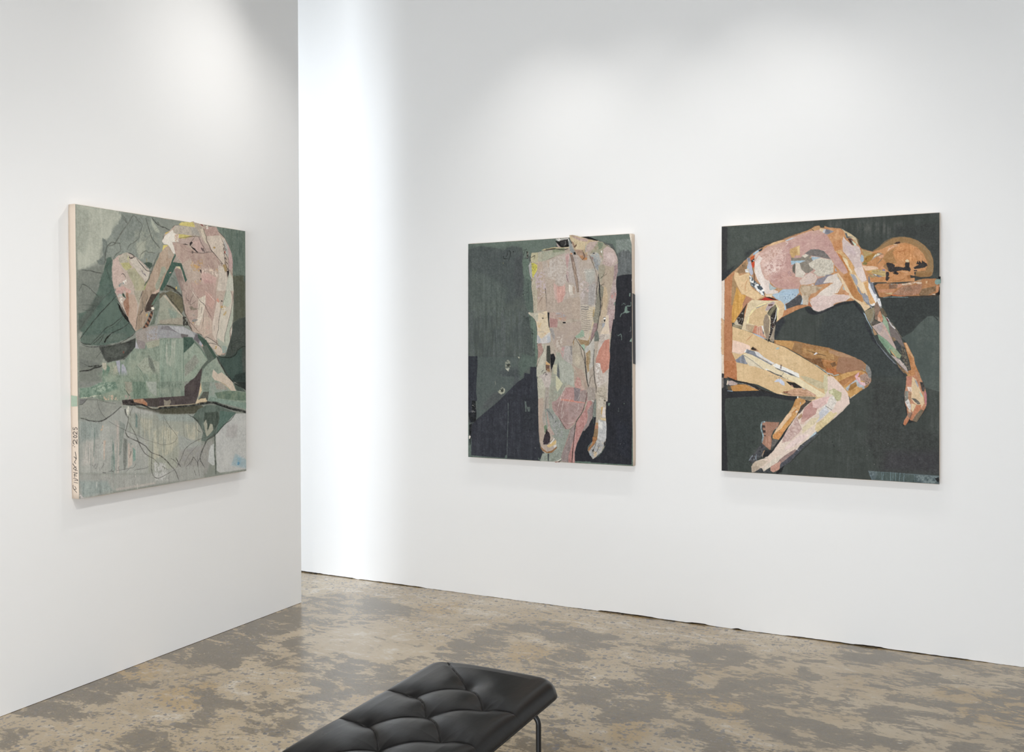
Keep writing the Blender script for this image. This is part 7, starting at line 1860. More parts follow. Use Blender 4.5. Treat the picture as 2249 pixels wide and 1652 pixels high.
def add_tube(bm, pts, r, seg=16, closed=False):
    pts = [Vector(p) for p in pts]; n = len(pts); rings = []; ref = None
    for i, p in enumerate(pts):
        a = pts[(i - 1) % n] if closed or i > 0 else p; b = pts[(i + 1) % n] if closed or i < n - 1 else p
        t = (b - a).normalized()
        if ref is None: ref = t.orthogonal().normalized()
        ref = (ref - t * ref.dot(t)).normalized(); q = t.cross(ref)
        rr = r[i] if isinstance(r, (list, tuple)) else r
        rings.append([bm.verts.new(p + (ref * math.cos(2 * PI * k / seg) + q * math.sin(2 * PI * k / seg)) * rr) for k in range(seg)])
    m = n if closed else n - 1
    for i in range(m):
        A, B = rings[i], rings[(i + 1) % n]
        for k in range(seg): bm.faces.new((A[k], A[(k + 1) % seg], B[(k + 1) % seg], B[k]))
    if not closed:
        bm.faces.new(rings[0][::-1]); bm.faces.new(rings[-1])
def struct(o): o['kind'] = 'structure'; return o

# ---------------------------------------------------------------- materials
def wall_material():
    m, nt, b = new_mat('white_wall_paint')
    b.inputs['Base Color'].default_value = (.865, .862, .855, 1); b.inputs['Roughness'].default_value = .8
    b.inputs['Specular IOR Level'].default_value = .2
    tc = N(nt, 'ShaderNodeTexCoord'); n1 = N(nt, 'ShaderNodeTexNoise'); n1.inputs['Scale'].default_value = 260; n1.inputs['Detail'].default_value = 3
    n2 = N(nt, 'ShaderNodeTexNoise'); n2.inputs['Scale'].default_value = 2.2; n2.inputs['Detail'].default_value = 4
    L(nt, tc.outputs['Object'], n1.inputs['Vector']); L(nt, tc.outputs['Object'], n2.inputs['Vector'])
    b1 = N(nt, 'ShaderNodeBump'); b1.inputs['Strength'].default_value = .10; b1.inputs['Distance'].default_value = .0008
    b2 = N(nt, 'ShaderNodeBump'); b2.inputs['Strength'].default_value = .10; b2.inputs['Distance'].default_value = .008
    L(nt, n1.outputs[0], b1.inputs['Height']); L(nt, n2.outputs[0], b2.inputs['Height'])
    L(nt, b2.outputs[0], b1.inputs['Normal']); L(nt, b1.outputs[0], b.inputs['Normal'])
    return m
def flat_material(name, col, rough=.6, bump=0, scale=200, metal=0, spec=.5):
    m, nt, b = new_mat(name)
    b.inputs['Base Color'].default_value = (*col, 1); b.inputs['Roughness'].default_value = rough; b.inputs['Metallic'].default_value = metal
    b.inputs['Specular IOR Level'].default_value = spec
    tc = N(nt, 'ShaderNodeTexCoord'); n = N(nt, 'ShaderNodeTexNoise'); n.inputs['Scale'].default_value = scale; n.inputs['Detail'].default_value = 4
    L(nt, tc.outputs['Object'], n.inputs['Vector'])
    mx = N(nt, 'ShaderNodeMix', data_type='RGBA'); mx.inputs[6].default_value = (*[c * .9 for c in col], 1); mx.inputs[7].default_value = (*[min(c * 1.08, 1) for c in col], 1)
    L(nt, n.outputs[0], mx.inputs[0]); L(nt, mx.outputs[2], b.inputs['Base Color'])
    if bump:
        bp = N(nt, 'ShaderNodeBump'); bp.inputs['Strength'].default_value = bump; bp.inputs['Distance'].default_value = .001
        L(nt, n.outputs[0], bp.inputs['Height']); L(nt, bp.outputs[0], b.inputs['Normal'])
    return m
def paint_material(name, rough=.62, weave=.25):
    m, nt, b = new_mat(name)
    at = N(nt, 'ShaderNodeAttribute', attribute_name='paint'); L(nt, at.outputs['Color'], b.inputs['Base Color'])
    b.inputs['Roughness'].default_value = rough; b.inputs['Specular IOR Level'].default_value = .14
    tc = N(nt, 'ShaderNodeTexCoord')
    n = N(nt, 'ShaderNodeTexNoise'); n.inputs['Scale'].default_value = 340; n.inputs['Detail'].default_value = 3
    n2 = N(nt, 'ShaderNodeTexNoise'); n2.inputs['Scale'].default_value = 38; n2.inputs['Detail'].default_value = 6; n2.inputs['Distortion'].default_value = 1.2
    L(nt, tc.outputs['Object'], n.inputs['Vector']); L(nt, tc.outputs['Object'], n2.inputs['Vector'])
    a = N(nt, 'ShaderNodeBump'); a.inputs['Strength'].default_value = weave; a.inputs['Distance'].default_value = .0008
    c = N(nt, 'ShaderNodeBump'); c.inputs['Strength'].default_value = .35; c.inputs['Distance'].default_value = .002
    L(nt, n2.outputs[0], c.inputs['Height']); L(nt, n.outputs[0], a.inputs['Height']); L(nt, c.outputs[0], a.inputs['Normal']); L(nt, a.outputs[0], b.inputs['Normal'])
    return m
MAT_WALL = wall_material()
MAT_CEIL = flat_material('ceiling_paint', (.42, .42, .42), .8)
MAT_GAP = flat_material('dark_gap', (.035, .022, .012), .9, .5, 90)
MAT_PAINT = paint_material('painted_canvas')
MAT_COLLAGE = paint_material('glued_paper_collage', .55, .4)
MAT_LINEN = flat_material('primed_canvas_edge', (.72, .60, .49), .8, .5, 500)
MAT_INK = flat_material('black_ink', (.02, .018, .02), .5)
MAT_STEEL = flat_material('black_powder_coated_steel', (.012, .012, .013), .38)
MAT_FRAME = flat_material('grey_aluminium_frame', (.3, .3, .31), .4, metal=.8)
MAT_WOOD = flat_material('raw_stretcher_wood', (.55, .40, .25), .7, .3, 60)

# ---------------------------------------------------------------- room shell
def slab(name, x0, x1, y0, y1, z0, z1, mat):
    bm = bmesh.new(); add_box(bm, x0, x1, y0, y1, z0, z1); return struct(from_bm(name, bm, mat))
XL, XR, YR, ZC = -10.6, 3.2, -3.0, 4.4
def back_wall():
    """plasterboard whose cut lower edge leaves an uneven gap over the slab"""
    rnd = random.Random(11); bm = bmesh.new(); x = XL; low = []; h = .003; target = .003
    while x < XR:
        if rnd.random() < .045: target = rnd.choice([.0006, .0015, .0035, .005, .0075])
        h += (target - h) * .5 + rnd.uniform(-.0007, .0007); low.append((x, max(h, .0004))); x += .012
    low.append((XR, .003))
    f = [bm.verts.new((a, WALL_Y, z)) for a, z in low]; t = [bm.verts.new((a, WALL_Y, ZC)) for a, z in low]
    g = [bm.verts.new((a, WALL_Y + .012, z)) for a, z in low]
    for i in range(len(low) - 1):
        bm.faces.new((f[i], f[i + 1], t[i + 1], t[i])); bm.faces.new((g[i], g[i + 1], f[i + 1], f[i]))
    add_box(bm, XL, XR, WALL_Y + .012, WALL_Y + .12, .02, ZC)
    return struct(from_bm('wall_back', bm, MAT_WALL))
back_wall()
bm = bmesh.new(); add_box(bm, XL, XR, WALL_Y + .013, WALL_Y + .03, 0, .03)
struct(from_bm('gap_shade_strip', bm, MAT_GAP))  # added dark strip behind the wall, shade of the gap put into its colour
def partition():
    bm = bmesh.new(); add_box(bm, PART_X - .14, PART_X, YR, EDGE_Y, .0015, ZC)
    e = [e for e in bm.edges if abs(e.verts[0].co.z - e.verts[1].co.z) > 1 and e.verts[0].co.y > 4]
    bmesh.ops.bevel(bm, geom=e, offset=.002, segments=2, profile=.5, affect='EDGES')
    return struct(from_bm('wall_partition', bm, MAT_WALL))
partition()
slab('wall_right', XR, XR + .12, YR, WALL_Y, 0, ZC, MAT_WALL)
slab('wall_left', XL - .12, XL, YR, WALL_Y, 0, ZC, MAT_WALL)
slab('ceiling', XL, XR, YR, WALL_Y, ZC, ZC + .1, MAT_CEIL)
def front_wall():
    bm = bmesh.new(); holes = [(-9.9, -4.9, .35, 3.0), (-2.6, 1.4, .2, 2.2)]; x = XL
    for a, b_, c, d in holes:
        add_box(bm, x, a, YR - .15, YR, 0, ZC); add_box(bm, a, b_, YR - .15, YR, 0, c); add_box(bm, a, b_, YR - .15, YR, d, ZC); x = b_
    add_box(bm, x, XR, YR - .15, YR, 0, ZC)
    struct(from_bm('wall_front', bm, MAT_WALL))
    for i, (a, b_, c, d) in enumerate(holes):
        bm = bmesh.new(); y0, y1 = YR - .1, YR - .05
        for k in range(4):
            xx = a + (b_ - a) * k / 3; add_box(bm, xx - .03 if k else a, xx + .03 if k < 3 else b_, y0, y1, c, d)
        add_box(bm, a, b_, y0 + .001, y1 - .001, c, c + .05); add_box(bm, a, b_, y0 + .001, y1 - .001, d - .05, d)
        struct(from_bm('window_%d' % (i + 1), bm, MAT_FRAME))
front_wall()

# ---------------------------------------------------------------- floor
def floor():
    x0, x1, y0, y1, st = -4.7, 1.7, 1.55, WALL_Y + .03, .0125
    nx, ny = int((x1 - x0) / st), int((y1 - y0) / st)
    xs = np.linspace(x0, x1, nx); ys = np.linspace(y0, y1, ny)
    gx, gy = np.meshgrid(xs, ys)
    A = np.zeros((ny, nx, 4), np.float32); A[..., 3] = 1; A[..., 0] = .5; A[..., 1] = .5; A[..., 2] = .5
    rng = np.random.default_rng(2)
    wx = (fbm(ny, nx, 12, rng, 4) - .5) * .16; wy = (fbm(ny, nx, 12, rng, 4) - .5) * .16
    frames = {'l': (0, 1240, 2.001), 'r': (1124, 1300, 1.999)}
    for line in FLOOR_STAINS.strip().splitlines():
        line = line.split('#')[0].strip()
        if not line: continue
        head, crd = line.split(':'); h = head.split(); fr = frames[h[0]]; ch = 'dya'.index(h[1]); amt = float(h[2])
        v = [float(t) for t in crd.split()]
        P = np.array([on_z(fr[0] + v[i] / fr[2], fr[1] + v[i + 1] / fr[2])[:2] for i in range(0, len(v), 2)])
        P = spline(P, True, 4)
        bx0, bx1 = np.searchsorted(xs, (P[:, 0].min() - .15, P[:, 0].max() + .15)); by0, by1 = np.searchsorted(ys, (P[:, 1].min() - .15, P[:, 1].max() + .15))
        if bx1 <= bx0 or by1 <= by0: continue
        sl = np.s_[by0:by1, bx0:bx1]; X = gx[sl] + wx[sl] * .35; Y = gy[sl] + wy[sl] * .35
        ins = np.zeros(X.shape, bool); d2 = np.full(X.shape, 9., np.float64); n = len(P)
        for i in range(n):
            ax, ay = P[i]; qx, qy = P[(i + 1) % n]; dx, dy = qx - ax, qy - ay; LL = dx * dx + dy * dy
            if dy: ins ^= ((ay > Y) != (qy > Y)) & (X < dx * (Y - ay) / dy + ax)
            if LL > 1e-12:
                t = np.clip(((X - ax) * dx + (Y - ay) * dy) / LL, 0, 1); d2 = np.minimum(d2, (X - ax - t * dx) ** 2 + (Y - ay - t * dy) ** 2)
        sd = np.where(ins, 1, -1) * np.sqrt(d2)
        w = np.clip(sd / .05 + .5, 0, 1)
        A[sl][..., ch] = A[sl][..., ch] * (1 - w) + (.5 + amt * .5) * w
    co = np.stack([gx, gy, np.zeros_like(gx)], -1).reshape(-1, 3).astype(np.float32)
    idx = np.arange(nx * ny).reshape(ny, nx)
    q = np.stack([idx[:-1, :-1], idx[:-1, 1:], idx[1:, 1:], idx[1:, :-1]], -1).reshape(-1, 4)
    # surrounding slab out to the walls
    ex = [(XL, YR, 0), (XR, YR, 0), (XR, y0, 0), (XL, y0, 0), (XL, y1, 0), (XR, y1, 0), (x0, y0, 0), (x1, y0, 0), (x0, y1, 0), (x1, y1, 0)]
    b = len(co); co = np.vstack([co, np.array(ex, np.float32)])
    q = np.vstack([q, [[b, b + 1, b + 2, b + 3], [b + 3, b + 6, b + 8, b + 4], [b + 7, b + 2, b + 5, b + 9]]])
    col = np.vstack([A.reshape(-1, 4), np.tile([[.5, .5, .5, 1]], (len(ex), 1))]).astype(np.float32)
    me = quad_mesh('floor', co, q); a = me.color_attributes.new('stain', 'FLOAT_COLOR', 'POINT'); a.data.foreach_set('color', col.ravel())
    o = struct(obj('floor', me, floor_material()))
def quad_mesh(name, co, q):
    me = bpy.data.meshes.new(name); me.vertices.add(len(co)); me.vertices.foreach_set('co', np.ascontiguousarray(co, np.float32).ravel())
    me.loops.add(q.size); me.loops.foreach_set('vertex_index', np.ascontiguousarray(q, np.int32).ravel())
    me.polygons.add(len(q)); me.polygons.foreach_set('loop_start', np.arange(0, q.size, 4, dtype=np.int32)); me.polygons.foreach_set('loop_total', np.full(len(q), 4, np.int32))
    me.update(calc_edges=True); return me
def floor_material():
    m, nt, b = new_mat('worn_polished_concrete')
    tc = N(nt, 'ShaderNodeTexCoord'); at = N(nt, 'ShaderNodeAttribute', attribute_name='stain')
    sep = N(nt, 'ShaderNodeSeparateColor'); L(nt, at.outputs['Color'], sep.inputs[0])
    def noise(scale, detail=6, rough=.55, dist=0, vec=None):
        n = N(nt, 'ShaderNodeTexNoise'); n.inputs['Scale'].default_value = scale; n.inputs['Detail'].default_value = detail
        n.inputs['Roughness'].default_value = rough; n.inputs['Distortion'].default_value = dist
        L(nt, vec or tc.outputs['Object'], n.inputs['Vector']); return n.outputs[0]
    def math_(op, a, c, clamp=False):
        n = N(nt, 'ShaderNodeMath', operation=op, use_clamp=clamp)
        for i, v in enumerate((a, c)):
            if isinstance(v, (int, float)): n.inputs[i].default_value = v
            elif v is not None: L(nt, v, n.inputs[i])
        return n.outputs[0]
    def ramp(v, a, c):
        n = N(nt, 'ShaderNodeMapRange', clamp=True); n.inputs[1].default_value = a; n.inputs[2].default_value = c; L(nt, v, n.inputs[0]); return n.outputs[0]
    def mix(f, a, c, mode='MIX'):
        n = N(nt, 'ShaderNodeMix', data_type='RGBA', blend_type=mode)
        for i, v in ((0, f), (6, a), (7, c)):
            if isinstance(v, (int, float)): n.inputs[i].default_value = v
            elif isinstance(v, tuple): n.inputs[i].default_value = (*v, 1)
            else: L(nt, v, n.inputs[i])
        return n.outputs[2]
    mp = N(nt, 'ShaderNodeMapping'); mp.inputs['Rotation'].default_value = (0, 0, .5); mp.inputs['Scale'].default_value = (1, 1.9, 1); L(nt, tc.outputs['Object'], mp.inputs[0])
    mid = noise(5.2, 10, .66, .8, mp.outputs[0]); fine = noise(26, 8, .7, .4, mp.outputs[0]); veryf = noise(150, 5, .7); big = noise(.9, 3)
    s = math_('MULTIPLY', math_('SUBTRACT', sep.outputs[0], .5), .72)                       # traced blotches
    t = math_('ADD', math_('ADD', s, math_('MULTIPLY', math_('SUBTRACT', mid, .5), 2.9)), math_('MULTIPLY', math_('SUBTRACT', fine, .5), 1.5))
    dark = ramp(t, -.06, .14); vdark = ramp(t, .35, .75)
    light = ramp(t, -.35, -.95)
    tone = mix(ramp(noise(1.7, 5), .35, .65), FL['tan'], FL['beige'])
    yel = ramp(math_('ADD', math_('MULTIPLY', math_('SUBTRACT', sep.outputs[1], .5), 1.2), noise(3.1, 7, .6, .5)), .52, .8)
    tone = mix(math_('MULTIPLY', yel, .9), tone, FL['ochre'])
    tone = mix(light, tone, FL['pale'])
    dk = mix(ramp(fine, .35, .65), FL['dark'], FL['dark2'])
    tone = mix(math_('MULTIPLY', dark, .94), tone, dk); tone = mix(math_('MULTIPLY', vdark, .45), tone, FL['vdark'])
    # smears and grain
    tone = mix(math_('MULTIPLY', ramp(noise(60, 6, .75, .8, mp.outputs[0]), .55, .75), .22), tone, FL['pale'])
    tone = mix(.4, tone, mix(veryf, (.32, .32, .32), (.68, .68, .68)), 'OVERLAY')
    # exposed aggregate, only where the slab is ground down
    agg = ramp(math_('ADD', math_('MULTIPLY', math_('SUBTRACT', sep.outputs[2], .5), 1.4), math_('SUBTRACT', noise(1.6, 4), math_('MULTIPLY', dark, .16))), .22, .50)
    def stones(scale, keep, r, seed):
        mpp = N(nt, 'ShaderNodeMapping'); mpp.inputs['Location'].default_value = (seed, seed * 2, 0); L(nt, tc.outputs['Object'], mpp.inputs[0])
        ad = N(nt, 'ShaderNodeVectorMath', operation='ADD'); nn = N(nt, 'ShaderNodeTexNoise'); nn.inputs['Scale'].default_value = 55; L(nt, tc.outputs['Object'], nn.inputs['Vector'])
        sc_ = N(nt, 'ShaderNodeVectorMath', operation='SCALE'); sc_.inputs['Scale'].default_value = .022; L(nt, nn.outputs['Color'], sc_.inputs[0])
        L(nt, mpp.outputs[0], ad.inputs[0]); L(nt, sc_.outputs[0], ad.inputs[1])
        vo = N(nt, 'ShaderNodeTexVoronoi', voronoi_dimensions='2D'); vo.inputs['Scale'].default_value = scale; L(nt, ad.outputs[0], vo.inputs['Vector'])
        sp = N(nt, 'ShaderNodeSeparateColor'); L(nt, vo.outputs['Color'], sp.inputs[0])
        rad = math_('MULTIPLY', sp.outputs[1], r)
        ins = ramp(math_('SUBTRACT', math_('ADD', rad, .08), vo.outputs['Distance']), 0, .04)
        k = N(nt, 'ShaderNodeMath', operation='LESS_THAN'); L(nt, sp.outputs[0], k.inputs[0]); k.inputs[1].default_value = keep
        return math_('MULTIPLY', ins, k.outputs[0]), sp.outputs[2]
    s1, c1 = stones(30, .42, .30, 3.1); s2, c2 = stones(58, .55, .30, 7.7)
    stc = mix(c1, (.04, .043, .052), (.15, .13, .115)); 
    tone = mix(math_('MULTIPLY', math_('MULTIPLY', s1, agg), .85), tone, stc)
    tone = mix(math_('MULTIPLY', math_('MULTIPLY', s2, agg), .75), tone, mix(c2, (.07, .07, .075), (.26, .22, .19)))
    # worn white paint chips
    s3, c3 = stones(13, .10, .30, 1.3); chipmask = math_('MULTIPLY', s3, ramp(math_('ADD', noise(30, 6, .8), math_('MULTIPLY', big, .55)), .90, .97))
    tone = mix(chipmask, tone, (.66, .64, .60))
    L(nt, tone, b.inputs['Base Color'])
    rg = N(nt, 'ShaderNodeMapRange'); rg.inputs[3].default_value = .08; rg.inputs[4].default_value = .34; L(nt, noise(7, 8, .7, .5), rg.inputs[0])
    L(nt, math_('ADD', rg.outputs[0], math_('MULTIPLY', dark, -.03)), b.inputs['Roughness'])
    b.inputs['Specular IOR Level'].default_value = .5
    b.inputs['Coat Weight'].default_value = .35; b.inputs['Coat Roughness'].default_value = .16; b.inputs['Coat IOR'].default_value = 1.5
    bp = N(nt, 'ShaderNodeBump'); bp.inputs['Strength'].default_value = .35; bp.inputs['Distance'].default_value = .0014
    L(nt, math_('ADD', noise(34, 8, .7), math_('MULTIPLY', veryf, .5)), bp.inputs['Height']); L(nt, bp.outputs[0], b.inputs['Normal'])
    return m
floor()

# ---------------------------------------------------------------- paintings
def make_picture(name):
    d = PAINT[name]
    global SAT
    SAT = d['sat']
    p = Picture(d['quad'], d['w'], d['h'], d['nx'], d['ny'], .016, d['frames'], d['seed'], d['base'])
    p.run(ART[name]); p.finish(d.get('grain', 1)); return p
def srgb_lin(c): return np.where(c <= .04045, c / 12.92, ((np.maximum(c, 0) + .055) / 1.055) ** 2.4)
def to_world(name):
    """canvas (u right, v down, w out of the wall) -> world, corners read off the wall plane"""
    d = PAINT[name]; q = d['quad']
    if d['wall'] == 'back': c = [on_y(x, y, WALL_Y - DEPTH) for x, y in q]; n = Vector((0, -1, 0))
    else: c = [on_x(x, y, PART_X + DEPTH) for x, y in q]; n = Vector((1, 0, 0))
    return c, n
def painting(name, label, parts, empty_name='painting'):
    d = PAINT[name]; pic = make_picture(name); c, nrm = to_world(name)
    ctr = (c[0] + c[1] + c[2] + c[3]) / 4; base = (c[2] + c[3]) / 2 - nrm * DEPTH
    root = bpy.data.objects.new(empty_name, None); C.objects.link(root); root.location = base
    root['label'] = label; root['category'] = 'painting'; root.empty_display_size = .1
    NXc, NYc, mx = pic.NX, pic.NY, pic.mx
    u = (np.arange(NXc) - mx) / (d['nx'] - 1); v = (np.arange(NYc) - mx) / (d['ny'] - 1)
    U, V = np.meshgrid(u, v)
    K = [np.array(p - base) for p in c]
    P = ((1 - U) * (1 - V))[..., None] * K[0] + (U * (1 - V))[..., None] * K[1] + (U * V)[..., None] * K[2] + ((1 - U) * V)[..., None] * K[3]
    Z = pic.Z * .0011 + np.clip(pic.N[2], -.3, .3) * .0009
    P = P + Z[..., None] * np.array(nrm)
    col = np.ones((NYc * NXc, 4), np.float32); tint = np.array(d.get('tint', (1, 1, 1)))
    col[:, :3] = srgb_lin(np.clip(pic.C, 0, 1)).reshape(-1, 3) * tint * d.get('gain', 1.0)
    idx = np.arange(NXc * NYc).reshape(NYc, NXc)
    keep = pic.U[:-1, :-1] & pic.U[1:, :-1] & pic.U[:-1, 1:] & pic.U[1:, 1:]
    lab = pic.M[:-1, :-1]
    P = P.reshape(-1, 3)
    flip = nrm.cross(Vector(K[1] - K[0])).dot(Vector(K[0] - K[3])) < 0
    for val, pname, mat in parts:
        sel = keep & (lab == val)
        q = np.stack([idx[:-1, :-1][sel], idx[1:, :-1][sel], idx[1:, 1:][sel], idx[:-1, 1:][sel]], -1)
        used = np.unique(q); remap = np.zeros(NXc * NYc, np.int32); remap[used] = np.arange(len(used))
        me = quad_mesh(pname, P[used], remap[q]); a = me.color_attributes.new('paint', 'FLOAT_COLOR', 'POINT'); a.data.foreach_set('color', col[used].ravel())
        me.polygons.foreach_set('use_smooth', np.ones(len(me.polygons), bool))
        obj(pname, me, mat, root)
    # stretched canvas body: front board just behind the paint, rounded folded edges, wobbling rim
    rnd = random.Random(d['seed']); bm = bmesh.new(); W_, H_ = d['w'], d['h']
    ex = (c[1] - c[0]).normalized(); ez = (c[0] - c[3]).normalized(); rim = []
    def side(a, b_, out, n):
        for i in range(n):
            t = i / n; wob = d.get('rim', .002) * (1 + .5 * math.sin(t * 23 + rnd.random()) * rnd.random())
            rim.append((a.lerp(b_, t) - base, out * wob))
    side(c[0], c[1], ez, 40); side(c[1], c[2], ex, 40); side(c[2], c[3], -ez, 40); side(c[3], c[0], -ex, 40)
    prof = [(-.001, 0), (-.0022, .35), (-.0045, .8), (-.009, 1), (-DEPTH * .6, 1.02), (-DEPTH + .0015, .9)]
    rings = [[bm.verts.new(p + o * k + nrm * w) for p, o in rim] for w, k in prof]; n = len(rim)
    for A, B in zip(rings, rings[1:]):
        for i in range(n): bm.faces.new((A[i], A[(i + 1) % n], B[(i + 1) % n], B[i]))
    bm.faces.new(rings[0]); bm.faces.new(rings[-1][::-1])
    e = from_bm('stretcher_frame', bm, MAT_LINEN, root, True)
    return root, c, nrm, base
def side_pieces(root, base, quadpx, wpos, pieces):
    """thin painted pieces and ink strokes on the narrow side of a canvas; wpos maps (u,v) 0..1 to world"""
    H = homography(quadpx, [(0, 0), (1, 0), (1, 1), (0, 1)])
    def m(x, y):
        q = H @ np.array([x, y, 1.0]); return q[0] / q[2], q[1] / q[2]
    for pname, mat, polys, kind in pieces:
        bm = bmesh.new()
        for P in polys:
            W_ = [wpos(*m(x, y)) - base for x, y in P]
            if kind == 'line':
                W_ = [Vector(t) for t in spline([tuple(w) for w in W_], False, 4)] if len(W_) > 2 else W_
                add_tube(bm, W_, .0011, 6)
            else:
                vs = [bm.verts.new(w) for w in W_]; f = bm.faces.new(vs)
                r_ = bmesh.ops.extrude_face_region(bm, geom=[f]); n = f.normal
                bmesh.ops.translate(bm, vec=kind * .0008, verts=[g for g in r_['geom'] if isinstance(g, bmesh.types.BMVert)])
        from_bm(pname, bm, mat, root)

r1, c1, n1, b1 = painting('seated', 'grey-green collage painting on the left wall, pink seated figure above green reclining one',
    [(0, 'painted_ground', MAT_PAINT), (1, 'pink_figure_collage', MAT_COLLAGE), (2, 'green_figure_collage', MAT_COLLAGE)])
r2, c2, n2, b2 = painting('standing', 'dark green and navy painting of a headless standing nude, in the middle',
    [(0, 'painted_ground', MAT_PAINT), (1, 'figure_collage', MAT_COLLAGE)])
r3, c3, n3, b3 = painting('sleeper', 'dark green painting of a crouching orange and pink nude resting its head',
    [(0, 'painted_ground', MAT_PAINT), (1, 'figure_collage', MAT_COLLAGE)])

# painting on the partition: written edge and the green strip folded round it
MAT_WRAP = flat_material('pale_green_paper', (.36, .44, .34), .7, .3, 120)
def side1(u, v):
    a = c1[0].lerp(c1[3], v); return Vector((PART_X + DEPTH * u, a.y - .0028, a.z))
def fr(f, *v): return [(f[0] + v[i] / f[2], f[1] + v[i + 1] / f[2]) for i in range(0, len(v), 2)]
E_, H_ = (150, 840, 8.26), (130, 760, 4.721)
def glyph(ya, yb, pts, xa=110, xb=170):                    # upright digit turned a quarter to read upwards
    v = []
    for gx, gy in pts: v += [xa + (1 - gy) * (xb - xa), yb - gx * (yb - ya)]
    return fr(E_, *v)
TWO = [(0, .72), (.25, 1), (.75, .95), (.85, .62), (.4, .3), (.02, 0), (.3, .06), (1, 0)]
ink = [glyph(698, 752, [(1, 1), (.25, .98), (.18, .55), (.6, .62), (.95, .35), (.6, 0), (.05, .06)]), glyph(776, 834, TWO),
       glyph(852, 902, [(.5, 1), (.1, .6), (.3, .1), (.75, .1), (.9, .6), (.5, 1)]), glyph(928, 1022, TWO), glyph(1046, 1050, [(0, .9), (1, .9)]),
       fr(E_, 104, 1050, 112, 1052), fr(E_, 128, 1072, 138, 1074), fr(E_, 140, 1170, 152, 1240, 160, 1312), fr(E_, 122, 1268, 156, 1312, 132, 1372, 152, 1402),
       fr(E_, 106, 1405, 122, 1440, 160, 1500, 150, 1520), fr(E_, 140, 1543, 148, 1548), fr(E_, 140, 1596, 132, 1640, 140, 1680),
       fr(H_, 186, 1216, 160, 1236, 196, 1262), fr(H_, 160, 1278, 196, 1288, 166, 1308, 192, 1322), fr(H_, 160, 1346, 182, 1352, 200, 1372, 170, 1368),
       fr(H_, 164, 1392, 198, 1402), fr(H_, 158, 1424, 162, 1466, 192, 1512), fr(H_, 172, 1436, 186, 1470, 170, 1474)]
side_pieces(r1, b1, [(153.7, 449.6), (165.4, 448.5), (173.8, 1096.4), (160.7, 1094.7)], side1,
    [('handwritten_date', MAT_INK, ink[:7], 'line'), ('handwritten_name', MAT_INK, ink[7:], 'line'),
     ('folded_green_strip', MAT_WRAP, [[(159.6, 851), (170.6, 853), (170.9, 876), (159.9, 876.5)]], Vector((0, -1, 0)))])
# middle painting: dark stretch on its right edge
MAT_DARKEDGE = flat_material('dark_painted_edge', (.03, .03, .033), .6, .3, 150)
def side2(u, v):
    a = c2[1].lerp(c2[2], v); return Vector((a.x + .0028, WALL_Y - DEPTH * (1 - u), a.z))
side_pieces(r2, b2, [(1387.2, 513.3), (1391.2, 511.2), (1396.5, 1022), (1390, 1023.9)], side2,
    [('dark_painted_edge', MAT_DARKEDGE, [[(1387.9, 602.4), (1392.0, 602.4), (1393.4, 737.0), (1388.8, 737.0)]], Vector((1, 0, 0)))])

# ---------------------------------------------------------------- daybed
def leather():
    m, nt, b = new_mat('black_leather')
    tc = N(nt, 'ShaderNodeTexCoord'); n = N(nt, 'ShaderNodeTexNoise'); n.inputs['Scale'].default_value = 9; n.inputs['Detail'].default_value = 5
    v = N(nt, 'ShaderNodeTexVoronoi'); v.inputs['Scale'].default_value = 420; n3 = N(nt, 'ShaderNodeTexNoise'); n3.inputs['Scale'].default_value = 26; n3.inputs['Detail'].default_value = 4
    mp = N(nt, 'ShaderNodeMapping'); mp.inputs['Scale'].default_value = (1, .35, 1); L(nt, tc.outputs['Object'], mp.inputs[0])
    L(nt, tc.outputs['Object'], n.inputs['Vector']); L(nt, tc.outputs['Object'], v.inputs['Vector']); L(nt, mp.outputs[0], n3.inputs['Vector'])
    mx = N(nt, 'ShaderNodeMix', data_type='RGBA'); mx.inputs[6].default_value = (.0045, .0040, .0040, 1); mx.inputs[7].default_value = (.010, .009, .009, 1)
    L(nt, n.outputs[0], mx.inputs[0]); L(nt, mx.outputs[2], b.inputs['Base Color']); b.inputs['Specular IOR Level'].default_value = .27
    r = N(nt, 'ShaderNodeMapRange'); r.inputs[3].default_value = .24; r.inputs[4].default_value = .36; L(nt, n.outputs[0], r.inputs[0]); L(nt, r.outputs[0], b.inputs['Roughness'])
    a = N(nt, 'ShaderNodeBump'); a.inputs['Strength'].default_value = .12; a.inputs['Distance'].default_value = .0006; L(nt, v.outputs[0], a.inputs['Height'])
    c = N(nt, 'ShaderNodeBump'); c.inputs['Strength'].default_value = .25; c.inputs['Distance'].default_value = .004; L(nt, n3.outputs[0], c.inputs['Height'])
    L(nt, c.outputs[0], a.inputs['Normal']); L(nt, a.outputs[0], b.inputs['Normal'])
    return m
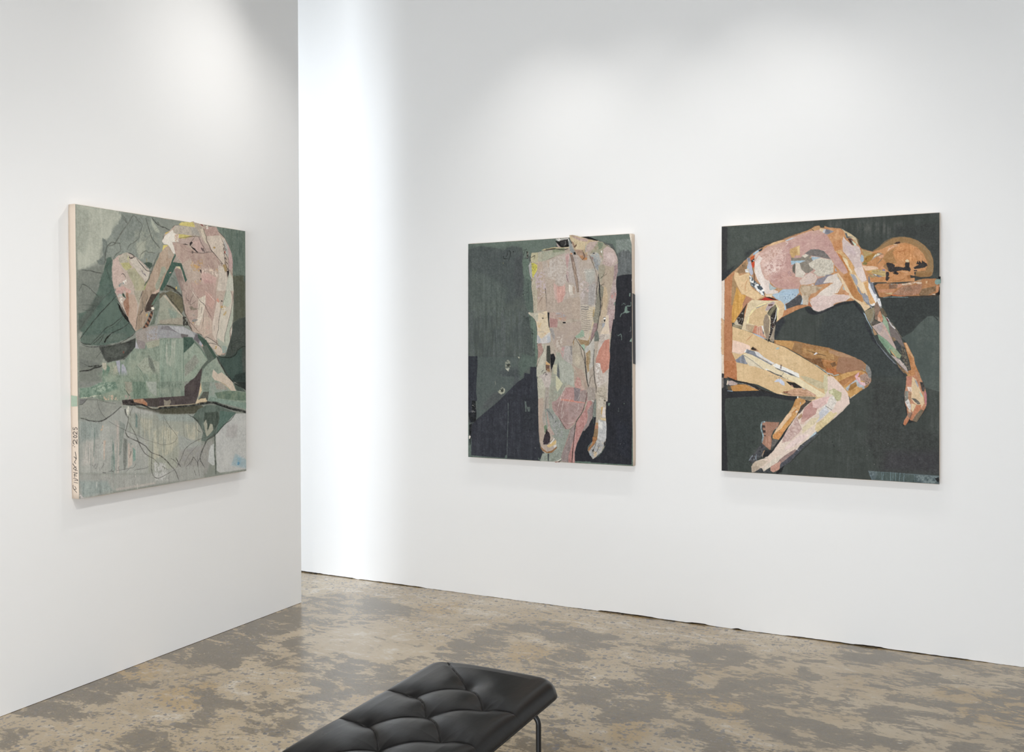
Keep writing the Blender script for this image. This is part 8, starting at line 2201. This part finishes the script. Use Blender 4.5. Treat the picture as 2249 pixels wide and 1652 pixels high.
def daybed():
    CX, Y1, HW, LEN = BED['cx'], BED['y1'], BED['hw'], BED['len']
    ZT, ZS = BED['zt'], BED['zs']; CY = Y1 - LEN / 2; HL = LEN / 2
    root = bpy.data.objects.new('daybed', None); C.objects.link(root); root.location = (CX, CY, 0)
    root['label'] = 'low black leather daybed with diagonal tufting on thin black steel legs'; root['category'] = 'daybed'
    leather_m = leather()
    RC, RE, HT = .075, .050, ZT - ZS
    def axis(h, step):
        k = int(14); edge = [h - RE * (1 - math.cos(PI / 2 * i / k)) for i in range(k)][:]       # fine rows where the roll turns down
        inner = np.linspace(-(h - RE), h - RE, int(2 * (h - RE) / step)); e = np.array([h - RE * (1 - math.sin(PI / 2 * (i) / k)) for i in range(1, k + 1)])
        return np.concatenate([-e[::-1], inner[1:-1] if len(inner) > 2 else inner, e])
    xs, ys = axis(HW, .0021), axis(HL, .0023); X, Y = np.meshgrid(xs, ys)
    ax, ay = HW - RC, HL - RC
    cx_, cy_ = np.clip(X, -ax, ax), np.clip(Y, -ay, ay); dx, dy = X - cx_, Y - cy_
    # square corner -> round corner, keeping distance to the rim
    mxd = np.maximum(np.abs(dx), np.abs(dy)); ln = np.hypot(dx, dy); s = np.where((np.abs(dx) > 0) & (np.abs(dy) > 0), mxd / np.maximum(ln, 1e-9), 1)
    PX, PY = cx_ + dx * s, cy_ + dy * s
    edge = np.minimum(HW - np.abs(X), HL - np.abs(Y))
    t = np.clip(edge / RE, 0, 1); Zp = HT * (1 - (1 - t) ** 2.3) ** .5
    # tufting
    step = BED['step']; by0 = BED['by0'] - CY
    pts = []; j = -2
    for k in range(-4, 22):
        yy = by0 - k * step / 2
        for q in (-2, -1, 0, 1, 2):
            if (k + q) % 2 == 0: pts.append((q * step / 2, yy, abs(q) <= 1 and -HL + .12 < yy < HL - .12))
    wx, wy = PX, PY; D = np.zeros_like(X); G = np.full_like(X, 9.)
    for (bx, by, real) in pts:
        if real:
            d2 = (wx - bx) ** 2 + (wy - by) ** 2
            D += -.006 * np.exp(-d2 / (2 * .013 ** 2)) - .012 * np.exp(-d2 / (2 * .038 ** 2))
    # seams: from tuft to tuft, straight out from the side tufts, and from the end tufts to the corners
    real = [(bx, by) for bx, by, ok in pts if ok]; h = step / 2; segs = []
    for bx, by in real:
        for ex, ey in real:
            if ey < by - 1e-6 and abs(abs(ex - bx) - h) < 1e-6 and abs(by - ey - h) < 1e-6: segs.append((bx, by, ex, ey))
        if abs(bx) > .01: segs.append((bx, by, math.copysign(HW, bx), by))
    top = max(b_[1] for b_ in real); bot = min(b_[1] for b_ in real)
    for yy, sg in ((top, 1), (bot, -1)):
        for bx, by in real:
            if abs(by - yy) < 1e-6:
                for sx in (-sg,):
                    if abs(bx) < .01 or sx * bx > 0: segs.append((bx, by, bx + sx * min(HW - abs(bx), HL - abs(yy)), by + sg * min(HW - abs(bx), HL - abs(yy))))
    for x0, y0, x1, y1 in segs:
        # each seam bows slightly as the leather pulls into the tufts
        dx_, dy_ = x1 - x0, y1 - y0; LL = dx_ * dx_ + dy_ * dy_
        t_ = np.clip(((wx - x0) * dx_ + (wy - y0) * dy_) / LL, 0, 1); bow = .006 * np.sin(PI * t_) / math.sqrt(LL)
        G = np.minimum(G, np.hypot(wx - x0 - dx_ * t_ + dy_ * bow, wy - y0 - dy_ * t_ - dx_ * bow))
    inside = np.clip((edge - .002) / .02, 0, 1)
    fade = np.clip((HL - np.abs(wy) - .02) / .05, .25, 1)
    puff = .0055 * (1 - np.exp(-G / .022))
    D += (puff - .0055) * 1.5 * np.clip((edge) / .05, 0, 1) - .0024 * np.exp(-(G / .0019) ** 2) * np.clip((edge - .006) / .03, .0, 1)
    D += .010 * (1 - np.clip(np.abs(wx) / HW, 0, 1) ** 2) * np.clip(edge / .08, 0, 1)
    Zf = ZS + Zp + D * np.clip(edge / .03, 0, 1)
    co = np.stack([PX, PY, Zf], -1).reshape(-1, 3)
    ny, nx = X.shape; idx = np.arange(nx * ny).reshape(ny, nx)
    q = np.stack([idx[:-1, :-1], idx[:-1, 1:], idx[1:, 1:], idx[1:, :-1]], -1).reshape(-1, 4)
    me = quad_mesh('cushion', co, q); me.polygons.foreach_set('use_smooth', np.ones(len(q), bool))
    cu = obj('cushion', me, leather_m, root)
    # outline helpers
    def outline(inset, z, n=24):
        out = []; a, b_ = HW - inset, HL - inset; r = max(RC - inset, .01)
        for (sx, sy, a0) in ((1, 1, 0), (-1, 1, 90), (-1, -1, 180), (1, -1, 270)):
            for i in range(n + 1):
                th = math.radians(a0 + 90 * i / n); out.append(Vector((sx * (a - r) + r * math.cos(th), sy * (b_ - r) + r * math.sin(th), z)))
        return out
    bm = bmesh.new(); add_tube(bm, outline(.0008, ZS), .0032, 8, True); from_bm('piping', bm, leather_m, cu, True)
    MAT_UNDER = flat_material('floor_lit_underside', (.035, .026, .020), .55, .3, 80)  # brown of light bounced off the floor put into the underside colour
    bm = bmesh.new(); rings = [[bm.verts.new(p) for p in outline(i, z)] for i, z in ((.002, ZS + .001), (.004, ZS - .006), (.009, ZS - .012), (.018, ZS - .0155))]
    for A, B in zip(rings, rings[1:]):
        n = len(A)
        for i in range(n): bm.faces.new((A[i], A[(i + 1) % n], B[(i + 1) % n], B[i]))
    bm.faces.new(rings[-1]); bm.faces.new(rings[0][::-1]); from_bm('base_board', bm, MAT_UNDER, root, True)
    zb = ZS - .0155; r = .0082; R = .032
    for ly in (BED['leg_y'] - CY, -(BED['leg_y'] - CY)):
        lx = BED['leg_x'] - CX
        for sx in (1, -1):
            pts = [(sx * lx, ly, .001), (sx * lx, ly, .1), (sx * lx, ly, .2)] + [(sx * (lx - R + R * math.cos(a)), ly, zb - r - R + R * math.sin(a)) for a in [PI / 2 * i / 10 for i in range(11)]] + [(sx * (lx - R - .015), ly, zb - r)]
            bm = bmesh.new(); add_tube(bm, pts, r, 18); from_bm('leg', bm, MAT_STEEL, root, True)
        bm = bmesh.new(); add_tube(bm, [(-(lx - R - .015), ly, zb - r), (lx - R - .015, ly, zb - r)], r, 18); from_bm('cross_rail', bm, MAT_STEEL, root, True)
daybed()

# ---------------------------------------------------------------- light
def spot(loc, target, power, ang=62, col=(1, .975, .94), size=.028):  # serves the track spots and the added fills
    d = bpy.data.lights.new('track_or_fill_spot', 'SPOT'); d.energy = power; d.spot_size = math.radians(ang); d.spot_blend = 1; d.color = col; d.shadow_soft_size = size
    o = bpy.data.objects.new('track_or_fill_spot', d); C.objects.link(o); o.location = loc
    o.rotation_euler = (Vector(target) - Vector(loc)).to_track_quat('-Z', 'Y').to_euler(); return o
def area(loc, rot, sx, sy, power, col):
    d = bpy.data.lights.new('window_daylight', 'AREA'); d.shape = 'RECTANGLE'; d.size = sx; d.size_y = sy; d.energy = power; d.color = col
    o = bpy.data.objects.new('window_daylight', d); C.objects.link(o); o.location = loc; o.rotation_euler = rot; return o
for s_ in SPOTS: spot(*s_)
for a_ in AREAS: area(*a_)
w = bpy.data.worlds.new('overcast_daylight'); sc.world = w; w.use_nodes = True
w.node_tree.nodes['Background'].inputs[0].default_value = (.75, .85, 1, 1); w.node_tree.nodes['Background'].inputs[1].default_value = 1.0
sc.cycles.max_bounces = 10; sc.cycles.diffuse_bounces = 6; sc.cycles.use_denoising = True
sc.cycles.sample_clamp_indirect = 6
